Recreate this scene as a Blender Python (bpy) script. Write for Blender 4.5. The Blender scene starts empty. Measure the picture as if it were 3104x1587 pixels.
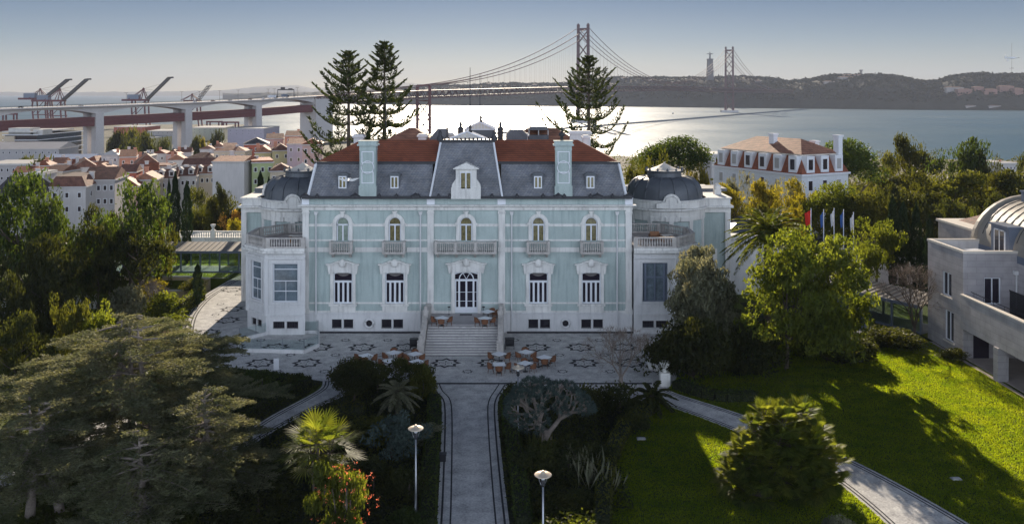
import bpy, math, random
import numpy as np
from mathutils import Vector, Matrix
from mathutils.geometry import tessellate_polygon
R = math.radians
sc = bpy.context.scene
# ------------------------------------------------------------------ camera
CAMZ = 24.0; F = 2651.0; CX = 1552.0; HY = 280.0
cd = bpy.data.cameras.new("camera"); cam = bpy.data.objects.new("camera", cd)
sc.collection.objects.link(cam); sc.camera = cam
cam.location = (0, 0, CAMZ); cam.rotation_euler = (R(90), 0, 0)
cd.sensor_width = 36.0; cd.lens = F / 3104.0 * 36.0
cd.shift_x = 0.0; cd.shift_y = -(1587 / 2 - HY) / 3104.0
cd.clip_start = 0.5; cd.clip_end = 90000
# ------------------------------------------------------------------ light
FILL_CLOUD = 17.0
SUN_AZ = -1.6; SUN_EL = 21.0
w = bpy.data.worlds.new("World"); sc.world = w; w.use_nodes = True
wt = w.node_tree; wt.nodes.clear()
sky = wt.nodes.new("ShaderNodeTexSky"); sky.sky_type = 'NISHITA'; sky.sun_disc = False
sky.sun_elevation = R(SUN_EL); sky.sun_rotation = R(SUN_AZ)
sky.altitude = 50; sky.air_density = 0.9; sky.dust_density = 0.3; sky.ozone_density = 3.0
bg = wt.nodes.new("ShaderNodeBackground"); bg.inputs[1].default_value = 0.10
wo = wt.nodes.new("ShaderNodeOutputWorld")
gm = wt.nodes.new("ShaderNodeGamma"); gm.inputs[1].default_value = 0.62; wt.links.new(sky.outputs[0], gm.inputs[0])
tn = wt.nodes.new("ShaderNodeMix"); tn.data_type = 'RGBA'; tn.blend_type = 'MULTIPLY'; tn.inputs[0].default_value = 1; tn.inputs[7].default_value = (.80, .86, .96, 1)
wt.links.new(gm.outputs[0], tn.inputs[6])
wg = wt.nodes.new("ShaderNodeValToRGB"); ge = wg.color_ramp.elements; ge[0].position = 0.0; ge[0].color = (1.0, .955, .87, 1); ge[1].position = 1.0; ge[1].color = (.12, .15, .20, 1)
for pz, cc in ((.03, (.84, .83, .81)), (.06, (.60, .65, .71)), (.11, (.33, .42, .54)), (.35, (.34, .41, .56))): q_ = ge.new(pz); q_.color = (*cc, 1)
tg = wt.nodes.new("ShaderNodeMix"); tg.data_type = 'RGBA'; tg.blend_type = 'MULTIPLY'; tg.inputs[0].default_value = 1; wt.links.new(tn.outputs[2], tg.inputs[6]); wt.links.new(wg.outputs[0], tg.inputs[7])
# unseen cloud bank added opposite the sun to brighten the shaded facade
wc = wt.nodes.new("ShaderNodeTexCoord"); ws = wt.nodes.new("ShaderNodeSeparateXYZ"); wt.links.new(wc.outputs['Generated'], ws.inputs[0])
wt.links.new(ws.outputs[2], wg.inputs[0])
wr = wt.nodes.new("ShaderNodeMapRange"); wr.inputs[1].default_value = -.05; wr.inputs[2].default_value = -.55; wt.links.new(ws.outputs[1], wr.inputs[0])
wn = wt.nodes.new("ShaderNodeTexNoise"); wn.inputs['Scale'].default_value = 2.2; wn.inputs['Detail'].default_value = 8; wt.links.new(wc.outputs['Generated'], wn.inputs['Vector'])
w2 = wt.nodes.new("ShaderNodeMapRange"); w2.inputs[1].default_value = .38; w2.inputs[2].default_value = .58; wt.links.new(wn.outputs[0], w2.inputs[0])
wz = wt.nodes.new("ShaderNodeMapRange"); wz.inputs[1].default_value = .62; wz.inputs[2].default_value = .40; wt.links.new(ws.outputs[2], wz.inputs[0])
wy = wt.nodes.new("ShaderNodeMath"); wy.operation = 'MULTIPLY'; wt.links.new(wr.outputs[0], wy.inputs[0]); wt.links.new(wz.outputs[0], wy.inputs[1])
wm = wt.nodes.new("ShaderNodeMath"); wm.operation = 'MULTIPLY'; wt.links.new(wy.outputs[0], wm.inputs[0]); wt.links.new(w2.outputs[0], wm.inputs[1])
wx = wt.nodes.new("ShaderNodeMix"); wx.data_type = 'RGBA'; wt.links.new(wm.outputs[0], wx.inputs[0]); wt.links.new(tg.outputs[2], wx.inputs[6]); wx.inputs[7].default_value = (FILL_CLOUD*.80, FILL_CLOUD*.92, FILL_CLOUD*1.12, 1)
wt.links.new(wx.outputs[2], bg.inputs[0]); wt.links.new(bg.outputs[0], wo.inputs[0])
sl = bpy.data.lights.new("sun", 'SUN'); sl.energy = 5.0; sl.angle = R(0.55); sl.color = (1.0, 0.86, 0.68)
so = bpy.data.objects.new("sun", sl); sc.collection.objects.link(so)
sd = Vector((math.sin(R(SUN_AZ)) * math.cos(R(SUN_EL)), math.cos(R(SUN_AZ)) * math.cos(R(SUN_EL)), math.sin(R(SUN_EL))))
so.rotation_euler = sd.to_track_quat('Z', 'Y').to_euler()
sc.view_settings.view_transform = 'Standard'; sc.view_settings.look = 'None'
sc.view_settings.exposure = 0.72; sc.view_settings.gamma = 1.0
sc.render.engine = 'CYCLES'
sc.cycles.use_denoising = True
sc.cycles.max_bounces = 6; sc.cycles.diffuse_bounces = 3; sc.cycles.glossy_bounces = 3
sc.cycles.transmission_bounces = 4; sc.cycles.transparent_max_bounces = 8; sc.cycles.volume_bounces = 0
sc.cycles.sample_clamp_indirect = 6.0
# ------------------------------------------------------------------ helpers
def P(x, y, d):                     # photo pixel + real distance -> place in the world
    return Vector(((x - CX) * d / F, d, CAMZ - (y - HY) * d / F))
def G(x, y, z=0.0):                 # photo pixel on level ground of height z
    d = (CAMZ - z) * F / (y - HY)
    return Vector(((x - CX) * d / F, d, z))
def D2(x, y, z=0.0): return G(x * 1.205, y * 1.205, z)
COL = sc.collection

def tag(o, label=None, cat=None, group=None, kind=None):
    if label: o["label"] = label
    if cat: o["category"] = cat
    if group: o["group"] = group
    if kind: o["kind"] = kind
    return o
def empty(name, loc=(0, 0, 0), rz=0.0, label=None, cat=None, group=None):
    o = bpy.data.objects.new(name, None); COL.objects.link(o)
    o.location = loc; o.rotation_euler = (0, 0, rz); o.empty_display_size = 0.3
    return tag(o, label, cat, group)
def copy_tree(o, parent=None):
    c = o.copy(); COL.objects.link(c); c.parent = parent
    for ch in list(o.children): copy_tree(ch, c)
    return c
def frame2(v):
    v = v.normalized(); a = Vector((0, 0, 1)) if abs(v.z) < .95 else Vector((1, 0, 0))
    u = v.cross(a).normalized(); return u, v.cross(u).normalized()

class MB:
    def __init__(s): s.v = []; s.f = []; s.m = []; s.s = []
    def add(s, vs, fs, m=0, sm=False):
        b = len(s.v); s.v += [tuple(p) for p in vs]
        for q in fs: s.f.append(tuple(b + i for i in q)); s.m.append(m); s.s.append(sm)
        return s
    def box(s, x0, x1, y0, y1, z0, z1, m=0):
        return s.add([(x0,y0,z0),(x1,y0,z0),(x1,y1,z0),(x0,y1,z0),(x0,y0,z1),(x1,y0,z1),(x1,y1,z1),(x0,y1,z1)],
                     [(0,3,2,1),(4,5,6,7),(0,1,5,4),(1,2,6,5),(2,3,7,6),(3,0,4,7)], m)
    def cbox(s, cx, cy, cz, sx, sy, sz, m=0, rz=0.0):
        c, n = math.cos(rz), math.sin(rz); vs = []
        for dz in (-.5, .5):
            for dx, dy in ((-.5,-.5),(.5,-.5),(.5,.5),(-.5,.5)):
                a, b = dx * sx, dy * sy; vs.append((cx + a*c - b*n, cy + a*n + b*c, cz + dz*sz))
        return s.add(vs, [(0,3,2,1),(4,5,6,7),(0,1,5,4),(1,2,6,5),(2,3,7,6),(3,0,4,7)], m)
    def frus(s, r0, z0, r1, z1, m=0, top=True, bot=False, m2=None):   # rect (x0,x1,y0,y1) -> rect
        a = [(r0[0],r0[2],z0),(r0[1],r0[2],z0),(r0[1],r0[3],z0),(r0[0],r0[3],z0)]
        b = [(r1[0],r1[2],z1),(r1[1],r1[2],z1),(r1[1],r1[3],z1),(r1[0],r1[3],z1)]
        fs = [(0,1,5,4),(1,2,6,5),(2,3,7,6),(3,0,4,7)]
        if top: fs.append((4,5,6,7))
        if bot: fs.append((0,3,2,1))
        return s.add(a + b, fs, m)
    def hip(s, x0, x1, y0, y1, z0, z1, m=0, inset=None, gable=False, axis='x'):
        if axis == 'x':
            i = 0 if gable else (inset if inset is not None else (y1 - y0) / 2); ym = (y0 + y1) / 2
            vs = [(x0,y0,z0),(x1,y0,z0),(x1,y1,z0),(x0,y1,z0),(x0+i,ym,z1),(x1-i,ym,z1)]
            return s.add(vs, [(0,1,5,4),(2,3,4,5),(1,2,5),(3,0,4)], m)
        i = 0 if gable else (inset if inset is not None else (x1 - x0) / 2); xm = (x0 + x1) / 2
        vs = [(x0,y0,z0),(x1,y0,z0),(x1,y1,z0),(x0,y1,z0),(xm,y0+i,z1),(xm,y1-i,z1)]
        return s.add(vs, [(0,1,4),(2,3,5),(1,2,5,4),(3,0,4,5)], m)
    def prism(s, pts, vec, m=0):
        n = len(pts); vec = Vector(vec); a = [Vector(p) for p in pts]; b = [p + vec for p in a]
        tri = tessellate_polygon([a]); fs = [tuple(t) for t in tri] + [tuple(n + i for i in t) for t in tri]
        fs += [(i, (i+1) % n, n + (i+1) % n, n + i) for i in range(n)]
        return s.add(a + b, fs, m)
    def sheet(s, pts, z=None, m=0):
        a = [Vector((p[0], p[1], p[2] if z is None else z)) for p in pts]
        return s.add(a, [tuple(t) for t in tessellate_polygon([a])], m)
    def tube(s, pts, r, n=8, m=0, caps=True):
        pts = [Vector(p) for p in pts]; k = len(pts)
        rs = [r] * k if isinstance(r, (int, float)) else r; vs = []; fs = []
        for i, p in enumerate(pts):
            d = (pts[min(i+1, k-1)] - pts[max(i-1, 0)])
            if d.length < 1e-6: d = Vector((0, 0, 1))
            u, v = frame2(d)
            for j in range(n):
                a = 2 * math.pi * j / n; vs.append(p + (u * math.cos(a) + v * math.sin(a)) * rs[i])
        for i in range(k - 1):
            for j in range(n): fs.append((i*n+j, i*n+(j+1) % n, (i+1)*n+(j+1) % n, (i+1)*n+j))
        if caps: fs.append(tuple(range(n))); fs.append(tuple((k-1)*n + j for j in range(n)))
        return s.add(vs, fs, m, True)
    def bar(s, a, b, w, h=None, m=0):
        a, b = Vector(a), Vector(b); h = h or w; d = (b - a)
        side = d.cross(Vector((0, 0, 1)))
        side = side.normalized() if side.length > 1e-5 else Vector((1, 0, 0))
        up = side.cross(d).normalized(); vs = []
        for p in (a, b):
            for i, j in ((-.5,-.5),(.5,-.5),(.5,.5),(-.5,.5)): vs.append(p + side * (i*w) + up * (j*h))
        return s.add(vs, [(0,3,2,1),(4,5,6,7),(0,1,5,4),(1,2,6,5),(2,3,7,6),(3,0,4,7)], m)
    def lathe(s, cx, cy, prof, n=12, m=0, sm=True, a0=0.0, sx=1, sy=1):
        vs = []; fs = []; k = len(prof)
        for (r, z) in prof:
            for j in range(n):
                a = a0 + 2 * math.pi * j / n; vs.append((cx + r*math.cos(a)*sx, cy + r*math.sin(a)*sy, z))
        for i in range(k - 1):
            for j in range(n): fs.append((i*n+j, i*n+(j+1) % n, (i+1)*n+(j+1) % n, (i+1)*n+j))
        fs.append(tuple((k-1)*n + j for j in range(n)))
        return s.add(vs, fs, m, sm)
    def ribbon(s, pts, w, z, off=0.0, m=0):
        pts = [Vector((p[0], p[1], 0)) for p in pts]; k = len(pts); L = []; Rr = []
        for i in range(k):
            d = pts[min(i+1, k-1)] - pts[max(i-1, 0)]; d = d.normalized() if d.length > 1e-6 else Vector((1, 0, 0))
            nn = Vector((-d.y, d.x, 0)); c = pts[i] + nn * off
            L.append((c.x + nn.x*w/2, c.y + nn.y*w/2, z)); Rr.append((c.x - nn.x*w/2, c.y - nn.y*w/2, z))
        return s.add(L + Rr, [(i, i+1, k+i+1, k+i) for i in range(k-1)], m)
    def build(s, name, mats, parent=None, label=None, cat=None, group=None, kind=None):
        me = bpy.data.meshes.new(name); me.from_pydata(s.v, [], s.f)
        for mt in (mats if isinstance(mats, (list, tuple)) else [mats]): me.materials.append(mt)
        me.polygons.foreach_set('material_index', s.m); me.polygons.foreach_set('use_smooth', s.s); me.update()
        o = bpy.data.objects.new(name, me); COL.objects.link(o)
        if parent is not None: o.parent = parent
        return tag(o, label, cat, group, kind)

def smooth_curve(pts, n=6):
    pts = [Vector((p[0], p[1], p[2] if len(p) > 2 else 0)) for p in pts]; out = []
    for i in range(len(pts) - 1):
        p0 = pts[max(i-1, 0)]; p1 = pts[i]; p2 = pts[i+1]; p3 = pts[min(i+2, len(pts)-1)]
        for k in range(n):
            t = k / n
            out.append(0.5 * ((2*p1) + (p2-p0)*t + (2*p0-5*p1+4*p2-p3)*t*t + (3*p1-p0-3*p2+p3)*t**3))
    out.append(pts[-1]); return out

def np_quads(name, V, mat):         # V (n,4,3)
    n = len(V); me = bpy.data.meshes.new(name)
    me.vertices.add(n * 4); me.vertices.foreach_set('co', np.ascontiguousarray(V, dtype=np.float32).ravel())
    me.loops.add(n * 4); me.loops.foreach_set('vertex_index', np.arange(n * 4, dtype=np.int32))
    me.polygons.add(n); me.polygons.foreach_set('loop_start', np.arange(0, n * 4, 4, dtype=np.int32))
    me.materials.append(mat); me.update(calc_edges=True); me.validate()
    return me
def np_obj(name, V, mat, parent=None, **k):
    o = bpy.data.objects.new(name, np_quads(name, V, mat)); COL.objects.link(o); o.parent = parent
    return tag(o, **k)
def unit(a): return a / np.maximum(np.linalg.norm(a, axis=-1, keepdims=True), 1e-9)
def leaf_quads(rng, C, size, asp=0.5, up=0.0, dirs=None, jit=0.4):
    n = len(C); u = rng.normal(size=(n, 3)) if dirs is None else unit(dirs) + rng.normal(size=(n, 3)) * jit
    u = unit(u); w_ = rng.normal(size=(n, 3)); w_[:, 2] *= (1 - up); v = unit(np.cross(u, w_))
    if up > 0:
        zz = np.tile([0, 0, 1.0], (n, 1)); v = unit(np.cross(u, zz * up + w_ * (1 - up)))
    L = size * rng.uniform(.7, 1.3, (n, 1)); W = L * asp
    return np.stack([C + u*L, C + v*W, C - u*L, C - v*W], 1)

# ------------------------------------------------------------------ materials
def mat_new(name):
    m = bpy.data.materials.new(name); m.use_nodes = True; return m, m.node_tree
def stone(name, col, var=0.12, rough=0.8, scale=1.2, streak=0.0, streak_col=(0.12, 0.11, 0.1), bump=0.0, fine=18.0, metal=0.0, spec=0.3):
    m, t = mat_new(name); b = t.nodes["Principled BSDF"]
    tc = t.nodes.new("ShaderNodeTexCoord"); ob = t.nodes.new("ShaderNodeObjectInfo")
    geo = t.nodes.new("ShaderNodeNewGeometry")
    n1 = t.nodes.new("ShaderNodeTexNoise"); n1.inputs['Scale'].default_value = scale; n1.inputs['Detail'].default_value = 6
    n2 = t.nodes.new("ShaderNodeTexNoise"); n2.inputs['Scale'].default_value = fine; n2.inputs['Detail'].default_value = 3
    t.links.new(geo.outputs['Position'], n1.inputs['Vector']); t.links.new(geo.outputs['Position'], n2.inputs['Vector'])
    ad = t.nodes.new("ShaderNodeMath"); ad.operation = 'ADD'; t.links.new(n1.outputs[0], ad.inputs[0]); t.links.new(n2.outputs[0], ad.inputs[1])
    mr = t.nodes.new("ShaderNodeMapRange"); t.links.new(ad.outputs[0], mr.inputs[0])
    mr.inputs[1].default_value = .6; mr.inputs[2].default_value = 1.4
    mr.inputs[3].default_value = 1 - var * 1.6; mr.inputs[4].default_value = 1 + var * 1.2
    mx = t.nodes.new("ShaderNodeMix"); mx.data_type = 'RGBA'; mx.blend_type = 'MULTIPLY'; mx.inputs[0].default_value = 1
    mx.inputs[6].default_value = (*col, 1); t.links.new(mr.outputs[0], mx.inputs[7]); out = mx.outputs[2]
    if streak > 0:
        mp = t.nodes.new("ShaderNodeMapping"); mp.inputs['Scale'].default_value = (2.2, 2.2, .22)
        t.links.new(geo.outputs['Position'], mp.inputs[0])
        n3 = t.nodes.new("ShaderNodeTexNoise"); n3.inputs['Scale'].default_value = 1.6; n3.inputs['Detail'].default_value = 7
        t.links.new(mp.outputs[0], n3.inputs['Vector'])
        r3 = t.nodes.new("ShaderNodeMapRange"); t.links.new(n3.outputs[0], r3.inputs[0]); r3.inputs[1].default_value = .5; r3.inputs[2].default_value = .78
        r3.inputs[3].default_value = 0; r3.inputs[4].default_value = streak
        m3 = t.nodes.new("ShaderNodeMix"); m3.data_type = 'RGBA'; t.links.new(r3.outputs[0], m3.inputs[0])
        t.links.new(out, m3.inputs[6]); m3.inputs[7].default_value = (*streak_col, 1); out = m3.outputs[2]
    t.links.new(out, b.inputs['Base Color']); b.inputs['Roughness'].default_value = rough
    b.inputs['Metallic'].default_value = metal; b.inputs['Specular IOR Level'].default_value = spec
    if bump > 0:
        bp = t.nodes.new("ShaderNodeBump"); bp.inputs['Strength'].default_value = bump; bp.inputs['Distance'].default_value = .05
        t.links.new(n2.outputs[0], bp.inputs['Height']); t.links.new(bp.outputs[0], b.inputs['Normal'])
    return m
def courses(name, col, col2, sx, sz, rough=0.75, mortar=0.02, mcol=None, rot=False, bump=.4, off=.5, vary=0.15):
    """brick / ashlar / tile courses laid by world position (x+y along, z up)"""
    m, t = mat_new(name); b = t.nodes["Principled BSDF"]
    geo = t.nodes.new("ShaderNodeNewGeometry"); sep = t.nodes.new("ShaderNodeSeparateXYZ"); t.links.new(geo.outputs['Position'], sep.inputs[0])
    ad = t.nodes.new("ShaderNodeMath"); ad.operation = 'ADD'; t.links.new(sep.outputs[0], ad.inputs[0]); t.links.new(sep.outputs[1], ad.inputs[1])
    cb = t.nodes.new("ShaderNodeCombineXYZ"); t.links.new(ad.outputs[0], cb.inputs[0]); t.links.new(sep.outputs[2], cb.inputs[1])
    br = t.nodes.new("ShaderNodeTexBrick"); t.links.new(cb.outputs[0], br.inputs['Vector']); br.inputs['Scale'].default_value = 1
    br.inputs['Brick Width'].default_value = sx; br.inputs['Row Height'].default_value = sz
    br.inputs['Mortar Size'].default_value = mortar; br.offset = off
    br.inputs['Color1'].default_value = (*col, 1); br.inputs['Color2'].default_value = (*col2, 1)
    br.inputs['Mortar'].default_value = (*(mcol or tuple(c * .55 for c in col)), 1)
    nz = t.nodes.new("ShaderNodeTexNoise"); nz.inputs['Scale'].default_value = .9; nz.inputs['Detail'].default_value = 8; t.links.new(geo.outputs['Position'], nz.inputs['Vector'])
    mr = t.nodes.new("ShaderNodeMapRange"); t.links.new(nz.outputs[0], mr.inputs[0]); mr.inputs[1].default_value = .3; mr.inputs[2].default_value = .7
    mr.inputs[3].default_value = 1 - vary; mr.inputs[4].default_value = 1 + vary
    mx = t.nodes.new("ShaderNodeMix"); mx.data_type = 'RGBA'; mx.blend_type = 'MULTIPLY'; mx.inputs[0].default_value = 1
    t.links.new(br.outputs[0], mx.inputs[6]); t.links.new(mr.outputs[0], mx.inputs[7]); t.links.new(mx.outputs[2], b.inputs['Base Color'])
    b.inputs['Roughness'].default_value = rough
    bp = t.nodes.new("ShaderNodeBump"); bp.inputs['Strength'].default_value = bump; bp.inputs['Distance'].default_value = .04
    iv = t.nodes.new("ShaderNodeMath"); iv.operation = 'SUBTRACT'; iv.inputs[0].default_value = 1; t.links.new(br.outputs['Fac'], iv.inputs[1])
    t.links.new(iv.outputs[0], bp.inputs['Height']); t.links.new(bp.outputs[0], b.inputs['Normal'])
    return m
def leafmat(name, c1, c2, trans=0.4, tcol=None, rough=.6, scale=.6, rand=.25, gloss=.25):
    m, t = mat_new(name); t.nodes.remove(t.nodes["Principled BSDF"]); out = t.nodes["Material Output"]
    geo = t.nodes.new("ShaderNodeNewGeometry"); ob = t.nodes.new("ShaderNodeObjectInfo")
    nz = t.nodes.new("ShaderNodeTexNoise"); nz.inputs['Scale'].default_value = scale; nz.inputs['Detail'].default_value = 3; t.links.new(geo.outputs['Position'], nz.inputs['Vector'])
    mr = t.nodes.new("ShaderNodeMapRange"); t.links.new(nz.outputs[0], mr.inputs[0]); mr.inputs[1].default_value = .35; mr.inputs[2].default_value = .65
    mx = t.nodes.new("ShaderNodeMix"); mx.data_type = 'RGBA'; t.links.new(mr.outputs[0], mx.inputs[0]); mx.inputs[6].default_value = (*c1, 1); mx.inputs[7].default_value = (*c2, 1)
    hs = t.nodes.new("ShaderNodeHueSaturation"); t.links.new(mx.outputs[2], hs.inputs['Color'])
    rr = t.nodes.new("ShaderNodeMapRange"); t.links.new(ob.outputs['Random'], rr.inputs[0]); rr.inputs[3].default_value = 1 - rand; rr.inputs[4].default_value = 1 + rand
    rp = t.nodes.new("ShaderNodeMapRange"); t.links.new(geo.outputs['Random Per Island'], rp.inputs[0]); rp.inputs[3].default_value = .7; rp.inputs[4].default_value = 1.35
    ml = t.nodes.new("ShaderNodeMath"); ml.operation = 'MULTIPLY'; t.links.new(rr.outputs[0], ml.inputs[0]); t.links.new(rp.outputs[0], ml.inputs[1])
    t.links.new(ml.outputs[0], hs.inputs['Value'])
    df = t.nodes.new("ShaderNodeBsdfPrincipled"); t.links.new(hs.outputs[0], df.inputs['Base Color']); df.inputs['Roughness'].default_value = rough; df.inputs['Specular IOR Level'].default_value = gloss
    tr = t.nodes.new("ShaderNodeBsdfTranslucent")
    m2 = t.nodes.new("ShaderNodeMix"); m2.data_type = 'RGBA'; m2.blend_type = 'MULTIPLY'; m2.inputs[0].default_value = 1; t.links.new(hs.outputs[0], m2.inputs[6])
    m2.inputs[7].default_value = (*(tcol or (2.2, 2.2, 1.0)), 1); t.links.new(m2.outputs[2], tr.inputs[0])
    ms = t.nodes.new("ShaderNodeMixShader"); ms.inputs[0].default_value = trans
    t.links.new(df.outputs[0], ms.inputs[1]); t.links.new(tr.outputs[0], ms.inputs[2]); t.links.new(ms.outputs[0], out.inputs[0])
    return m
def plain(name, col, rough=.6, metal=0., spec=.4, trans=0.):
    m, t = mat_new(name); b = t.nodes["Principled BSDF"]; nz = t.nodes.new("ShaderNodeTexNoise"); nz.inputs['Scale'].default_value = 3.0; nz.inputs['Detail'].default_value = 5
    mr = t.nodes.new("ShaderNodeMapRange"); t.links.new(nz.outputs[0], mr.inputs[0]); mr.inputs[3].default_value = .85; mr.inputs[4].default_value = 1.12
    geo = t.nodes.new("ShaderNodeNewGeometry"); t.links.new(geo.outputs['Position'], nz.inputs['Vector'])
    mx = t.nodes.new("ShaderNodeMix"); mx.data_type = 'RGBA'; mx.blend_type = 'MULTIPLY'; mx.inputs[0].default_value = 1; mx.inputs[6].default_value = (*col, 1)
    t.links.new(mr.outputs[0], mx.inputs[7]); t.links.new(mx.outputs[2], b.inputs['Base Color'])
    b.inputs['Roughness'].default_value = rough; b.inputs['Metallic'].default_value = metal; b.inputs['Specular IOR Level'].default_value = spec
    b.inputs['Transmission Weight'].default_value = trans
    return m
def clear_glass(name, tint=(.90, .96, .93), opac=.25):
    m, t = mat_new(name); t.nodes.remove(t.nodes["Principled BSDF"]); out = t.nodes["Material Output"]
    tr = t.nodes.new("ShaderNodeBsdfTransparent"); tr.inputs[0].default_value = (*tint, 1)
    gl = t.nodes.new("ShaderNodeBsdfGlossy"); gl.inputs['Roughness'].default_value = .03; gl.inputs[0].default_value = (.8, .9, .9, 1)
    fr = t.nodes.new("ShaderNodeFresnel"); fr.inputs[0].default_value = 1.5
    ad = t.nodes.new("ShaderNodeMath"); ad.operation = 'ADD'; t.links.new(fr.outputs[0], ad.inputs[0]); ad.inputs[1].default_value = opac * .5
    ms = t.nodes.new("ShaderNodeMixShader"); t.links.new(ad.outputs[0], ms.inputs[0]); t.links.new(tr.outputs[0], ms.inputs[1]); t.links.new(gl.outputs[0], ms.inputs[2])
    t.links.new(ms.outputs[0], out.inputs[0]); return m
def ground_mat(name, cols, scale, rough=.9, bump=.5, fine=9.0, dist=.05):
    m, t = mat_new(name); b = t.nodes["Principled BSDF"]; geo = t.nodes.new("ShaderNodeNewGeometry")
    n1 = t.nodes.new("ShaderNodeTexNoise"); n1.inputs['Scale'].default_value = scale; n1.inputs['Detail'].default_value = 8; n1.inputs['Roughness'].default_value = .65
    n2 = t.nodes.new("ShaderNodeTexNoise"); n2.inputs['Scale'].default_value = fine; n2.inputs['Detail'].default_value = 4
    for n in (n1, n2): t.links.new(geo.outputs['Position'], n.inputs['Vector'])
    cr = t.nodes.new("ShaderNodeValToRGB"); e = cr.color_ramp.elements
    ad = t.nodes.new("ShaderNodeMath"); ad.operation = 'MULTIPLY_ADD'; t.links.new(n2.outputs[0], ad.inputs[0]); ad.inputs[1].default_value = .45
    sb = t.nodes.new("ShaderNodeMath"); sb.operation = 'MULTIPLY'; sb.inputs[1].default_value = .6; t.links.new(n1.outputs[0], sb.inputs[0]); t.links.new(sb.outputs[0], ad.inputs[2])
    t.links.new(ad.outputs[0], cr.inputs[0])
    k = len(cols)
    while len(e) < k: e.new(.5)
    for i, c in enumerate(cols): e[i].position = .36 + .3 * i / max(k - 1, 1); e[i].color = (*c, 1)
    t.links.new(cr.outputs[0], b.inputs['Base Color']); b.inputs['Roughness'].default_value = rough; b.inputs['Specular IOR Level'].default_value = .2
    bp = t.nodes.new("ShaderNodeBump"); bp.inputs['Strength'].default_value = bump; bp.inputs['Distance'].default_value = dist
    t.links.new(n2.outputs[0], bp.inputs['Height']); t.links.new(bp.outputs[0], b.inputs['Normal'])
    return m

M = {}
M['teal'] = stone("teal_plaster", (.43, .50, .475), .16, .85, .35, streak=.6, streak_col=(.20, .27, .27))
M['white_stone'] = stone("white_stone", (.74, .72, .68), .14, .78, .8, streak=.55, streak_col=(.22, .21, .20))
M['plinth'] = stone("plinth_stone", (.68, .67, .66), .10, .8, .6, streak=.3, streak_col=(.25, .24, .24))
M['white_paint'] = stone("white_paint", (.74, .75, .78), .04, .45, 2)
M['old_stone'] = stone("weathered_balcony_stone", (.50, .465, .43), .2, .85, 1.5, streak=.55, streak_col=(.16, .15, .14))
M['blind'] = stone("grey_blind_cloth", (.16, .145, .14), .2, .8, 3)
M['slate'] = courses("slate_roof", (.13, .14, .165), (.19, .19, .20), .32, .16, .55, .012, (.05, .05, .055), vary=.3, bump=.3)
M['tile'] = courses("roof_tiles", (.40, .115, .05), (.30, .09, .045), .24, .17, .7, .03, (.16, .055, .03), vary=.2, bump=.8)
M['tile_pale'] = courses("weathered_roof_tiles", (.42, .20, .12), (.33, .15, .09), .3, .3, .75, .03, (.2, .1, .07), vary=.3, bump=.8)
M['tile_dark'] = courses("brown_roof_tiles", (.24, .105, .07), (.17, .08, .06), .35, .3, .8, .03, (.08, .04, .03), vary=.3, bump=.6)
M['lead'] = stone("lead_sheet", (.10, .11, .125), .25, .5, .7, streak=.35, streak_col=(.16, .17, .17), metal=.1, spec=.5)
M['gutter'] = plain("dark_gutter", (.035, .035, .04), .5)
M['glass_dark'] = plain("window_glass", (.025, .02, .03), .06, 0, .8)
M['glass_warm'] = stone("curtained_glass", (.20, .17, .08), .5, .12, 3.5, spec=.7)
M['glass_blue'] = stone("reflecting_glass", (.16, .20, .23), .4, .08, 1.5, spec=.8)
M['glass_pale'] = stone("pale_curtain_glass", (.30, .36, .30), .3, .15, 2.0, spec=.7)
M['iron'] = plain("dark_iron", (.03, .03, .035), .5, .3)
M['steel'] = plain("grey_steel", (.35, .36, .38), .35, .8)
M['zinc'] = stone("zinc_sheet", (.42, .41, .40), .08, .5, 1.0, metal=.2)
M['zinc_blue'] = stone("blue_grey_zinc", (.17, .20, .26), .12, .5, 1.0, metal=.2)
M['zinc_tan'] = stone("sandy_zinc_roof", (.30, .27, .23), .08, .55, 1.2)
M['limestone'] = courses("limestone_cladding", (.43, .40, .40), (.37, .345, .35), 1.6, .55, .85, .015, (.27, .25, .25), vary=.16, bump=.35)
M['cap'] = stone("pale_coping", (.70, .64, .56), .05, .7, 2)
M['clear'] = clear_glass("clear_glass")
M['railglass'] = clear_glass("railing_glass", (.82, .9, .9), .12)
M['marble'] = stone("white_table_top", (.80, .82, .86), .03, .3, 3, spec=.6)
M['wicker'] = stone("brown_wicker", (.19, .085, .045), .3, .7, 6, fine=60)
M['wood'] = stone("warm_wood", (.33, .16, .08), .3, .6, 5)
M['tan'] = stone("tan_render", (.55, .43, .27), .08, .9, .6, streak=.2, streak_col=(.3, .25, .18))
M['concrete'] = stone("pale_concrete", (.55, .52, .51), .08, .85, .05, fine=.8)
M['monument'] = stone("dark_monument_stone", (.13, .13, .14), .1, .9, .05, spec=0.1)
M['red_steel'] = stone("red_steel", (.13, .035, .038), .12, .6, .05, fine=.6)
M['bridge'] = stone("bridge_steel", (.13, .07, .075), .1, .6, .03, fine=.4)
M['crane'] = stone("crane_steel", (.11, .02, .03), .1, .6, .1, fine=1)
M['darksteel'] = plain("dark_steel", (.03, .03, .035), .6)
M['bark'] = stone("tree_bark", (.11, .085, .065), .4, .9, 2.5, bump=.6)
M['bark_pale'] = stone("pale_bark", (.24, .20, .17), .3, .9, 2.5, bump=.5)
M['red_cloth'] = stone("red_cloth", (.62, .03, .02), .1, .8, 3)
M['blue_cloth'] = stone("blue_cloth", (.05, .14, .40), .1, .8, 3)
M['white_cloth'] = stone("white_cloth", (.7, .72, .74), .08, .8, 3)
M['asphalt'] = ground_mat("asphalt", [(.05, .05, .05), (.09, .09, .09)], .4, fine=8)
M['lawn'] = ground_mat("mown_grass", [(.050, .070, .008), (.068, .090, .010), (.085, .105, .012)], .7, fine=4.5, bump=1.0, dist=.12)
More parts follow.
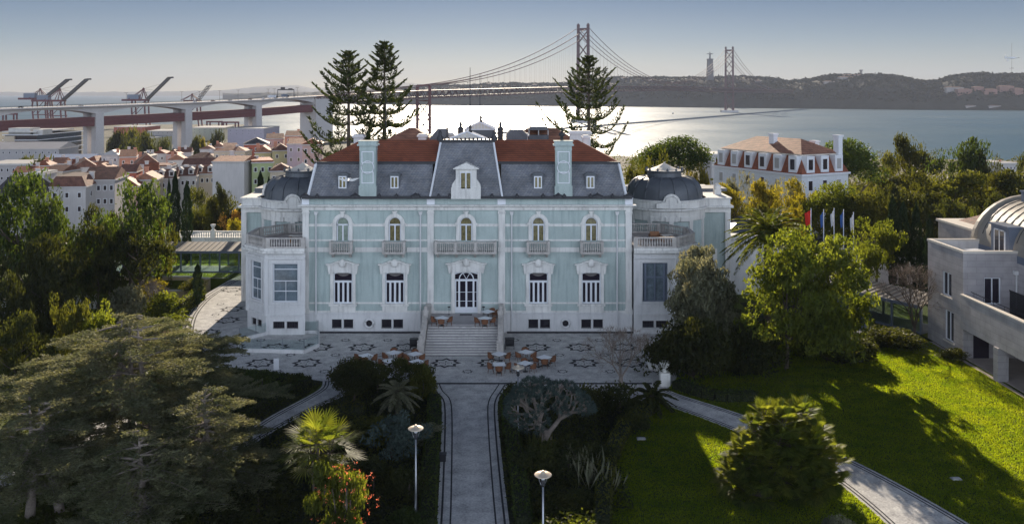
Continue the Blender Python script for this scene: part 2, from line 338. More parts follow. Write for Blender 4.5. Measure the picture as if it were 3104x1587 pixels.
M['soil'] = ground_mat("planted_soil", [(.012, .016, .008), (.022, .028, .012), (.035, .04, .018)], 1.3, fine=6, bump=1, dist=.2)
M['land'] = ground_mat("land", [(.05, .06, .03), (.10, .10, .07), (.17, .15, .12), (.08, .10, .05)], .03, fine=.12, bump=.3, dist=1)
M['cobble'] = ground_mat("limestone_cobbles", [(.27, .26, .26), (.47, .46, .45), (.66, .65, .62)], 1.0, fine=7.5, bump=.7, dist=.03)
M['basalt'] = ground_mat("basalt_setts", [(.03, .03, .035), (.045, .045, .05), (.065, .065, .07)], 3, fine=14, bump=.6, dist=.03)
M['terrace_floor'] = stone("terrace_floor", (.42, .36, .33), .12, .8, 1)
M['step'] = stone("stair_stone", (.40, .38, .38), .10, .8, 1.4, streak=.15)
# ------------------------------------------------------------------ terrain, water, hills
def lerp(x, pts):
    if x <= pts[0][0]: return pts[0][1]
    for (a, b), (c, d) in zip(pts, pts[1:]):
        if x <= c: return b + (d - b) * (x - a) / (c - a)
    return pts[-1][1]
def shore(x): return lerp(x, [(-2500, 1750), (-480, 1600), (-400, 1270), (-250, 1180), (0, 960), (110, 800), (500, 760), (2500, 900)])
def terrain(x, y):
    left = lerp(y, [(128, 0), (160, -6), (200, -15), (300, -22), (450, -30), (700, -34), (1600, -34)])
    right = lerp(y, [(140, 0), (175, -2), (240, -8), (400, -24), (650, -33), (1600, -34)])
    t = min(max((x + 30) / 60, 0), 1); z = left + (right - left) * t
    if x < -36.5 and 92 < y < 112.6:                      # the garden left of the forecourt lies lower
        z -= 2.0 * min((-36.5 - x) / 2.0, 1) * min((y - 92) / 8, 1)
    s = shore(x)
    if y > s - 20: z = min(z, -34 - 6 * min((y - s + 20) / 40, 1))
    return z
xs = sorted(set([-2500, -1800, -1300, -1000, -800, -600, -500, -480, -440, -400] + list(range(-360, 361, 24)) + list(range(-70, 71, 5)) + [-36.5, -38.5] + [420, 500, 700, 1000, 1500, 2500]))
ys = sorted(set([20, 30] + list(range(40, 141, 4)) + [112.6, 112.9, 92, 150, 160, 175, 200, 240, 300, 370, 450, 550, 650, 700, 750, 770, 790, 810, 840, 880, 930, 980, 1030, 1080, 1130, 1180, 1230, 1280, 1330, 1400, 1500, 1580, 1620, 1700, 1800]))
g = MB(); vs = [(x, y, terrain(x, y)) for y in ys for x in xs]; nx = len(xs)
fs = [(j*nx+i, j*nx+i+1, (j+1)*nx+i+1, (j+1)*nx+i) for j in range(len(ys)-1) for i in range(nx-1)]
near = [0 if (ys[f[0]//nx] < 136 and -70 <= xs[f[0] % nx] < 70) else 1 for f in fs]
g.add(vs, fs); g.m = near
g.build("ground", [M['lawn'], M['land']], kind='structure')
# river
m, t = mat_new("river_water"); b = t.nodes["Principled BSDF"]
b.inputs['Base Color'].default_value = (.03, .10, .15, 1); b.inputs['Roughness'].default_value = .30; b.inputs['IOR'].default_value = 1.33
b.inputs['Specular IOR Level'].default_value = .5
geo = t.nodes.new("ShaderNodeNewGeometry"); mp = t.nodes.new("ShaderNodeMapping"); mp.inputs['Scale'].default_value = (.035, .012, .05)
t.links.new(geo.outputs['Position'], mp.inputs[0]); nz = t.nodes.new("ShaderNodeTexNoise"); nz.inputs['Scale'].default_value = 1.0; nz.inputs['Detail'].default_value = 9; nz.inputs['Roughness'].default_value = .72
t.links.new(mp.outputs[0], nz.inputs['Vector'])
bp = t.nodes.new("ShaderNodeBump"); bp.inputs['Strength'].default_value = .4; bp.inputs['Distance'].default_value = 2.2
t.links.new(nz.outputs[0], bp.inputs['Height']); t.links.new(bp.outputs[0], b.inputs['Normal'])
n2 = t.nodes.new("ShaderNodeTexNoise"); n2.inputs['Scale'].default_value = .0035; n2.inputs['Detail'].default_value = 5; t.links.new(geo.outputs['Position'], n2.inputs['Vector'])
mr = t.nodes.new("ShaderNodeMapRange"); t.links.new(n2.outputs[0], mr.inputs[0]); mr.inputs[1].default_value = .35; mr.inputs[2].default_value = .65; mr.inputs[3].default_value = .38; mr.inputs[4].default_value = .48
t.links.new(mr.outputs[0], b.inputs['Roughness']); M['water'] = m
MB().sheet([(-40000, 500, -36), (40000, 500, -36), (40000, 45000, -36), (-40000, 45000, -36)]).build("river_water", M['water'], kind='structure')
# hills of the far bank:  photo columns of (D x, ridge y, shore y)
M['hill'] = ground_mat("wooded_hillside", [(.012, .017, .014), (.020, .026, .020), (.034, .038, .030)], .012, fine=.03, bump=1, dist=6)
from mathutils import noise as mnoise
def fbm1(x, seed):
    s = 0
    for k, (f_, a_) in enumerate(((.011, 1), (.031, .6), (.083, .45), (.21, .3), (.53, .2))):
        s += a_ * math.sin(x * f_ * 6.283 + seed * 1.7 + k * 2.1 + 1.3 * math.sin(x * f_ * 2.3 + k))
    return s
def hills(name, cols, yshore, ridge_off, rough_px, xa, xb, step, seed, mat):
    cx_ = []; x = xa
    while x <= xb: cx_.append(x); x += step
    rows = 22; vs = []; fs = []
    for i, x in enumerate(cx_):
        rx = (x - 1288) / 2200; ys_ = lerp(x, yshore); d0 = 60 * 2200 / (ys_ - 232); d1 = d0 + ridge_off
        ry = lerp(x, cols) + fbm1(x, seed) * rough_px; zr = CAMZ - (ry - 232) * d1 / 2200
        for j in range(rows + 3):
            if j <= rows:
                u = j / rows; d = d0 + (d1 - d0) * u; prof = (1 - math.exp(-3.2 * u)) / (1 - math.exp(-3.2))
                z = -38 + (zr + 38) * prof + ((mnoise.fractal(Vector((x*.012, u*2.2, seed)), .9, 2.1, 5)*10 + mnoise.noise(Vector((x*.09, u*9, seed)))*2.5)*math.sin(u*math.pi) if j else 0)
            else: d = d1 + (j - rows) * 400; z = zr - (j - rows) * 25
            vs.append((rx * d, d, z))
    n = rows + 3
    for i in range(len(cx_) - 1):
        for j in range(n - 1): fs.append((i*n+j, (i+1)*n+j, (i+1)*n+j+1, i*n+j+1))
    mb = MB(); mb.add(vs, fs, 0, False); mb.build(name, mat, kind='structure'); return np.array(vs).reshape(len(cx_), n, 3)
ridge = [(560, 234), (700, 233), (850, 230), (1000, 224), (1060, 219), (1200, 214), (1290, 210), (1400, 213), (1450, 207), (1500, 200), (1560, 195), (1700, 197), (1800, 197), (1880, 193), (1950, 200), (1990, 206), (2040, 200), (2070, 193), (2170, 189), (2240, 191), (2320, 206), (2360, 204), (2400, 193), (2440, 187), (2500, 189), (2576, 188), (2800, 184)]
shr = [(560, 250), (900, 262), (1200, 266), (1560, 267.5), (1850, 271), (2300, 276), (2576, 277), (2800, 278)]
HS = hills("hills", ridge, shr, 420, .8, 560, 2800, 4, 2, M['hill'])
hills("far_hills", [(-300, 233), (0, 231), (150, 231.5), (420, 230), (560, 227), (640, 218), (745, 214), (790, 222), (930, 214), (1010, 207), (1080, 212), (1250, 219), (1500, 222)], [(-300, 240), (0, 240.5), (500, 241), (1500, 244)], 2500, .5, -300, 1500, 8, 9, M['hill'])
# tree cover on the far bank
LMH = leafmat("hillside_leaf", (.012,.018,.012), (.028,.032,.020), .1, tcol=(1.2,1.2,1), rand=0, rough=1.0, gloss=0)
r = np.random.default_rng(6); Q = []
nxh, nyh = HS.shape[:2]
for i in range(5200):
    ix = r.integers(112, nxh-1); iy = int(min(nyh-4, r.integers(2, nyh-2)**1)) if i > 1500 else nyh-4 - r.integers(0, 3)
    a_ = HS[ix, iy]; b_ = HS[min(ix+1, nxh-1), min(iy+1, nyh-1)]; c = a_ + (b_-a_)*r.random() + np.array([0, 0, 1.5]); rr = r.uniform(3, 8); q = r.normal(size=(9, 3))*[rr, rr, rr*.45] + c; Q.append(q)
np_obj("hillside_woods", leaf_quads(r, np.concatenate(Q), 5.0, .6, .3), LMH, kind='stuff')
def hill_at(x, y):
    """true distance at which the hillside is seen at photo column x, row y (D pixels)"""
    fxi = (x-560)/4; i = int(min(max(fxi, 0), nxh-1)); col = HS[i]; yy = 232 - (col[:, 2]-CAMZ)*2200/col[:, 1]
    for j in range(len(yy)-1):
        if yy[j+1] <= y: return float(col[j+1, 1])
    return float(col[-5, 1])
# blocks of small far buildings along the far bank
M['far_wall'] = stone("far_house_wall", (.34, .31, .30), .1, .9, .05)
M['far_ochre'] = stone("ochre_house_wall", (.30, .17, .14), .1, .9, .05)
def far_house(x, y, d, w_, h, label, mat='far_wall', cat="house", group=None):
    d = hill_at(x, y); p = P(x * 1.205, y * 1.205, d)
    e = empty("far_house", p, 0, label, cat, group)
    MB().box(-w_/2, w_/2, -8, 14, -25, h).build("wall", M[mat], e)
    MB().hip(-w_/2-1, w_/2+1, -9, 15, h, h + 3).build("roof", M['tile_dark'], e)
FH = [(1230,214,3900,30,"pale house on the ridge left of the bridge tower"),(1345,216,3850,26,"small pale house low on the ridge behind the bridge deck"),
 (1572,199,3850,36,"wide pale house on the ridge right of the near bridge tower"),(1640,205,3800,26,"small house halfway up the far hillside beside the near bridge tower"),
 (1905,207,3750,30,"lone pale house on the hill right of the far bridge tower"),(2085,209,3500,40,"white terraced building high on the dark wooded hill"),
 (2150,193,3600,90,"long low white building along the crest of the dark hill"),(2130,198,3550,60,"second white strip building just below the crest"),
 (2425,238,3150,50,"brick red block on the riverside slope"),(2460,232,3150,34,"tall pale block beside the brick red block"),
 (2490,238,3150,44,"ochre block in the riverside quarter"),(2530,230,3150,50,"reddish block high in the riverside quarter"),
 (2560,236,3100,30,"last ochre block at the end of the riverside quarter"),(2400,233,3250,60,"white terraced block behind the riverside quarter"),
 (2440,268,2950,34,"low white boathouse on the far waterline"),(2500,268,2950,40,"long red roofed warehouse on the far waterline")]
for i, (x, y, d, w_, lb) in enumerate(FH):
    far_house(x, y, d, w_, 6 if i < 8 else (18 if i < 14 else 3), lb, 'far_ochre' if 8 <= i < 13 else 'far_wall')
# thin masts on the hills
for (x, y, d, h, lb) in [(2166, 190, 3700, 24, "short round water tower on the crest of the dark hill")]:
    p = P(x*1.205, y*1.205, d); e = empty("water_tower", p, 0, lb, "tower")
    MB().lathe(0, 0, [(5, -20), (5, h-6), (8, h-4), (8, h), (0, h+1)], 10).build("shaft", M['far_wall'], e)
p = P(2545*1.205, 187*1.205, 3300); e = empty("radio_mast", p, 0, "very thin tall mast on the hill at the far end", "mast")
MB().tube([(0,0,-20),(0,0,118)], .5, 5).build("pole", M['darksteel'], e)
MB().bar((-9,0,22),(9,0,22), .9).bar((-2,0,24),(7,0,24), .9).build("crossarm", M['darksteel'], e)
for (x, y, rz, lb) in ((1337, 338, .3, "small dark boat on the sun glittering water"), (2040, 345, 1.2, "tiny pale boat on the grey blue water right of the bridge shadow")):
    p = G(x, y, -36); e = empty("boat", (p.x, p.y, -36), rz, lb, "boat")
    MB().prism([(-7, 0, -.3), (6, 0, -.3), (9, 0, 1.6), (-7, 0, 1.3)], (0, .01, 0)).prism([(-7, -1.8, 1.3), (5, -1.8, 1.4), (9, 0, 1.7), (5, 1.8, 1.4), (-7, 1.8, 1.3), (-6.5, 1.4, -.3), (-6.5, -1.4, -.3)], (0, 0, .25)).box(-6.5, 5, -1.6, 1.6, -.3, 1.35).build("hull", M['darksteel'], e)
    MB().box(-3, 1.5, -1.1, 1.1, 1.5, 3.4).build("cabin", M['white_paint'], e)
# statue on its tall pedestal
p = P(1786*1.205, 196*1.205, 3720)
e = empty("statue_monument", p, 0, "tall stone pedestal with a statue holding its arms out wide on the far ridge", "monument")
pb = MB()
for sx in (-1, 1):
    for sy in (-1, 1): pb.frus((sx*13-5, sx*13+5, sy*13-5, sy*13+5), -22, (sx*9-4.5, sx*9+4.5, sy*9-4.5, sy*9+4.5), 76)
pb.frus((-14, 14, -13, 13), -20, (-10, 10, -10, 10), 76).box(-15, 15, -14, 14, 76, 81)
pb.build("pedestal", M['monument'], e).scale = (.78, .78, 1)
sb = MB(); sb.lathe(0, 0, [(4.2, 81), (3.6, 88), (3.0, 96), (3.4, 101), (1.3, 104), (1.2, 105), (2, 107), (1.9, 109), (.3, 111)], 10)
sb.tube([(-14, 0, 101.5), (-8, 0, 102), (0, 0, 101), (8, 0, 102), (14, 0, 101.5)], [.8, 1.7, 2.4, 1.7, .8], 8)
sb.build("statue", M['monument'], e)

# ------------------------------------------------------------------ suspension bridge and its viaduct
U = Vector((.502, .865, 0)); Nn = Vector((.865, -.502, 0)); P0 = Vector((141, 1732, 0))
def BL(Y, off=0.0, z=0.0): return P0 + U * ((Y - 1732) / .865) + Nn * off + Vector((0, 0, z))
def deckz(Y): return lerp(Y, [(500, 3), (741, 10.5), (816, 11.8), (903, 13.7), (986, 16), (1055, 19.2), (1268, 27), (1732, 36), (2168, 40), (2604, 36), (3022, 34), (3300, 34)])
br = empty("suspension_bridge", BL(1732, 0, -36), 0, "long steel suspension bridge crossing the river with two braced towers", "bridge"); inv = -Vector(BL(1732, 0, -36))
def L(v): return Vector(v) + inv
def pylon(Y, top=154.5, base=-36):
    t = MB()
    for o in (-11.5, 11.5):
        a = L(BL(Y, o, base)); b_ = L(BL(Y, o * .93, top)); u, v = U, Nn
        for (q0, q1, w0, w1) in ((a, b_, 6.2, 4.6),):
            vs = []
            for q, ww in ((q0, w0), (q1, w1)):
                for i, j in ((-1,-1),(1,-1),(1,1),(-1,1)): vs.append(q + u*i*ww*.55 + v*j*ww*.42)
            t.add(vs, [(0,3,2,1),(4,5,6,7),(0,1,5,4),(1,2,6,5),(2,3,7,6),(3,0,4,7)])
        t.lathe(b_.x, b_.y, [(3.4, b_.z), (3.0, b_.z + 3), (.8, b_.z + 6)], 6, sm=False)
    for z in (top - 6, 36, 24): t.bar(L(BL(Y, -11, z)), L(BL(Y, 11, z)), 4, 5)
    zs = [40, 67, 94, 121, 147]
    for a, b_ in zip(zs, zs[1:]):
        t.bar(L(BL(Y, -11, a)), L(BL(Y, 11, b_)), 1.8); t.bar(L(BL(Y, 11, a)), L(BL(Y, -11, b_)), 1.8)
    for a, b_ in ((-30, -4), (-4, 23)):
        t.bar(L(BL(Y, -11, a)), L(BL(Y, 11, b_)), 1.8); t.bar(L(BL(Y, 11, a)), L(BL(Y, -11, b_)), 1.8)
    t.build("tower", M['bridge'], br)
    c = L(BL(Y, 0, -36)); MB().box(c.x-24, c.x+24, c.y-13, c.y+13, c.z-2, c.z+7).build("tower_base", M['concrete'], br)
pylon(1732); pylon(2604)
# side tower next to the anchorage
t = MB()
for o in (-11, 11): t.bar(L(BL(1268, o, -36)), L(BL(1268, o, 34)), 4.2, 4.2)
for z in (34, 12): t.bar(L(BL(1268, -11, z)), L(BL(1268, 11, z)), 2.4)
for a, b_ in ((-34, -12), (-12, 11)): t.bar(L(BL(1268, -11, a)), L(BL(1268, 11, b_)), 1.3); t.bar(L(BL(1268, 11, a)), L(BL(1268, -11, b_)), 1.3)
t.build("side_tower", M['red_steel'], br)
# stiffening truss
tr = MB(); Ys = np.linspace(1062, 3300, 150)
for a, b_ in zip(Ys, Ys[1:]):
    za, zb = deckz(a), deckz(b_); mid = (a + b_) / 2; zm = deckz(mid)
    tr.add([L(BL(a, -12, za)), L(BL(a, 12, za)), L(BL(b_, 12, zb)), L(BL(b_, -12, zb)), L(BL(a, -12, za-1.6)), L(BL(a, 12, za-1.6)), L(BL(b_, 12, zb-1.6)), L(BL(b_, -12, zb-1.6))],
           [(0,1,2,3),(4,7,6,5),(0,4,5,1),(1,5,6,2),(2,6,7,3),(3,7,4,0)])
    for o in (-11, 11):
        tr.bar(L(BL(a, o, za-11)), L(BL(b_, o, zb-11)), 1.3, 1.6)
        tr.bar(L(BL(a, o, za-11)), L(BL(mid, o, zm-1)), .9); tr.bar(L(BL(mid, o, zm-1)), L(BL(b_, o, zb-11)), .9)
    tr.add([L(BL(a, -9, za-9)), L(BL(a, 9, za-9)), L(BL(b_, 9, zb-9)), L(BL(b_, -9, zb-9))], [(0, 1, 2, 3)])
tr.build("deck_truss", M['bridge'], br)
def cablez(Y, lo=0):
    top = 152.5 - lo
    if Y <= 1732: t_ = (Y - 1268) / 464; return 34 + (top - 34) * t_ - 4 * 20.5 * t_ * (1 - t_)
    if Y <= 2604: t_ = (Y - 1732) / 872; return top - 4 * (top - 48 - (0 if not lo else -3)) * t_ * (1 - t_)
    t_ = (Y - 2604) / 418; return top + (36 - top) * t_ - 4 * 20.5 * t_ * (1 - t_)
for o in (-11.5, 11.5):
    for lo in (0, 14):
        c = MB(); c.tube([L(BL(Y, o, cablez(Y, lo))) for Y in np.linspace(1268, 3022, 110)], .62, 5); c.build("main_cable", M['bridge'], br)
    c = MB(); c.tube([L(BL(1268, o, 34)), L(BL(1062, o, 18))], .6, 5); c.build("anchor_cable", M['bridge'], br)
hb = MB()
for Y in np.linspace(1280, 3010, 112):
    z1 = cablez(Y, 0); z0 = deckz(Y)
    if z1 > z0 + 3 and abs(Y-1732) > 8 and abs(Y-2604) > 8:
        for o in (-11.5, 11.5): hb.bar(L(BL(Y, o, z0)), L(BL(Y, o, z1)), .16)
tag(hb.build("hangers", M['bridge'], br), kind="stuff")
# viaduct
vd = empty("road_viaduct", BL(816, 0, -36), 0, "pale concrete road viaduct with a red rail deck beneath, crossing the old town", "viaduct"); inv = -Vector(BL(816, 0, -36))
piers = [640, 728, 816, 903, 986, 1062]
def hdepth(Y):
    for a, b_ in zip(piers, piers[1:]):
        if a <= Y <= b_:
            t_ = (Y - a) / (b_ - a); return 2.6 + 5.6 * abs(2 * t_ - 1) ** 2.0
    return 6
dk = MB(); Ys = np.linspace(560, 1062, 80); n = len(Ys); vs = []
for Y in Ys:
    z = deckz(Y); h = hdepth(Y)
    vs += [L(BL(Y, -14, z)), L(BL(Y, 14, z)), L(BL(Y, 14, z-1.0)), L(BL(Y, 10, z-1.5)), L(BL(Y, 9.2, z-h)), L(BL(Y, -9.2, z-h)), L(BL(Y, -10, z-1.5)), L(BL(Y, -14, z-1.0))]
dk.add(vs, [(i*8+j, i*8+(j+1) % 8, (i+1)*8+(j+1) % 8, (i+1)*8+j) for i in range(n-1) for j in range(8)])
for o in (-13.6, 13.6): dk.tube([L(BL(Y, o, deckz(Y) + 1.0)) for Y in Ys], .13, 4, 1)
for Y in np.linspace(560, 1062, 130):
    dk.bar(L(BL(Y, 13.6, deckz(Y))), L(BL(Y, 13.6, deckz(Y)+1)), .12, .12, 1)
dk.build("road_deck", [M['concrete'], M['darksteel']], vd)
rl = MB(); vs = []
for Y in Ys:
    z = deckz(Y) - 10.6
    vs += [L(BL(Y, -8, z)), L(BL(Y, 8, z)), L(BL(Y, 8, z-3.4)), L(BL(Y, 8.5, z-3.6)), L(BL(Y, 8.5, z-4.1)), L(BL(Y, 8, z-4.2)), L(BL(Y, 8, z-8.4)), L(BL(Y, -8, z-8.4))]
rl.add(vs, [(i*8+j, i*8+(j+1) % 8, (i+1)*8+(j+1) % 8, (i+1)*8+j) for i in range(n-1) for j in range(8)])
rl.build("rail_deck", M['red_steel'], vd)
for Y in piers[:-1]:
    for o in (-6.4, 6.4):
        zt = deckz(Y) - 6; b_ = MB()
        vs = []
        for zz, g_ in ((-38, 1.1), (zt, 1.0)):
            for i, j in ((-1,-1),(1,-1),(1,1),(-1,1)): vs.append(L(BL(Y, o, zz)) + U*i*4.0*g_ + Nn*j*3.2*g_)
        b_.add(vs, [(0,3,2,1),(4,5,6,7),(0,1,5,4),(1,2,6,5),(2,3,7,6),(3,0,4,7)]); b_.build("pier", M['concrete'], vd)
b_ = MB(); vs = []
for zz in (-38, 16):
    for i, j in ((-1,-1),(1,-1),(1,1),(-1,1)): vs.append(L(BL(1075, 0, zz)) + U*i*15 + Nn*j*13)
b_.add(vs, [(0,3,2,1),(4,5,6,7),(0,1,5,4),(1,2,6,5),(2,3,7,6),(3,0,4,7)]); b_.build("end_pier", M['concrete'], vd)
# lamps on the viaduct
lampn = ["beside the leftmost pier", "over the middle of the first wide span", "above the port crane with the raised boom", "beside the second pier", "over the middle of the span by the lattice crane", "right of the lattice crane", "above the third pier", "by the end pier", "next to the sign gantry"]
for i, Y in enumerate([838, 857, 893, 912, 935, 957, 995, 1003, 1035]):
    e = empty("viaduct_lamp", BL(Y, 12.8, deckz(Y)), 0, "thin street lamp on the viaduct " + lampn[i], "street lamp", "street lamps along the viaduct")
    MB().tube([(0,0,0),(0,0,11)], .16, 5).build("pole", M['darksteel'], e)
    MB().bar((0,0,11),(2.2,-1.2,11.4), .22).bar((0,0,11),(-2.2,1.2,11.4), .22).build("lamp_arm", M['darksteel'], e)
e = empty("sign_gantry", BL(1030, 0, deckz(1030)), 0, "dark sign gantry spanning the road at the end of the viaduct", "sign gantry")
gm = MB()
for o in (-13, 13): q = Nn*o; gm.bar(q, q + Vector((0, 0, 9)), .6)
gm.bar(Nn*-13 + Vector((0,0,9)), Nn*13 + Vector((0,0,9)), .8, 1.2); gm.build("frame", M['darksteel'], e)
MB().box(-6, -1, -.3, .3, 8.6, 12).build("sign_panel", M['darksteel'], e); MB().box(3, 8, -.3, .3, 8.4, 10.6).build("sign_panel", M['darksteel'], e)
# traffic
def vehicle(Y, off, L_, h, mat, label, cat):
    z = deckz(Y); e = empty(cat.replace(" ", "_"), BL(Y, off, z), math.atan2(U.y, U.x), label, cat, "traffic on the viaduct")
    if cat == "car":
        MB().prism([(-2.1,-.85,.35),(-2.1,-.85,.9),(-1.2,-.85,1.4),(.7,-.85,1.4),(1.3,-.85,.95),(2.1,-.85,.85),(2.1,-.85,.35)], (0, 1.7, 0)).build("body", mat, e)
    else:
        MB().box(-L_/2, L_/2-2.2, -1.25, 1.25, 1.0, h).build("cargo_box", mat, e); MB().box(L_/2-2, L_/2, -1.2, 1.2, .6, 2.9).build("cab", M['darksteel'], e)
    for sx in (-.32, .32):
        w_ = MB()
        for sy in (-1, 1): w_.tube([(sx*L_, sy*.75, .35), (sx*L_, sy*1.0, .35)], .38, 8)
        w_.build("wheels", M['gutter'], e)
vehicle(1005, 8, 13, 4, M['white_paint'], "long white truck on the viaduct near the end pier", "truck")
vehicle(1022, 8, 10, 4.4, M['zinc_blue'], "grey box truck under the sign gantry", "truck")
cn = ["dark red car crossing above the third pier", "white car just right of the third pier", "grey car above the lattice crane", "red car in the middle of the long span", "white car near the second pier", "dark car on the far left of the viaduct", "grey car above the first pier"]
for i, (Y, mt) in enumerate(zip([975, 992, 950, 930, 910, 752, 800], ['red_steel', 'white_paint', 'zinc', 'red_steel', 'white_paint', 'darksteel', 'zinc'])):
    vehicle(Y, 9, 4.3, 1.4, M[mt], cn[i], "car")

# ------------------------------------------------------------------ port cranes
def sts_crane(px, apx, boom0, boom1, gx0, gx1, d, label, lattice=False):
    """ship-to-shore crane: apex, raised boom, girder, machine house, portal legs; photo columns in S pixels"""
    s = d / F; base = Vector(((px - CX) * s, d, -35)); e = empty("port_crane", base, 0, label, "crane", "container cranes in the port")
    q = lambda x, y, dy=0: P(x, y, d + dy) - base + Vector((0, 0, 0))
    ap = q(*apx); b0 = q(*boom0); b1 = q(*boom1); gz = b0.z; x0 = q(gx0, 300).x; x1 = q(gx1, 300).x
    MB().box(x0, x1, -6, -4, gz-3, gz-.5).box(x0, x1, 4, 6, gz-3, gz-.5).box(x0, x1, -6, 6, gz-.5, gz+.3).build("girder", M['crane'], e)
    bm = MB()
    if lattice:
        for dy in (-4, 4):
            for dx in (-2.5, 2.5): bm.bar(b0 + Vector((dx, dy, 0)), b1 + Vector((dx, dy, 0)), .7)
            for k in range(9):
                a = b0.lerp(b1, k/9); c = b0.lerp(b1, (k+1)/9); sg = 2.5 if k % 2 else -2.5
                bm.bar(a + Vector((sg, dy, 0)), c + Vector((-sg, dy, 0)), .5)
                bm.bar(a + Vector((-2.5, dy, 0)), a + Vector((2.5, dy, 0)), .5)
    else:
        for dy in (-4, 4): bm.bar(b0 + Vector((0, dy, 0)), b1 + Vector((0, dy, 0)), 2.0, 3.4)
        for k in range(8): c = b0.lerp(b1, k/7); bm.bar(c + Vector((0, -4, 0)), c + Vector((0, 4, 0)), 1.4)
        bm.bar(b1 + Vector((-1, 0, 0)), b1 + Vector((6, 0, .6)), 8, 2.4)
    bm.build("boom", M['darksteel'], e)
    am = MB(); lx = x1 - 2; span = 22
    for dy in (-5, 5):
        am.bar(ap + Vector((0, dy*.3, 0)), (x1-2, dy, gz), 1.1); am.bar(ap + Vector((0, dy*.3, 0)), (x1-14, dy, gz), 1.1); am.bar(ap + Vector((0, dy*.3, 0)), (x1-32, dy, gz), .9)
    am.lathe(ap.x, ap.y, [(2, ap.z-1.5), (2, ap.z+1), (.4, ap.z+2)], 6, sm=False)
    am.build("apex_frame", M['crane'], e)
    sm_ = MB(); sm_.bar(ap, b0.lerp(b1, .75), .3); sm_.bar(ap, b0.lerp(b1, .4), .3); sm_.bar(ap, (x0 + 8, 0, gz), .3); sm_.build("stay_cable", M['darksteel'], e)
    if not lattice: MB().box(x0+9, x0+28, -5, 5, gz+.3, gz+8).build("machine_house", M['zinc_blue'], e)
    for lx_ in (x1-3, x1-3-span):
        for dy in (-8, 8):
            lg = MB(); lg.tube([(lx_+3.5, dy, 0), (lx_+.6, dy, gz*.45), (lx_, dy, gz*.7), (lx_, dy*.8, gz-1)], 1.35, 6); lg.build("leg", M['crane'], e)
    for dy in (-8, 8): bc = MB(); bc.bar((x1-3-span, dy, gz*.45), (x1-3, dy, gz-3), .8); bc.bar((x1-3-span, dy, gz*.42), (x1, dy, gz*.42), 1.2); bc.build("leg_brace", M['crane'], e)
sts_crane(122, (122, 271), (136, 297), (205, 242), 60, 150, 1500, "port crane with raised dark boom, the one farthest from the palace")
sts_crane(181, (181.5, 271), (192, 303), (263, 241), 100, 196, 1480, "port crane with raised dark boom, second in the close pair")
sts_crane(435, (435, 269.5), (447, 301), (513, 236), 373, 450, 1480, "lone port crane with raised dark boom and grey machine house over the viaduct")
sts_crane(582, (582.5, 287), (600, 304), (636, 258), 560, 608, 1480, "port crane with a light lattice boom", True)
def gantry(px, y0, w_, h, d, label):
    p = P(px, y0, d); base = Vector((p.x, d, p.z)); e = empty("gantry_crane", base, 0, label, "gantry crane", "red yard gantries")
    MB().box(-w_/2, w_/2, -1.5, 1.5, h-2.5, h).build("crossbeam", M['crane'], e)
    for s in (-1, 1):
        for k in (0, 1): MB().box(s*w_/2 - s*(1+k*5) - .9, s*w_/2 - s*(1+k*5) + .9, -1, 1, -4, h-2.5).build("leg", M['crane'], e)
gantry(650, 395, 26, 15, 1400, "red yard gantry standing on the quay between the second and third pier")
gantry(700, 397, 26, 15, 1390, "red yard gantry close to the third pier")
gantry(30, 370, 24, 14, 1380, "dark yard gantry at the far end of the port")
# ------------------------------------------------------------------ the palace
YF = 87.6; SC = F / YF
def fx(x): return (x - CX) / SC
def fz(y): return CAMZ - (y - HY) / SC
PAL = empty("palace", (0, 0, 0), 0, "grand pale green palace with white stone trim, slate mansard and red tiled roofs", "palace")
def wall_panel(x0, x1, z0, z1, y, holes, depth, mat, name="wall", parent=PAL, m2=None):
    """vertical wall in the plane Y=y with rectangular openings and their reveals"""
    xs_ = sorted({x0, x1, *[h[0] for h in holes], *[h[1] for h in holes]}); zs_ = sorted({z0, z1, *[h[2] for h in holes], *[h[3] for h in holes]})
    mb = MB()
    for a, b_ in zip(xs_, xs_[1:]):
        for c, d in zip(zs_, zs_[1:]):
            mx_, mz_ = (a+b_)/2, (c+d)/2
            if any(h[0] < mx_ < h[1] and h[2] < mz_ < h[3] for h in holes): continue
            mb.add([(a,y,c),(b_,y,c),(b_,y,d),(a,y,d)], [(0,1,2,3)])
    for (a, b_, c, d) in holes:
        mb.add([(a,y,c),(b_,y,c),(b_,y,d),(a,y,d),(a,y+depth,c),(b_,y+depth,c),(b_,y+depth,d),(a,y+depth,d)], [(0,1,5,4),(1,2,6,5),(2,3,7,6),(3,0,4,7),(4,5,6,7)])
    return mb.build(name, mat, parent)
holes = []
UPX = [1039, 1197, 1413, 1632, 1792]; LOX = [1040, 1197, 1632, 1792]
for x in UPX: c = fx(x); holes.append((c-.66, c+.66, fz(729), fz(655)))
for x in LOX: c = fx(x); holes.append((c-.96, c+.96, fz(919), fz(823)))
c = fx(1413.5); holes.append((c-1.14, c+1.14, 1.95, fz(823)))
XL, XR = fx(919), fx(1914)
wall_panel(XL, XR, 1.35, 13.3, YF, holes, .35, M['teal'])
# body behind the front (sides, back) of the front wing
MB().add([(XL,YF,0),(XL,100,0),(XL,100,13.3),(XL,YF,13.3),(XR,YF,0),(XR,100,0),(XR,100,13.3),(XR,YF,13.3)], [(0,1,2,3),(4,7,6,5),(1,5,6,2)]).build("side_wall", M['teal'], PAL)
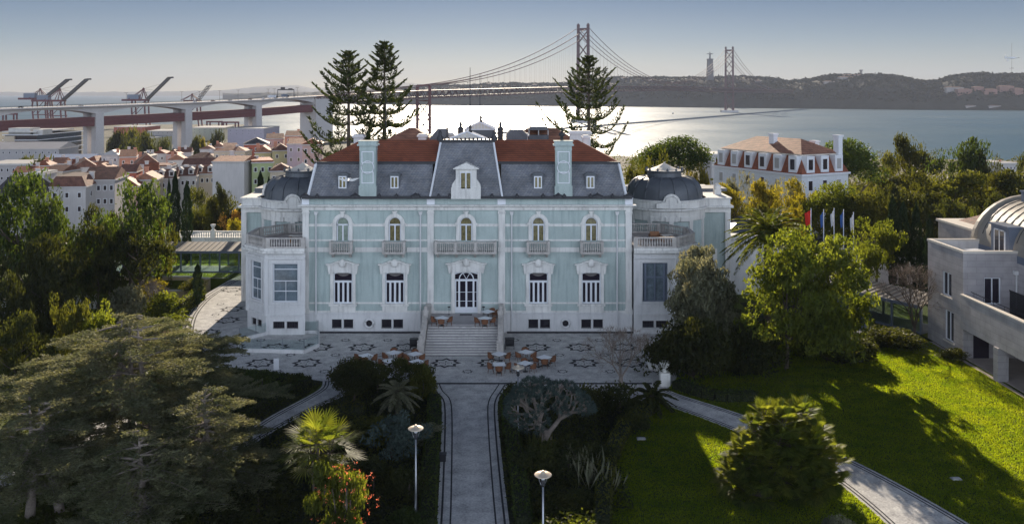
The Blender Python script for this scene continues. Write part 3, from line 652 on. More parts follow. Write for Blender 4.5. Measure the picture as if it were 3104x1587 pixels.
# plinth with basement openings
bh = []
BW = [(1007,1036),(1043,1071),(1157,1187),(1193,1222),(1602,1631),(1637,1667),(1762,1791),(1798,1827)]
for a, b_ in BW: bh.append((fx(a), fx(b_), fz(992), fz(967)))
for x in (1120, 1714): bh.append((fx(x)-.32, fx(x)+.32, fz(978)-.32, fz(978)+.32))
wall_panel(XL-.08, XR+.08, 0, 1.9, YF-.12, bh, .3, M['plinth'], "plinth")
MB().box(XL-.14, -8.6, YF-.2, YF-.12, 1.86, 2.02).box(-.7, XR+.14, YF-.2, YF-.12, 1.86, 2.02).build("plinth_moulding", M['plinth'], PAL)
MB().box(XL-.2, -8.75, YF-.42, YF-.12, 0, .12).build("base_step", M['basalt'], PAL); MB().box(-.5, XR+.2, YF-.42, YF-.12, 0, .12).build("base_step", M['basalt'], PAL)
proto = {}
def rep(key, make, loc):             # first call builds the part, later calls copy it with its sub-parts
    if key not in proto: o = make(); proto[key] = o
    else: o = copy_tree(proto[key], PAL)
    o.location = loc; return o
def mk_base_window():
    o = MB().box(-.50, .50, -.03, 0, -.44, -.40).box(-.50, .50, -.03, 0, .40, .44).build("basement_window", M['iron'], PAL)
    b_ = MB()
    for i in range(8): x = -.44 + i * .125; b_.tube([(x, -.02, -.42), (x, -.02, .42)], .016, 5)
    b_.build("bars", M['iron'], o)
    MB().box(-.48, .48, .2, .22, -.42, .42).build("pane", M['glass_dark'], o); return o
for a, b_ in BW: rep('bw', mk_base_window, (fx((a+b_)/2), YF-.12, fz(979.5)))
def mk_oculus():
    b_ = MB(); b_.tube([(math.cos(t_)*.42, -.05, math.sin(t_)*.42) for t_ in np.linspace(0, 2*math.pi, 25)], .12, 8)
    o = b_.build("round_window", M['plinth'], PAL); b2 = MB()
    b2.add([(math.cos(t_)*.40, .06, math.sin(t_)*.40) for t_ in np.linspace(0, 2*math.pi, 25)[:-1]], [tuple(range(24))]); b2.build("pane", M['glass_dark'], o)
    b3 = MB()
    for k in range(3): a = k*math.pi/3; b3.bar((-math.cos(a)*.36, .02, -math.sin(a)*.36), (math.cos(a)*.36, .02, math.sin(a)*.36), .03)
    b3.build("grille", M['iron'], o)
    return o
for x in (1120, 1714): rep('oc', mk_oculus, (fx(x), YF-.13, fz(978)))
# pilasters / quoins
pl = MB()
def pil(x0, x1, z0, z1, p=.16):
    b_ = MB(); b_.box(x0, x1, YF-p, YF+.02, z0, z1); b_.box(x0-.06, x1+.06, YF-p-.08, YF, z1-.45, z1-.25); b_.box(x0-.08, x1+.08, YF-p-.1, YF, z0, z0+.45)
    b_.box(x0-.05, x1+.05, YF-p-.07, YF, fz(760), fz(749)); b_.build("pilaster", M['white_stone'], PAL)
pil(XL-.03, fx(937), 1.9, fz(633)); pil(fx(1896), XR+.03, 1.9, fz(633)); pil(fx(1296), fx(1315), 1.95, fz(633)); pil(fx(1511), fx(1531), 1.95, fz(633))
# horizontal mouldings between the pilasters
def band(z0, z1, p, name, gaps=(), segs=((937,1296),(1315,1511),(1531,1896)), mat='white_stone'):
    b_ = MB()
    for a, c in segs:
        cuts = sorted([g_ for g_ in gaps if a < (g_[0]+g_[1])/2 < c]); s0 = a
        for g_ in cuts + [(c, c)]:
            if g_[0] - s0 > 3: b_.box(fx(s0), fx(g_[0]), YF-p, YF-.003, z0, z1)
            s0 = g_[1]
    b_.build(name, M[mat], PAL)
ug = [(x-31, x+31) for x in UPX]; lg_ = [(x-39, x+39) for x in LOX] + [(1374, 1453)]
band(fz(686), fz(678), .05, "string_course", ug); band(fz(730), fz(725), .06, "string_course", ug)
bg_ = [(x-36, x+36) for x in LOX] + [(1318, 1508)]
band(fz(763), fz(749), .10, "belt_course", bg_); band(fz(920), fz(915), .05, "string_course", lg_); band(fz(955), fz(941), .06, "belt_course", [(1374, 1453)])
# entablature
en = MB(); en.box(XL-.1, XR+.1, YF-.18, YF+.02, fz(636), fz(626)); en.box(XL-.22, XR+.22, YF-.3, YF+.02, fz(626), fz(622.5)).box(XL-.42, XR+.42, YF-.55, YF+.02, fz(622.5), fz(619)); en.build("cornice", M['white_stone'], PAL)
dn = MB()
for i in range(110):
    x = XL + .1 + i * (XR-XL-.2)/109; dn.box(x-.07, x+.07, YF-.40, YF-.3, fz(625.5), fz(622.5))
dn.build("dentils", M['white_stone'], PAL)
MB().box(XL-.05, XR+.05, YF-.12, YF+.3, fz(619), fz(602)).build("attic_band", M['teal'], PAL)
en = MB(); en.box(XL-.15, XR+.15, YF-.24, YF+.3, fz(602), fz(598.5))
for a, b_ in ((916, 938), (1294, 1318), (1508, 1533), (1894, 1917)): en.box(fx(a), fx(b_), YF-.2, YF+.1, fz(619), fz(602))
en.build("attic_coping", M['white_paint'], PAL)
# downpipes
for x in (959, 1275, 1551, 1870):
    o = MB(); o.tube([(fx(x), YF-.2, .15), (fx(x), YF-.2, fz(650))], .075, 8); o.frus((fx(x)-.12, fx(x)+.12, YF-.3, YF-.03), fz(650), (fx(x)-.2, fx(x)+.2, YF-.35, YF-.03), fz(640)); o.build("downpipe", M['plinth'], PAL)
# upper windows
def arch_pts(r, zc, hw=None, n=18, a0=0, a1=math.pi): return [(r*math.cos(a), zc + r*math.sin(a)) for a in np.linspace(a0, a1, n)]
def ring_extrude(mb, inner, outer, y0, y1, m=0):
    n = len(inner); vs = [(x, y0, z) for x, z in outer] + [(x, y0, z) for x, z in inner] + [(x, y1, z) for x, z in outer] + [(x, y1, z) for x, z in inner]
    fs = []
    for i in range(n-1): fs += [(i, i+1, n+i+1, n+i), (2*n+i, 2*n+i+1, i+1, i), (n+i, n+i+1, 3*n+i+1, 3*n+i)]
    mb.add(vs, fs, m)
def mk_upper(glass):
    zs = fz(677) - fz(729); H_ = fz(655) - fz(729); o = MB(); y0 = -.14
    inner = [(.64, 0), (.64, zs)] + arch_pts(.64, zs) + [(-.64, zs), (-.64, 0)]; outer = [(1.0, 0), (1.0, zs)] + arch_pts(1.0, zs) + [(-1.0, zs), (-1.0, 0)]
    ring_extrude(o, inner, outer, y0, .02)
    o.box(-1.12, -.64, y0-.05, .02, zs-.12, zs+.06).box(.64, 1.12, y0-.05, .02, zs-.12, zs+.06)
    o.prism([(-.11, y0-.1, zs+.66), (.11, y0-.1, zs+.66), (.2, y0-.1, zs+1.16), (-.2, y0-.1, zs+1.16)], (0, .2, 0)); o.box(-.26, .26, y0-.13, .02, zs+1.16, zs+1.26)
    w_ = o.build("upper_window", M['white_stone'], PAL)
    f_ = MB(); inn = [(.54, .1), (.54, zs)] + arch_pts(.54, zs) + [(-.54, zs), (-.54, .1)]; out = [(.64, 0), (.64, zs)] + arch_pts(.64, zs) + [(-.64, zs), (-.64, 0)]
    ring_extrude(f_, inn, out, .08, .16); f_.box(-.62, .62, .07, .15, zs-.22, zs-.06).box(-.07, .07, .075, .15, 0, zs-.2)
    f_.box(-.13, .13, .05, .13, .1, zs-.25) if False else None
    f_.box(-.62, -.50, .07, .15, 0, zs-.1).box(.50, .62, .07, .15, 0, zs-.1).build("frame", M['white_paint'], w_)
    g_ = MB(); pts = [(.62, 0), (.62, zs)] + arch_pts(.62, zs) + [(-.62, zs), (-.62, 0)]
    g_.prism([(x, .2, z) for x, z in pts], (0, .02, 0)).build("pane", glass, w_); return w_
for x, gl in zip(UPX, ('glass_pale', 'glass_warm', 'glass_warm', 'glass_warm', 'glass_warm')):
    rep('up'+gl, lambda: mk_upper(M[gl]), (fx(x), YF, fz(729)))
# balconies
def balusters(mb, a, b_, z0, h, step=.22, r=.075):
    a, b_ = Vector(a), Vector(b_); L_ = (b_-a).length; n = max(int(L_/step), 1)
    for i in range(n):
        p = a.lerp(b_, (i+.5)/n); mb.lathe(p.x, p.y, [(r*.7, z0), (r*.55, z0+h*.12), (r*1.15, z0+h*.35), (r*.5, z0+h*.72), (r*.8, z0+h*.9), (r*.8, z0+h)], 7)
def mk_balcony(w_, name="balcony", posts=2):
    hw = w_/2; zt = fz(729)+.02 - fz(763); o = MB(); o.box(-hw, hw, -1.0, -.1, .0, .14).box(-hw+.08, hw-.08, -.92, -.1, -.1, 0)
    b_ = o.build(name, M['old_stone'], PAL)
    r_ = MB(); r_.box(-hw+.02, hw-.02, -.98, -.78, zt-.12, zt)
    for s in (-1, 1): r_.box(s*hw-(.12 if s > 0 else -.12)-.1, s*hw-(.12 if s > 0 else -.12)+.1, -.78, -.1, zt-.12, zt)
    for i in range(posts):
        x = -hw+.14 + (w_-.28)*i/(posts-1); r_.box(x-.13, x+.13, -1.0, -.76, .14, zt+.02)
    for i in range(posts-1):
        xa = -hw+.27 + (w_-.28)*i/(posts-1); xb = -hw+.01 + (w_-.28)*(i+1)/(posts-1); balusters(r_, (xa, -.88, 0), (xb, -.88, 0), .14, zt-.26, .2)
    for s in (-1, 1): balusters(r_, (s*(hw-.12), -.75, 0), (s*(hw-.12), -.12, 0), .14, zt-.26, .22)
    r_.build("balustrade", M['old_stone'], b_)
    for i in range(posts):
        k_ = MB(); x = -hw+.3 + (w_-.6)*i/(posts-1); k_.prism([(x-.11, -.75, -.1), (x-.11, -.12, -.1), (x-.11, -.12, -.52), (x-.11, -.35, -.48)], (.22, 0, 0)); k_.build("bracket", M['old_stone'], b_)
    return b_
for x in (1038, 1197, 1631, 1792): rep('bal', lambda: mk_balcony(2.32), (fx(x), YF, fz(763)))
cb_ = mk_balcony(6.2, "long_balcony", 4); cb_.location = (fx(1412.5), YF, fz(763))
# ground floor windows with hoods
def hood(o, hw, zt, crest=.42):
    pr = [(-hw, zt), (-hw*.72, zt+.04), (-hw*.3, zt+.3), (0, zt+crest), (hw*.3, zt+.3), (hw*.72, zt+.04), (hw, zt)]
    o.prism([(x, -.42, z) for x, z in pr] + [(x, -.42, z-.12) for x, z in reversed(pr)], (0, .42, 0))
    o.prism([(x*.94, -.22, z-.12) for x, z in pr] + [(hw*.86, -.22, zt-.9), (-hw*.86, -.22, zt-.9)], (0, .2, 0))
    for s in (-1, 1):
        o.box(s*hw*.80-.13, s*hw*.80+.13, -.34, 0, zt-.75, zt-.12); o.box(s*hw*.80-.09, s*hw*.80+.09, -.28, 0, zt-1.0, zt-.75)
    o.lathe(0, -.36, [(.06, zt-.32), (.3, zt-.22), (.36, zt+.06), (.26, zt+.36), (.08, zt+.5)], 10, sx=1, sy=.5)
def mk_lower():
    z0 = fz(919); H_ = fz(823) - z0; o = MB()
    o.box(-1.26, -.96, -.14, .02, 0, H_+.1).box(.96, 1.26, -.14, .02, 0, H_+.1).box(-1.26, 1.26, -.14, .02, H_-.02, H_+.55)
    o.box(-1.4, 1.4, -.28, .02, -.22, 0).box(-1.26, 1.26, -.10, .02, fz(960)-z0, -.22)
    hood(o, 1.66, fz(798) - z0, .34)
    w_ = o.build("ground_floor_window", M['white_stone'], PAL); f_ = MB(); zt = fz(853) - z0
    f_.box(-.95, .95, .06, .16, zt-.11, zt+.1)
    for x in (-.9, -.47, 0, .47, .9): hw = .07 if abs(x) > .8 else .1; f_.box(x-hw, x+hw, .06+abs(x)*.002, .15, .02, zt-.1)
    f_.box(-.96, .96, .055, .14, 0, .12).box(-.96, -.86, .055, .15, zt+.1, H_).box(.86, .96, .055, .15, zt+.1, H_)
    seg = [(x, H_ - .22*(x/.96)**2) for x in np.linspace(-.96, .96, 13)]
    f_.prism([(x, .05, z-.07) for x, z in seg] + [(.96, .05, H_), (-.96, .05, H_)], (0, .1, 0))
    f_.build("frame", M['white_paint'], w_)
    MB().box(-.95, .95, .2, .22, 0, H_).build("pane", M['glass_dark'], w_)
    cu = MB(); pts = [(x, .17, H_-.08 - .42*math.cos(x/.9*math.pi/2)) for x in np.linspace(-.88, .88, 13)]
    cu.add(pts + [(p[0], .17, H_-.05) for p in pts], [(i, i+1, 14+i, 13+i) for i in range(12)]); cu.build("blind", M['blind'], w_)
    return w_
for x in LOX: rep('lo', mk_lower, (fx(x), YF, fz(919)))
# entrance door
H_ = fz(823) - 1.95; o = MB(); o.box(-1.5, -1.14, -.16, .02, 0, H_+.2).box(1.14, 1.5, -.16, .02, 0, H_+.2).box(-1.5, 1.5, -.16, .02, H_-.02, H_+.55)
hood(o, 2.05, fz(796) - 1.95, .4); dr = o.build("entrance_door", M['white_stone'], PAL); dr.location = (fx(1413.5), YF, 1.95)
f_ = MB(); zt = fz(849) - 1.95
f_.box(-1.13, 1.13, .05, .15, zt-.1, zt+.1)
for x in (-1.08, -.72, 0, .72, 1.08): hw = .06 if abs(x) > 1 else .09; f_.box(x-hw, x+hw, .06, .14, .5, zt-.1)
f_.box(-1.14, 1.14, .045, .14, 0, .55)
for z in (1.15, 2.05): f_.box(-1.1, 1.1, .075, .13, z-.02, z+.02)
ring_extrude(f_, [(x, z) for x, z in arch_pts(.66, zt+.08)], [(x, z) for x, z in arch_pts(.76, zt+.08)], .05, .14)
for a in (60, 90, 120): f_.bar((.0, .1, zt+.1), (.68*math.cos(R(a)), .1, zt+.1+.68*math.sin(R(a))), .05) if a != 90 else None
seg = [(x, H_ - .2*(x/1.14)**2) for x in np.linspace(-1.14, 1.14, 13)]; f_.prism([(x, .05, z-.08) for x, z in seg] + [(1.14, .05, H_), (-1.14, .05, H_)], (0, .1, 0))
f_.build("frame", M['white_paint'], dr); MB().box(-1.13, 1.13, .2, .22, 0, H_).build("pane", M['glass_dark'], dr)
MB().box(-.6, .6, -1.0, -.5, .0, .02).build("doormat", M['iron'], dr)
# mansard of the front wing
def slope_front(name, mat, lo, zlo, hi, zhi, top=True): MB().frus(lo, zlo, hi, zhi, top=top).build(name, mat, PAL)
zE, zS, zR = fz(597), 16.85, 18.97
for (a, b_) in (((-20.3, -8.0), (-19.75, -8.0)), ((-1.1, 11.35), (-1.1, 10.75))):
    MB().frus((a[0], a[1], 87.25, 100), zE, (b_[0], b_[1], 88.45, 98.6), zS, top=False).build("slate_mansard", M['slate'], PAL)
MB().box(-20.9, -8.05, 86.95, 87.35, zE-.12, zE+.14).box(-1.1, 11.95, 86.95, 87.35, zE-.12, zE+.14).box(-8.05, -1.1, 86.9, 87.3, zE-.1, zE+.16).build("eaves_gutter", M['gutter'], PAL)
MB().box(-19.95, -7.6, 88.3, 88.6, zS-.08, zS+.16).box(-1.6, 10.95, 88.3, 88.6, zS-.08, zS+.16).build("ridge_gutter", M['gutter'], PAL)
MB().hip(-19.9, 10.9, 88.4, 97.0, zS+.06, zR, 0, 3.95).build("tiled_roof", M['tile'], PAL)
cm = MB()
for x in (-19.4, -15.5, -13.2, -11.5, -9.3, -7.3, -6.2, -3.4, -2.0, .5, 3.1, 5.2, 7.8, 10.0):
    cm.lathe(x, 87.05, [(.18, zE), (.22, zE+.14), (.1, zE+.34), (.02, zE+.42)], 6)
for x in (-15.6, -9.6, 4.6, 8.5, -20.6, 11.6): cm.lathe(x, 87.05, [(.55, zE), (.5, zE+.2), (.2, zE+.36), (.02, zE+.5)], 8, sy=.4)
cm.build("eaves_ornaments", M['gutter'], PAL)
# sloping corner ribs
for xs_ in ((-20.35, -19.8), (11.4, 10.8)): MB().bar((xs_[0], 87.2, zE+.1), (xs_[1], 88.4, zS), .22, .16).build("hip_rib", M['white_paint'], PAL)
# central pavilion
MB().frus((-8.1, -1.0, 87.1, 96), zE+.02, (-7.2, -1.9, 88.7, 94.5), 19.0, top=True).build("pavilion_roof", M['slate'], PAL)
MB().bar((-8.15, 87.05, zE+.1), (-7.22, 88.65, 19.0), .16, .12).build("pavilion_rib", M['white_paint'], PAL); MB().bar((-.98, 87.05, zE+.1), (-1.88, 88.65, 19.0), .16, .12).build("pavilion_rib", M['white_paint'], PAL)
cr_ = MB(); cr_.box(-7.4, -1.7, 88.55, 88.9, 18.95, 19.22)
for i in range(14): cr_.lathe(-7.2 + i*.41, 88.7, [(.08, 19.22), (.1, 19.3), (.02, 19.42)], 6)
for x in (-7.3, -1.8): cr_.lathe(x, 88.75, [(.3, 19.1), (.34, 19.4), (.16, 19.7), (.2, 19.95), (.03, 20.2)], 8)
cr_.build("pavilion_cresting", M['gutter'], PAL)
# pavilion dormer
o = MB(); xa, xb = fx(1383), fx(1445); o.box(fx(1369), fx(1458), 86.8, 88.5, zE-.1, fz(566)); o.box(xa, xb, 86.9, 90, fz(566), fz(508))
o.prism([(xa-.22, 86.75, fz(508)), (xb+.22, 86.75, fz(508)), ((xa+xb)/2, 86.75, fz(491))], (0, 3.5, 0)); o.box(xa-.25, xb+.25, 86.7, 90, fz(511), fz(507.5))
for s, x in ((-1, xa), (1, xb)): o.prism([(x, 86.95, fz(566)), (x + s*.42, 86.95, fz(566)), (x + s*.38, 86.95, fz(557)), (x, 86.95, fz(540))], (0, .5, 0))
dm = o.build("dormer", M['white_stone'], PAL); MB().box(fx(1396), fx(1430), 86.84, 86.9, fz(571), fz(519)).build("frame", M['white_paint'], dm)
MB().box(fx(1399), fx(1411), 86.80, 86.85, fz(569), fz(522)).box(fx(1416), fx(1427), 86.80, 86.85, fz(569), fz(522)).build("pane", M['glass_warm'], dm)
# small dormer windows
def mk_small():
    o = MB(); o.box(-.55, .55, -.12, 1.2, -.85, .72).prism([(-.72, -.16, .72), (.72, -.16, .72), (.3, -.16, .95), (-.3, -.16, .95)], (0, 1.2, 0)); o.box(-.68, .68, -.25, .5, -.98, -.85)
    d = o.build("small_dormer", M['lead'], PAL); MB().box(-.40, .40, -.20, -.12, -.62, .60).build("frame", M['white_paint'], d)
    MB().box(-.29, -.07, -.225, -.195, -.50, .48).box(.07, .29, -.225, -.195, -.50, .48).build("pane", M['glass_warm'], d); return d
for x in (1040, 1197, 1630.5, 1789): 
    p = P(x, 551, 87.9); rep('sd', mk_small, (p.x, 87.75, p.z))
# tall panelled chimneys
def mk_chimney():
    hw = .80; o = MB(); zt = 5.65; o.box(-hw-.08, hw+.08, -.48, .75, 0, 1.2).box(-hw, hw, -.4, .7, 1.2, zt-.9)
    o.box(-hw-.04, hw+.04, -.44, .74, zt-.9, zt-.78).box(-hw-.02, hw+.02, -.42, .72, zt-.78, zt-.45)
    c_ = o.build("chimney", M['teal'], PAL)
    k = MB(); k.box(-hw-.22, hw+.22, -.6, .9, zt-.45, zt-.30).box(-hw-.10, hw+.10, -.5, .8, zt-.30, zt-.02).box(-hw-.18, hw+.18, -.56, .86, zt-.02, zt+.05); k.build("chimney_cap", M['teal'], c_)
    t_ = MB()
    def rect(x0, x1, z0, z1, w=.085):
        for (a, b_, c, d) in ((x0, x1, z0, z0+w), (x0, x1, z1-w, z1), (x0, x0+w, z0+w, z1-w), (x1-w, x1, z0+w, z1-w)): t_.box(a, b_, -.46, -.40, c, d)
    rect(-.6, .6, 1.45, 2.62); rect(-.6, .6, 3.5, 4.65)
    t_.tube([(math.cos(a)*.62, -.44, 3.06 + math.sin(a)*.62) for a in np.linspace(0, 2*math.pi, 29)], .055, 6)
    t_.build("raised_panels", M['white_paint'], c_); return c_
rep('ch', mk_chimney, (fx(1116.5), 87.55, zE-.05)); rep('ch', mk_chimney, (fx(1707.5), 87.55, zE-.05))
k = MB(); x = fx(1703); k.lathe(x, 87.7, [(.16, 19.2), (.16, 19.6), (.32, 19.65), (.3, 19.9), (.1, 20.0), (.03, 20.9)], 8).build("chimney_cowl", M['gutter'], PAL)
# roofs behind the front wing
MB().box(-18.5, 11.0, 97.2, 117, 0, 16.4).build("rear_wing", M['teal'], PAL)
MB().hip(-18.6, -5.6, 98.5, 113, 16.4, 19.75, 0, 6.2).build("rear_roof", M['tile_pale'], PAL)
MB().hip(-3.6, 10.8, 98.5, 113, 16.4, 19.7, 0, 5.5).build("rear_roof", M['tile_pale'], PAL)
def lantern(x0, x1, y0, y1, z0, z1, name):
    b_ = MB(); b_.box(x0, x1, y0, y1, 16.4, z0); o = b_.build(name, M['lead'], PAL); g_ = MB(); xm = (x0+x1)/2
    g_.add([(x0,y0,z0),(x1,y0,z0),(xm,y0,z1),(x0,y1,z0),(x1,y1,z0),(xm,y1,z1)], [(0,1,2),(3,5,4),(0,2,5,3),(1,4,5,2)]); g_.build("glazed_gable", M['railglass'] if False else M['cap'], o)
    r_ = MB(); n = 9
    for i in range(n+1):
        x = x0 + (x1-x0)*i/n; zz = z0 + (z1-z0)*(1-abs(x-xm)/((x1-x0)/2)); r_.bar((x, y0-.04, z0), (x, y0-.04, zz), .06)
    for y in (y0-.05, y1+.05): r_.bar((x0-.1, y, z0), (xm, y, z1+.05), .14); r_.bar((x1+.1, y, z0), (xm, y, z1+.05), .14)
    for i in range(1, 5):
        y = y0 + (y1-y0)*i/5; r_.bar((x0, y, z0+.04), (xm, y, z1+.04), .06); r_.bar((x1, y, z0+.04), (xm, y, z1+.04), .06)
    r_.bar((x0-.1, y0, z0), (x1+.1, y0, z0), .14); r_.build("glazing_bars", M['white_paint'], o); return o
a = P(1360, 424, 94.8); b_ = P(1472, 400, 94.8); lantern(a.x, b_.x, 94.6, 97, 18.9, b_.z, "roof_lantern")
a = P(1409, 392, 110); b_ = P(1500, 371, 110)
o = lantern(a.x, b_.x, 109.5, 114, 19.35, b_.z, "rear_pavilion"); f_ = MB()
for x in (P(1397, 0, 110).x, P(1517, 0, 110).x): f_.box(x-.35, x+.35, 109, 110, 17, 19.3).lathe(x, 109.5, [(.4, 19.3), (.42, 19.5), (.16, 19.75), (.22, 20.0), (.03, 20.4)], 8)
f_.build("corner_finials", M['gutter'], o)
def chim(x0, x1, y0, y1, d, name="roof_chimney", mat='plinth'):
    a = P(x0, y1, d); b_ = P(x1, y0, d); o = MB(); o.box(a.x, b_.x, d, d+1.1, 16.5, b_.z-.35).box(a.x-.15, b_.x+.15, d-.15, d+1.25, b_.z-.35, b_.z-.15).box(a.x-.02, b_.x+.02, d-.02, d+1.1, b_.z-.15, b_.z); o.build(name, M[mat], PAL)
chim(1072, 1100, 408, 440, 99.5); chim(1268, 1292, 406, 424, 99, mat='plinth'); chim(1570, 1600, 404, 424, 99.2); chim(1728, 1790, 397, 424, 100.5); chim(1768, 1784, 410, 445, 96.5); chim(1345, 1372, 402, 424, 104)
a = P(1533, 424, 98.8); b_ = P(1598, 392, 98.8); MB().prism([(a.x, 98.7, 18), (b_.x, 98.7, 18), (b_.x, 98.7, b_.z-.6), ((a.x+b_.x)/2+.6, 98.7, b_.z), ((a.x+b_.x)/2-.6, 98.7, b_.z), (a.x, 98.7, b_.z-.6)], (0, 4, 0)).build("roof_dormer", M['lead'], PAL)
a = P(1302, 424, 98.8); b_ = P(1352, 389, 98.8); MB().prism([(a.x, 98.7, 18), (b_.x, 98.7, 18), (b_.x, 98.7, b_.z), ((a.x+b_.x)/2, 98.7, b_.z), (a.x, 98.7, 18.8)], (0, 4, 0)).build("roof_dormer", M['lead'], PAL)
a = P(1602, 412, 103); b_ = P(1663, 383, 103); o = MB().box(a.x, b_.x, 103, 106, 17, a.z+.1).prism([(a.x-.05, 102.9, b_.z-.45), (a.x+.3, 102.9, b_.z), (b_.x-.3, 102.9, b_.z), (b_.x+.05, 102.9, b_.z-.45)], (0, 3.2, 0)).build("roof_light", M['lead'], PAL)
f_ = MB()
for x in (a.x+.06, (a.x+b_.x)/2, b_.x-.06): f_.box(x-.06, x+.06, 102.95, 103.1, a.z+.1, b_.z-.45).box(x-.06, x+.06, 105.8, 105.95, a.z+.1, b_.z-.45)
f_.build("frame", M['zinc'], o)
# lightning rods
for x, y0, y1, d in ((1425, 205, 410, 95.5), (1455, 225, 372, 111.5), (1170, 265, 400, 110)):
    a = P(x, y1, d); b_ = P(x, y0, d); MB().tube([a, (a.x, d, (a.z+b_.z)/2), b_], [.07, .05, .03], 6).build("lightning_rod", M['gutter'], PAL)
for x, y, d in ((1425, 392, 95.5), (1458, 362, 110.5)):
    p = P(x, y, d); o = MB(); o.lathe(p.x, d, [(.1, p.z-.6), (.25, p.z-.3), (.08, p.z), (.2, p.z+.2), (.04, p.z+.5), (.02, p.z+1.2)], 8); o.bar((p.x-.35, d, p.z+.55), (p.x+.35, d, p.z+.55), .05); o.build("roof_finial", M['gutter'], PAL)
# ------------------------------------------------------------------ domed side wings
def wing(side, xw0, xw1, xc, yc):
    """flat back wall + bowed drum carrying a lead dome"""
    r = 4.35; drum = 4.55
    MB().box(xw0, xw1, 100.9, 115, 0, 10.2).build("wing_wall", M['teal'], PAL)
    t_ = MB(); t_.box(xw0-.1, xw1+.1, 100.7, 115, 10.2, 10.75).box(xw0-.35, xw1+.35, 100.4, 115.2, 10.75, 10.98).box(xw0-.05, xw1+.05, 100.75, 115, 10.98, 11.75).box(xw0-.2, xw1+.2, 100.6, 115.1, 11.75, 11.9); t_.build("wing_parapet", M['white_stone'], PAL)
    ex = xw1 if side > 0 else xw0
    MB().box(ex-.55 if side > 0 else ex-.05, ex+.05 if side > 0 else ex+.55, 100.6, 100.9, 0, 10.2).build("wing_pilaster", M['white_stone'], PAL)
    dr_ = MB(); dr_.lathe(xc, yc, [(drum, 0), (drum, 10.2)], 40).build("drum", M['teal'], PAL)
    p_ = MB(); p_.lathe(xc, yc, [(drum+.02, 9.6), (drum+.12, 9.65), (drum+.12, 10.2), (drum+.18, 10.7), (drum+.45, 10.8), (drum+.45, 10.98), (drum+.1, 11.0), (drum+.1, 11.7), (drum+.22, 11.75), (drum+.22, 11.9), (drum-.3, 11.9)], 40, sm=False).build("drum_parapet", M['white_stone'], PAL)
    for k in range(7):
        a = -math.pi/2 + (k-3)*.52
        MB().cbox(xc + math.cos(a)*(drum+.04), yc + math.sin(a)*(drum+.04), 6, .5, .24, 8.4, 0, a+math.pi/2).build("drum_pilaster", M['white_stone'], PAL)
    for k in (-1, 0, 1):
        a = -math.pi/2 + k*.36; MB().cbox(xc + math.cos(a)*(drum+.06), yc + math.sin(a)*(drum+.06), 9.85, 1.3, .26, .5, 0, a+math.pi/2).build("garland_panel", M['white_stone'], PAL)
    prof = [(r, 11.9)] + [(2.15 + (r-2.15)*math.cos(t_)**.75, 12.05 + 2.2*math.sin(t_)) for t_ in np.linspace(0, math.pi/2-.001, 10)]
    D_ = MB(); D_.lathe(xc, yc, prof, 40).build("dome", M['lead'], PAL)
    rb = MB()
    for k in range(16):
        a = 2*math.pi*k/16 + .1; rb.tube([(xc + (q[0]+.03)*math.cos(a), yc + (q[0]+.03)*math.sin(a), q[1]) for q in prof[1:]], .07, 5)
    rb.build("dome_ribs", M['lead'], PAL)
    tp = MB(); tp.lathe(xc, yc, [(2.0, 14.2), (1.95, 14.75), (2.2, 14.85), (2.2, 15.0), (1.9, 15.0)], 24, sm=False).build("dome_ring", M['lead'], PAL)
    MB().lathe(xc, yc, [(1.85, 15.0), (.9, 15.35), (.12, 15.75), (.05, 15.9)], 16, sm=False).build("dome_skylight", M['cap'], PAL)
    fn = MB()
    for k in range(12):
        a = 2*math.pi*k/12; fn.lathe(xc + math.cos(a)*2.12, yc + math.sin(a)*2.12, [(.1, 15.0), (.14, 15.12), (.02, 15.32)], 6)
    fn.build("ring_finials", M['lead'], PAL)
    md = MB(); yy = yc - drum - .25
    pts = [(xc + .95*math.cos(a), yy, 11.75 + .95*math.sin(a)) for a in np.linspace(0, math.pi, 16)]
    md.prism(pts + [(xc-1.7, yy, 11.6), (xc-1.7, yy, 11.1), (xc+1.7, yy, 11.1), (xc+1.7, yy, 11.6)], (0, .35, 0)); md.tube([(xc + .72*math.cos(a), yy-.03, 11.75 + .72*math.sin(a)) for a in np.linspace(0, math.pi, 16)], .07, 6)
    md.build("drum_crest", M['white_stone'], PAL)
wing(1, 11.9, 25.1, 17.75, 102); wing(-1, -31.1, -20.4, -24.4, 102)
a = P(2130, 600, 106); MB().box(22.3, 26.3, 107, 111, 11.9, 12.25).build("roof_hatch", M['lead'], PAL)
MB().box(-31.2, -27.5, 106, 112, 11.9, 12.4).build("roof_hatch", M['lead'], PAL)
for x in (-29.2, -27.6, 24.4): MB().box(x-.4, x+.4, 103.6, 104.4, 11.9, 12.5).lathe(x, 104, [(.4, 12.5), (.45, 12.9), (.1, 13.2)], 8).build("wing_chimney", M['white_stone'], PAL)
# right wing side entrance with arch
MB().box(21.3, 23.6, 100.6, 100.9, 3.2, 6.0).build("arch_panel", M['white_stone'], PAL); MB().prism([(22.5 + .75*math.cos(a), 100.5, 4.4 + .75*math.sin(a)) for a in np.linspace(0, math.pi, 12)] + [(21.75, 100.5, 2.5), (23.25, 100.5, 2.5)], (0, .12, 0)).build("arched_window", M['glass_dark'], PAL)
# low annex beyond the right wing
MB().box(25.2, 33, 104, 114, 0, 6.6).build("annex", M['plinth'], PAL); MB().box(25.0, 33.3, 103.7, 114.2, 6.6, 7.0).build("annex_parapet", M['white_stone'], PAL); MB().hip(26, 31, 106, 112, 7.0, 8.6).build("annex_roof", M['lead'], PAL)
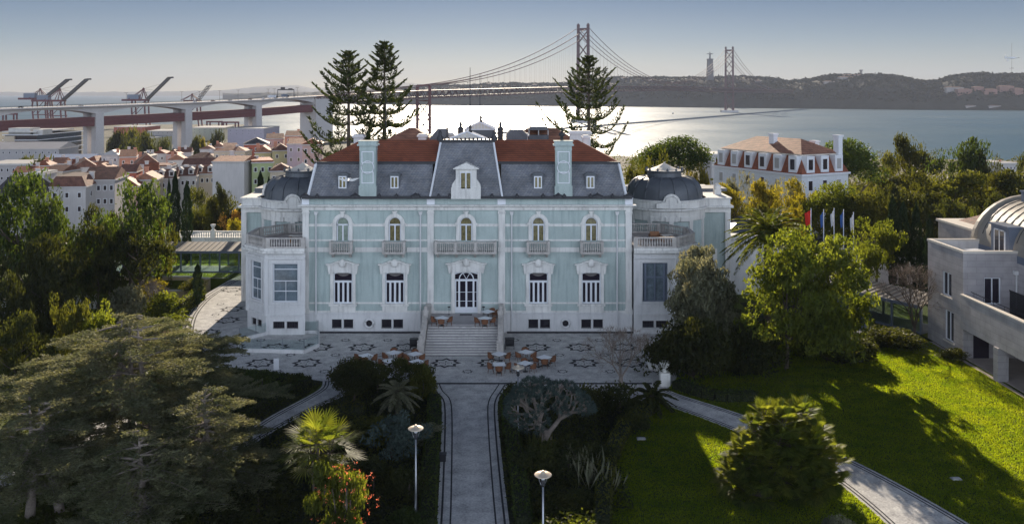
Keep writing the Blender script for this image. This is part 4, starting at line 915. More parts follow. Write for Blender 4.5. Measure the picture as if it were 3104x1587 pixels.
# ------------------------------------------------------------------ polygonal bays with roof terraces
def bay(pts, name, glassmat, framemat, side):
    """pts: plan polygon from the house wall round to the house wall"""
    T = Vector; n = len(pts)
    ph = MB(); vs = []
    # plain walls without the holes: first segment = front, second = chamfer
    ztop = 8.35
    for i in range(n-1):
        a, b_ = Vector((*pts[i], 0)), Vector((*pts[i+1], 0)); L_ = (b_-a).length; d = (b_-a)/L_; nrm = Vector((d.y, -d.x, 0)) * side
        nh = []
        if i < 2:
            if i == 0: c0 = L_/2 - 1.25 if L_ > 3 else L_/2 - 1; c1 = c0 + 2.5; 
            else: c0 = L_/2 - .95; c1 = L_/2 + .95
            nh.append((c0, c1, fz(909), fz(792)))
            nh.append((c0, c0+(c1-c0)*.46, fz(988), fz(966))); nh.append((c0+(c1-c0)*.54, c1, fz(988), fz(966)))
        xs_ = sorted({0, L_, *[h for q in nh for h in q[:2]]}); zs_ = sorted({0, ztop, *[h for q in nh for h in q[2:]]})
        for p, q in zip(xs_, xs_[1:]):
            for r_, s_ in zip(zs_, zs_[1:]):
                if any(h[0] < (p+q)/2 < h[1] and h[2] < (r_+s_)/2 < h[3] for h in nh): continue
                A = a + d*p; B = a + d*q; ph.add([(A.x,A.y,r_),(B.x,B.y,r_),(B.x,B.y,s_),(A.x,A.y,s_)], [(0,1,2,3)])
        for (p, q, r_, s_) in nh:
            A = a + d*p; B = a + d*q; ins = nrm * .3
            ph.add([(A.x,A.y,r_),(B.x,B.y,r_),(B.x,B.y,s_),(A.x,A.y,s_),(A.x-ins.x,A.y-ins.y,r_),(B.x-ins.x,B.y-ins.y,r_),(B.x-ins.x,B.y-ins.y,s_),(A.x-ins.x,A.y-ins.y,s_)], [(0,1,5,4),(1,2,6,5),(2,3,7,6),(3,0,4,7),(4,5,6,7)])
            big = s_ - r_ > 1.5
            W_ = MB(); g_ = -.16; A2 = A - nrm*.2; B2 = B - nrm*.2
            wn = MB()
            for (u0, u1, v0, v1) in ((p-.22, q+.22, s_, s_+.2), (p-.22, p, r_, s_), (q, q+.22, r_, s_), (p-.28, q+.28, r_-.18, r_)) if big else ((p-.1, q+.1, s_, s_+.08), (p-.1, q+.1, r_-.08, r_)):
                C0 = a + d*u0 + nrm*.02; C1 = a + d*u1 + nrm*.02; wn.bar((C0.x, C0.y, (v0+v1)/2), (C1.x, C1.y, (v0+v1)/2), .12, v1-v0)
            wo_ = wn.build("bay_window" if big else "basement_window", M['plinth'], PAL)
            W_.add([(A2.x,A2.y,r_),(B2.x,B2.y,r_),(B2.x,B2.y,s_),(A2.x,A2.y,s_)], [(0,1,2,3)]); W_.build("pane", glassmat if big else M['glass_dark'], wo_)
            fr = MB(); A3 = A - nrm*.14; B3 = B - nrm*.14
            def hb_(z, w_=.08): fr.bar((A3.x, A3.y, z), (B3.x, B3.y, z), .06, w_)
            def vb_(t_, z0, z1, w_=.08): C = A3.lerp(B3, t_); fr.bar((C.x, C.y, z0), (C.x, C.y, z1), w_, w_)
            if big:
                hb_(r_+.05, .12); hb_(s_-.05, .12); vb_(.02, r_, s_, .1); vb_(.98, r_, s_, .1)
                if side < 0:
                    for k in (.28, .54, .84): hb_(r_ + (s_-r_)*k)
                    vb_(.5, r_, r_+(s_-r_)*.54, .05)
                else: hb_(r_+(s_-r_)*.62, .16); vb_(.5, r_, s_, .14); vb_(.12, r_, s_, .2); vb_(.88, r_, s_, .2)
            else:
                for k in range(7): vb_((k+.5)/7, r_, s_, .03)
            fr.build("frame", framemat if big else M['iron'], wo_)
    ph.build(name, M['plinth'], PAL)
    def ringband(off, z0, z1, nm, mat):
        c = Vector((sum(p[0] for p in pts)/n, sum(p[1] for p in pts)/n)); o_ = MB()
        for i in range(n-1):
            a, b_ = Vector(pts[i]), Vector(pts[i+1]); d = (b_-a).normalized(); nr = Vector((d.y, -d.x))*side; e_ = off*.42
            A = a + nr*off*.5 - d*(e_ if i else 0); B = b_ + nr*off*.5 + d*(e_ if i < n-2 else 0)
            o_.bar((A.x, A.y, (z0+z1)/2), (B.x, B.y, (z0+z1)/2), off, z1-z0)
        o_.build(nm, mat, PAL)
    ringband(.12, 1.55+.3, 2.05, "bay_moulding", M['plinth']); ringband(.1, 2.7, 2.95, "bay_moulding", M['plinth']); ringband(.2, 7.5, 7.7, "bay_moulding", M['plinth'])
    ringband(.5, 8.1, 8.33, "bay_cornice", M['white_stone']); ringband(.3, 8.33, 8.58, "bay_cornice", M['white_stone'])
    MB().sheet([(*p, 8.56) for p in pts]).build("terrace_floor", M['terrace_floor'], PAL)
    bl = MB()
    for i in range(n-1):
        a, b_ = Vector((*pts[i], 0)), Vector((*pts[i+1], 0)); bl.bar((a.x, a.y, 9.55), (b_.x, b_.y, 9.55), .3, .13); bl.bar((a.x, a.y, 8.65), (b_.x, b_.y, 8.65), .3, .16)
        d = (b_-a).normalized(); L_ = (b_-a).length
        q0 = a + d*.45; q1 = b_ - d*.45; balusters(bl, q0, q1, 8.73, .76, .24, .085)
        for q in (a + d*.22, b_ - d*.22): bl.cbox(q.x, q.y, 9.1, .44, .26, .82, 0, math.atan2(d.y, d.x))
    bl.build("terrace_balustrade", M['old_stone'], PAL)
    for i in range(n):
        p = pts[i]
        MB().cbox(p[0], p[1], 5.0, .34, .34, 6.2, 0, .4).build("bay_corner", M['plinth'], PAL) if 0 < i < 3 else None
bay([(-20.5, 86.7), (-24.4, 86.7), (-26.95, 89.1), (-26.95, 93.1), (-24.6, 96.0), (-20.5, 96.0)], "left_bay", M['glass_blue'], M['white_paint'], -1)
bay([(12.1, 87.0), (16.35, 87.0), (18.65, 89.8), (18.65, 93.3), (16.4, 96.3), (12.1, 96.3)], "right_bay", M['glass_blue'], M['zinc_blue'], 1)
# ------------------------------------------------------------------ front steps
ST = MB(); ST.box(-8.0, -1.35, 83.4, YF-.12, 0, 1.92)
n = 12
for i in range(n-1):
    z1 = 1.92 * (n-1-i) / n; y1 = 83.4 - i*(83.4-79.8)/(n-1); y0 = 83.4 - (i+1)*(83.4-79.8)/(n-1); ST.box(-8.0, -1.35, y0, y1, 0, z1); ST.box(-8.0, -1.35, y0-.03, y0+.02, z1-.045, z1+.004, 1)
ST.build("front_steps", [M['step'], M['white_stone']], PAL)
for x0 in (-8.55, -1.33):
    o = MB(); o.prism([(x0, YF-.2, 0), (x0, YF-.2, 2.95), (x0, 84.4, 2.75), (x0, 82.6, 2.1), (x0, 80.8, 1.15), (x0, 79.9, 1.05), (x0, 79.6, 1.05), (x0, 79.6, 0)], (.5, 0, 0))
    o.box(x0-.06, x0+.56, 79.35, 79.95, 0, 1.25).lathe(x0+.25, 79.65, [(.34, 1.25), (.36, 1.4), (.2, 1.5), (.26, 1.75), (.05, 1.95)], 10)
    o.lathe(x0+.25, 84.2, [(.3, 2.6), (.34, 3.0), (.16, 3.15), (.2, 3.35), (.04, 3.5)], 10)
    o.build("stair_parapet", M['old_stone'], PAL)
# ------------------------------------------------------------------ modern stone wing at the right
HW = empty("stone_hotel_wing", (0, 0, 0), 0, "modern pale stone hotel wing with barrel roof and long terrace beside the lawn", "building")
# upper block, walls with window holes
def yz_wall(x, y0, y1, z0, z1, holes, depth, name, mat, parent):
    ys_ = sorted({y0, y1, *[h for q in holes for h in q[:2]]}); zs_ = sorted({z0, z1, *[h for q in holes for h in q[2:]]}); mb = MB()
    for a, b_ in zip(ys_, ys_[1:]):
        for c, d in zip(zs_, zs_[1:]):
            if any(h[0] < (a+b_)/2 < h[1] and h[2] < (c+d)/2 < h[3] for h in holes): continue
            mb.add([(x,a,c),(x,b_,c),(x,b_,d),(x,a,d)], [(0,1,2,3)])
    for (a, b_, c, d) in holes:
        mb.add([(x,a,c),(x,b_,c),(x,b_,d),(x,a,d),(x+depth,a,c),(x+depth,b_,c),(x+depth,b_,d),(x+depth,a,d)], [(0,1,5,4),(1,2,6,5),(2,3,7,6),(3,0,4,7),(4,5,6,7)])
    return mb.build(name, mat, parent)
X0 = 40.7
yz_wall(X0, 78.9, 85.6, 0, 9.5, [(81.0, 82.7, 5.0, 7.2), (80.6, 82.2, .9, 3.7)], .25, "side_wall", M['limestone'], HW)
for (y0, y1, z0, z1) in ((81.0, 82.7, 5.0, 7.2), (80.6, 82.2, .9, 3.7)):
    w_ = MB(); w_.box(X0+.1, X0+.16, y0, y1, z1-.1, z1).box(X0+.1, X0+.16, y0, y1, z0, z0+.1)
    for y in (y0, (y0+y1)/2-.05, y1-.1): w_.box(X0+.09, X0+.17, y, y+.1, z0, z1)
    o = w_.build("window", M['white_paint'], HW); MB().box(X0+.18, X0+.2, y0, y1, z0, z1).build("pane", M['glass_dark'], o); MB().box(X0-.12, X0+.1, y0-.2, y1+.2, z0-.14, z0-.04).build("sill", M['cap'], o)
wall_panel(X0, 46.0, 0, 9.5, 78.9, [(42.6, 44.1, 4.9, 7.3)], .25, M['limestone'], "front_wall", HW)
w_ = MB()
for x in (42.6, 43.3, 44.0): w_.box(x, x+.1, 79.0, 79.06, 4.9, 7.3)
w_.box(42.6, 44.1, 78.99, 79.05, 7.2, 7.3).box(42.6, 44.1, 78.99, 79.05, 4.9, 5.0); o = w_.build("terrace_door", M['white_paint'], HW); MB().box(42.6, 44.1, 79.08, 79.1, 4.9, 7.3).build("pane", M['glass_dark'], o)
MB().box(45.9, 47, 79.5, 80.5, 0, 9.3).box(46, 60, 79.2, 86, 0, 8.6).build("main_block", M['limestone'], HW)
MB().box(X0-.04, X0+.3, 78.86, 85.7, 9.5, 9.7).box(X0+.3, 46.0, 78.86, 79.2, 9.5, 9.7).box(X0+.3, 46.0, 85.4, 85.7, 9.5, 9.7).build("parapet_coping", M['cap'], HW)
MB().box(X0+.2, X0+.3, 79.1, 85.5, 8.6, 9.5).box(X0+.3, 46, 79.1, 79.2, 8.6, 9.5).box(X0+.3, 46, 85.4, 85.6, 0, 9.5).build("parapet_wall", M['plinth'], HW)
MB().box(X0+.2, 50, 79.1, 85.6, 8.5, 8.65).build("roof_terrace", M['terrace_floor'], HW)
p = MB(); p.tube([(45.4, 78.7, 0), (45.4, 78.7, 7.6)], .08, 8).box(45.15, 45.65, 78.55, 78.85, 7.6, 7.95); p.build("downpipe", M['plinth'], HW)
# barrel roof
def arc(y, x0, r, zc, n=14, a0=math.pi, a1=math.pi*.28): return [(x0 + r + r*math.cos(a), y, zc + r*math.sin(a)*.86) for a in np.linspace(a0, a1, n)]
B_ = MB(); A_ = arc(60, 45.6, 5.2, 9.2, 18, math.pi, .12); C_ = arc(86, 45.6, 5.2, 9.2, 18, math.pi, .12); k = len(A_)
B_.add(A_ + C_, [(i, i+1, k+i+1, k+i) for i in range(k-1)], 0, True); br_ = B_.build("barrel_roof", M['zinc_tan'], HW)
r_ = MB()
for y in np.arange(62, 86, 1.15): q = arc(y, 45.57, 5.23, 9.2, 16, math.pi*.92, .3); r_.tube(q, .035, 4)
r_.build("standing_seams", M['gutter'], br_)
e_ = MB(); a_ = arc(86.0, 45.3, 5.6, 9.1, 20, math.pi, .1); b2 = arc(86.0, 45.75, 5.15, 9.1, 20, math.pi, .1); kk = len(a_)
vs = a_ + b2 + [(x, y+.5, z) for x, y, z in a_] + [(x, y+.5, z) for x, y, z in b2]
fs = []
for i in range(kk-1): fs += [(i, i+1, kk+i+1, kk+i), (i, 2*kk+i, 2*kk+i+1, i+1), (kk+i, kk+i+1, 3*kk+i+1, 3*kk+i), (2*kk+i, 3*kk+i, 3*kk+i+1, 2*kk+i+1)]
e_.add(vs, fs).build("end_arch", M['zinc_tan'], HW); MB().prism([(x, y+.45, z) for x, y, z in b2] + [(50, 86.45, 8)], (0, .1, 0)).build("end_wall", M['limestone'], HW)
MB().box(45.55, 45.75, 60, 86, 8.6, 9.25).build("roof_kerb", M['zinc_blue'], HW)
for yy in (81.2, 75.4, 69.6):
    dz = MB(); dz.box(45.3, 48.5, yy-1.5, yy+1.5, 8.7, 11.6).box(45.1, 48.6, yy-1.65, yy+1.65, 11.6, 11.75); o = dz.build("roof_dormer", M['zinc_blue'], HW)
    f_ = MB()
    for y in (yy-.9, yy-.05, yy+.8): f_.box(45.22, 45.3, y, y+.1, 8.75, 11.3)
    f_.box(45.22, 45.3, yy-.9, yy+.9, 11.2, 11.3).build("frame", M['white_paint'], o); MB().box(45.25, 45.28, yy-.85, yy+.85, 8.8, 11.25).build("pane", M['glass_dark'], o)
    g_ = MB(); x_ = 45.9
    g_.box(45.6, 48, yy-1.52, yy-1.5, 8.8, 9) .build("flashing", M['zinc'], o)
MB().box(49.2, 56, 78, 84.5, 12.5, 14.4).box(49.1, 56.1, 77.9, 84.6, 14.4, 14.55).build("roof_plant_room", M['zinc_blue'], HW)
# loggia / long terrace toward the camera
MB().box(40.45, 40.85, 45, 78.9, 2.77, 5.75).build("terrace_band", M['limestone'], HW); MB().box(40.40, 40.9, 45, 78.85, 5.75, 5.85).build("band_coping", M['cap'], HW)
MB().box(40.85, 46, 45, 78.85, 4.3, 4.6).build("terrace_slab", M['terrace_floor'], HW)
rl_ = MB(); rl_.tube([(41.2, 78.5, 6.1), (41.2, 45, 6.1)], .03, 6)
for y in np.arange(46, 79, 1.6): rl_.tube([(41.2, y, 5.2), (41.2, y, 6.1)], .02, 5)
rl_.build("hand_rail", M['iron'], HW)
for y in (72.9, 66.5, 60.1, 53.7): MB().box(40.3, 41.2, y-.35, y+.35, 0, 2.77).build("column", M['limestone'], HW)
MB().box(45.5, 46, 45, 78.9, 0, 8.6).build("loggia_wall", M['limestone'], HW); MB().box(40.9, 45.5, 45, 78.9, .0, .06).build("loggia_floor", M['terrace_floor'], HW)
MB().box(41.6, 43.0, 78.84, 78.88, 0, 2.4).build("loggia_door", M['glass_dark'], HW)
sc_ = MB()
for y in np.arange(64.5, 76.5, .12): sc_.box(43.5, 43.53, y, y+.06, 4.6, 6.7)
sc_.box(43.48, 43.55, 64.5, 76.5, 6.65, 6.75).build("screen", M['iron'], HW)
# block behind with tile roof
MB().box(50.2, 62, 89, 103, 0, 8.9).build("rear_block", M['limestone'], HW); MB().box(50.0, 62, 88.8, 103.2, 8.9, 9.15).build("rear_coping", M['cap'], HW)
MB().hip(51.6, 61, 90, 102, 9.0, 11.4, axis='y').build("rear_roof", M['tile_dark'], HW)
MB().box(46, 49.9, 87, 94, 0, 7.6).build("rear_link", M['plinth'], HW)
t_ = empty("terrace_table", (42.9, 81.2, 8.65), .35, "white table with chairs on the roof terrace of the stone hotel wing", "table")
MB().box(-.75, .75, -.5, .5, .72, .76).build("tabletop", M['marble'], t_); MB().tube([(0,0,0),(0,0,.72)], .06, 8).lathe(0, 0, [(.35, 0), (.3, .04)], 12).build("pedestal", M['steel'], t_)
# ------------------------------------------------------------------ beds, forecourt, paths (sheets 4 mm apart)
def Dp(l): return [D2(x, y) for x, y in l]
fore = Dp([(612, 690), (575, 705), (535, 728), (500, 752), (470, 785), (456, 815), (453, 845), (466, 872), (488, 898), (505, 917), (530, 922), (580, 926), (640, 933), (700, 941), (760, 950), (812, 958), (870, 966), (960, 967), (1085, 967), (1275, 967), (1360, 972), (1450, 990), (1560, 1010), (1640, 1010), (1668, 990), (1700, 955), (1730, 900), (1745, 850), (1760, 800)])
fore += [Vector((24, 100.5, 0)), Vector((-31, 100.5, 0)), Vector((-35, 117, 0)), Vector((-37, 117, 0))]
BLK = MB()
BLK.sheet(Dp([(505, 915), (812, 958), (760, 1000), (680, 1045), (560, 1128), (500, 1180), (380, 1130), (420, 980)]), .004)
BLK.sheet(Dp([(880, 966), (1085, 967), (1108, 1005), (1110, 1060), (1100, 1317), (1090, 1500), (420, 1500), (560, 1145), (700, 1080), (800, 1025), (878, 985)]), .004)
BLK.sheet(Dp([(1275, 967), (1440, 985), (1640, 1012), (1655, 1012), (1560, 1110), (1520, 1200), (1500, 1317), (1495, 1500), (1290, 1500), (1280, 1317), (1258, 1100), (1255, 1010)]), .004)
BLK.sheet(Dp([(1672, 985), (1720, 955), (1760, 900), (1830, 880), (1960, 885), (2000, 950), (1960, 990), (1860, 1010), (1780, 1005)]), .004)
BLK.sheet([(26, 84, 0), (40.6, 84, 0), (40.6, 100, 0), (26, 100, 0)], .004)
BLK.build("planting_beds", M['soil'], kind='structure')
MB().sheet(fore, .008).build("forecourt_pavement", M['cobble'], kind='structure')
cp = smooth_curve([D2(1304/1.205, 1165/1.205), D2(1090, 985), D2(1106, 1003), D2(1111, 1030), D2(1110, 1100), D2(1103, 1250), D2(1098, 1330), D2(1090, 1500)], 5)
cq = smooth_curve([D2(1278, 967), D2(1268, 983), D2(1256, 1003), D2(1252, 1030), D2(1258, 1110), D2(1271, 1230), D2(1283, 1330), D2(1300, 1500)], 5)
lp_u = smooth_curve([D2(812, 958), D2(806, 975), D2(770, 998), D2(680, 1046), D2(600, 1098), D2(545, 1135), D2(420, 1210), D2(200, 1330), D2(50, 1400)], 5)
lp_l = smooth_curve([D2(872, 967), D2(880, 982), D2(855, 1000), D2(800, 1024), D2(700, 1078), D2(600, 1140), D2(500, 1205), D2(330, 1320), D2(200, 1400)], 5)
rp_u = smooth_curve([D2(1668, 975), D2(1720, 995), D2(1800, 1020), D2(1890, 1050), D2(2000, 1093), D2(2120, 1145), D2(2260, 1215), D2(2440, 1317), D2(2600, 1420)], 5)
rp_l = smooth_curve([D2(1640, 1005), D2(1700, 1028), D2(1770, 1053), D2(1850, 1085), D2(1960, 1130), D2(2080, 1195), D2(2200, 1290), D2(2330, 1420)], 5)
pm = MB(); pm.sheet(cp + cq[::-1], .006); pm.sheet(lp_u + lp_l[::-1], .006); pm.sheet(rp_u + rp_l[::-1], .006)
l2u = smooth_curve([D2(330, 1040), D2(200, 1075), D2(100, 1125), D2(0, 1185), D2(-60, 1220)], 4); l2l = smooth_curve([D2(350, 1075), D2(240, 1110), D2(140, 1160), D2(30, 1235), D2(-60, 1290)], 4)
pm.sheet(l2u + l2l[::-1], .006); pm.build("garden_paths", M['cobble'], kind='structure')
MB().sheet([(33, 86.4, 0), (40.6, 84.3, 0), (40.6, 45, 0), (40.2, 45, 0), (40.2, 78, 0), (35, 82.5, 0), (31, 83.5, 0)], .010).build("wing_path", M['terrace_floor'], kind='structure')
k = MB()
for c, s in ((cp, 1), (cq, -1), (lp_u, 1), (lp_l, -1), (rp_u, -1), (rp_l, 1)):
    k.ribbon(c, .12, .010, s*.25); k.ribbon(c, .10, .010, s*.75 if c in (cp, cq) else s*.5)
fl = smooth_curve(fore[0:10], 4); k.ribbon(fl, .14, .012, .5); k.ribbon(fl, .14, .012, .95); k.ribbon(fl, .14, .012, 1.25)
k.sheet([D2(870, 962), D2(1640, 962), D2(1640, 966), D2(870, 966)], .012); k.sheet([G(1045*1.205, 893*1.205), G(1280*1.205, 893*1.205), G(1280*1.205, 895*1.205), G(1045*1.205, 895*1.205)], .012)
# star rosettes laid in dark stone
def star(cx, cy, r, rot=0.0, core=True):
    n = 16; out = []
    for q, rr in ((1.0, 1), (.71, 1)):
        out.append([(cx + r*q*(1.0 if i % 2 == 0 else .70)*math.cos(rot + i*2*math.pi/n), cy + r*q*(1.0 if i % 2 == 0 else .70)*math.sin(rot + i*2*math.pi/n), .012) for i in range(n)])
    a, b_ = out; m_ = len(a)
    k.add(a + b_, [(i, (i+1) % m_, m_+(i+1) % m_, m_+i) for i in range(m_)])
    if core:
        for i in range(4):
            a = rot + i*math.pi/2; c, s = math.cos(a), math.sin(a)
            k.add([(cx + c*r*.1 - s*r*.04, cy + s*r*.1 + c*r*.04, .012), (cx + c*r*.36, cy + s*r*.36, .012), (cx + c*r*.1 + s*r*.04, cy + s*r*.1 - c*r*.04, .012)], [(0, 1, 2)])
            k.add([(cx + c*r*.34 - s*r*.1, cy + s*r*.34 + c*r*.1, .0121), (cx + c*r*.46, cy + s*r*.46, .0121), (cx + c*r*.34 + s*r*.1, cy + s*r*.34 - c*r*.1, .0121)], [(0, 1, 2)])
big = [(985, 945), (880, 948), (700, 938), (990, 882), (900, 877), (800, 838), (1015, 838), (1117, 918), (1235, 918), (1130, 957), (1235, 957), (1340, 925), (1345, 873), (1340, 838), (1450, 838), (1455, 878), (1460, 925), (1560, 925), (1560, 880), (1550, 955), (740, 858), (640, 905), (700, 905), (780, 925), (600, 935 - 20), (525, 860), (545, 826), (560, 797), (568, 765), (575, 735), (600, 880), (640, 862), (1420, 955), (900, 930), (830, 880)]
def pat(l): return [(D2(x, y)) for x, y in l]
sx_, sy_ = 4.1, 4.75
def in_fore(x, y):
    ins = False; j = len(fore)-1
    for i in range(len(fore)):
        a, b_ = fore[i], fore[j]
        if (a.y > y) != (b_.y > y) and x < (b_.x-a.x)*(y-a.y)/(b_.y-a.y)+a.x: ins = not ins
        j = i
    return ins and min(math.hypot(f.x-x, f.y-y) for f in fl) > 2.3
for gy in range(0, 9):
    for gx in range(-9, 8):
        x = -5.9 + gx*sx_; y = 72.9 + gy*sy_
        if gy > 3 or x < -27: x += .6*math.sin(gy*2.1); y += .3*math.cos(gx)
        for (xx, yy, r_, core) in ((x, y, 1.42, True), (x + sx_/2, y + sy_/2, .52, False)):
            if not in_fore(xx, yy) or (yy > 85.2 and -28.8 < xx < 20) or (-9.8 < xx < .2 and yy > 78.3): continue
            if core and yy < 73.5: continue
            star(xx, yy, r_, 0 if core else .2, core)
k.build("mosaic_pattern", M['basalt'], kind='structure')
lw = MB(); lw.sheet(Dp([(1665, 1022), (1850, 1093), (1960, 1142), (2075, 1200), (2190, 1300), (2320, 1430), (1500, 1500), (1502, 1317), (1522, 1200), (1562, 1112)]), .008).build("lawn", M['lawn'], kind='structure')
# ------------------------------------------------------------------ glazed corridors
def corridor(p0, p1, wid, zr, label, nseg, lit='zinc_tan', pat_=True):
    p0 = Vector(p0); p1 = Vector(p1); d = (p1-p0); L_ = d.length; ang = math.atan2(d.y, d.x)
    e = empty("glazed_corridor", (p0.x, p0.y, 0), ang, label, "corridor")
    o = MB(); o.add([(0, -.4, zr-.2), (L_, -.4, zr-.2), (L_, wid+.4, zr+.35), (0, wid+.4, zr+.35), (0, -.4, zr-.05), (L_, -.4, zr-.05), (L_, wid+.4, zr+.5), (0, wid+.4, zr+.5)], [(0,3,2,1),(4,5,6,7),(0,1,5,4),(1,2,6,5),(2,3,7,6),(3,0,4,7)])
    r_ = o.build("roof", M[lit], e); s_ = MB()
    for i in range(int(L_/.75)): x = .4 + i*.75; s_.bar((x, -.4, zr), (x, wid+.4, zr+.55), .07, .1)
    s_.build("roof_seams", M['zinc'], r_); MB().box(0, L_, -.5, -.4, zr-.3, zr+.02).build("gutter", M['zinc_blue'], e)
    MB().box(0, L_, -.1, wid+.1, 0, .22).build("base_slab", M['zinc_blue'], e)
    for i in range(nseg+1):
        x = L_*i/nseg
        MB().box(x-.09, x+.09, -.09, .12, .22, zr-.2).build("post", M['zinc_blue'], e); MB().box(x-.09, x+.09, wid-.12, wid+.09, .22, zr+.3).build("post", M['zinc_blue'], e)
        if i < nseg:
            MB().box(x+.1, x+L_/nseg-.1, 0, .02, .22, zr-.25).build("glass_panel", M['clear'], e); MB().box(x+.1, x+L_/nseg-.1, wid-.02, wid, .22, zr+.2).build("glass_panel", M['clear'], e)
    return e
corridor((-57, 116.5, 0), (-31.2, 116.5, 0), 3.6, 2.95, "glass walled corridor with pitched metal roof leaving the palace toward the dark trees", 10)
corridor((25.4, 112.0, 0), (40.6, 86.8, 0), 3.2, 2.9, "glass walled corridor linking the palace to the stone hotel wing", 9)
# retaining walls on the left
def wallthing(pts, z0, z1, th, mat, label, capm=None, name="garden_wall"):
    e = MB()
    for a, b_ in zip(pts, pts[1:]):
        a, b_ = Vector((*a, 0)), Vector((*b_, 0)); e.bar((a.x, a.y, (z0+z1)/2), (b_.x, b_.y, (z0+z1)/2), th, z1-z0)
        e.bar((a.x, a.y, z1+.05), (b_.x, b_.y, z1+.05), th+.16, .1, 1)
    return e.build(name, [M[mat], M[capm or 'cap']], None, label, "wall")
wallthing([(-60, 112.75), (-41.8, 112.75), (-38.6, 111.6)], -2.4, .25, .4, 'tan', "long tan rendered retaining wall below the glass corridor")
wallthing([(-45.5, 108.6), (-40.6, 108.6), (-40.6, 111.5)], -2.6, -.6, .4, 'tan', "low tan wall stub in front of the long retaining wall")
wallthing([(-62, 103), (-54, 103.5), (-50, 105.6)], -2.8, -.4, .4, 'plinth', "pale curved garden wall among the trees at the left")
MB().box(-60, -37, 113.0, 116.4, .004, .02).build("wall_terrace", M['cap'], kind='structure')
# upper terrace balustrade behind the corridor
e = empty("terrace_balustrade", (-46, 131, 0), 0, "stone balustrade with urns on the bank behind the glass corridor", "balustrade")
MB().box(-14, 15, 0, 6, -.5, 2.1).build("retaining_wall", M['plinth'], e); b_ = MB(); b_.box(-14, 15, -.1, .3, 3.1, 3.25).box(-14, 15, -.1, .3, 2.1, 2.3)
balusters(b_, (-14, .1, 0), (15, .1, 0), 2.3, .8, .34, .12); b_.build("balustrade", M['white_stone'], e)
for x in (-7, 1.2, 9.0):
    MB().box(x-.35, x+.35, -.2, .4, 2.1, 3.35).build("pier", M['white_stone'], e); MB().lathe(x, .1, [(.2, 3.35), (.3, 3.5), (.12, 3.6), (.3, 3.9), (.42, 4.2), (.3, 4.25)], 10).build("urn", M['white_stone'], e)
e = empty("far_balustrade", (40, 128, 0), .1, "white balustrade between the trees beyond the flagpoles", "balustrade")
b_ = MB(); b_.box(-8, 10, -.1, .2, .9, 1.05).box(-8, 10, -.1, .2, 0, .15); balusters(b_, (-8, 0, 0), (10, 0, 0), .15, .75, .4, .12); b_.build("balustrade", M['white_stone'], e)
# ------------------------------------------------------------------ glass fence round the stairwell on the forecourt
q = [D2(603, 884), D2(603, 858), D2(683, 838), D2(800, 838), D2(800, 872), D2(765, 888)]
e = empty("glass_fence", (q[0].x, q[0].y, 0), 0, "low glass fence on a white kerb round the sunken stairwell of the left forecourt", "fence"); iv = -Vector((q[0].x, q[0].y, 0))
kb = MB()
for a, b_ in zip(q, q[1:] + q[:1]):
    a2, b2 = a+iv, b_+iv; kb.bar((a2.x, a2.y, .17), (b2.x, b2.y, .17), .3, .32)
kb.build("kerb", M['plinth'], e)
for a, b_ in zip(q, q[1:] + q[:1]):
    a2, b2 = a+iv, b_+iv; n = max(1, round((b2-a2).length/2.2))
    for i in range(n):
        u0 = a2.lerp(b2, i/n); u1 = a2.lerp(b2, (i+1)/n); MB().add([(u0.x,u0.y,.33),(u1.x,u1.y,.33),(u1.x,u1.y,1.2),(u0.x,u0.y,1.2)], [(0,1,2,3)]).build("glass_panel", M['railglass'], e)
        MB().tube([(u0.x, u0.y, .3), (u0.x, u0.y, 1.3)], .035, 6).build("post", M['steel'], e)
# ------------------------------------------------------------------ lamps
def lamp(px, py, h, label, d=None):
    p = D2(px, py) if d is None else P(px*1.205, 280, d); e = empty("garden_lamp", (p.x, p.y, 0), 0, label, "street lamp", "tall garden lamps with disc tops")
    MB().tube([(0,0,0), (0,0,.9), (0,0,h-.55)], [.09, .065, .05], 10).build("pole", M['steel'], e)
    MB().lathe(0, 0, [(.05, h-.62), (.12, h-.55), (.10, h-.25), (.03, h-.22)], 12).build("lantern_base", M['darksteel'], e)
    st = MB()
    for k_ in range(4):
        a = k_*math.pi/2 + .4; st.tube([(.09*math.cos(a), .09*math.sin(a), h-.55), (.20*math.cos(a), .20*math.sin(a), h-.3), (.26*math.cos(a), .26*math.sin(a), h-.03)], .014, 5)
    st.build("arms", M['steel'], e)
    MB().lathe(0, 0, [(.44, h-.03), (.45, h), (.42, h+.02), (.14, h+.05), (.10, h+.13), (.06, h+.2)], 28).build("disc_shade", M['lampdisc'], e)
    MB().lathe(0, 0, [(.06, h-.3), (.1, h-.22), (.1, h-.08), (.05, h-.03)], 12).build("bulb_glass", M['white_paint'], e)
M['lampdisc'] = plain("brushed_lamp_disc", (.62, .52, .40), .35, .3)
lamp(1046, 1290, 4.85, "tall lamp post with disc top standing left of the central path")
lamp(1366, 1420, 4.6, "lamp post with disc top right of the central path, nearest of the three")
lamp(1303, 1085, 4.55, "slim lamp post rising through the grey dragon tree beside the forecourt tables")
e = empty("path_bollard", D2(1114, 1158), 0, "small black bollard light at the edge of the central path", "bollard"); MB().box(-.2, .2, -.16, .16, 0, .42).box(-.24, .24, -.2, .2, .42, .5).build("body", M['iron'], e)
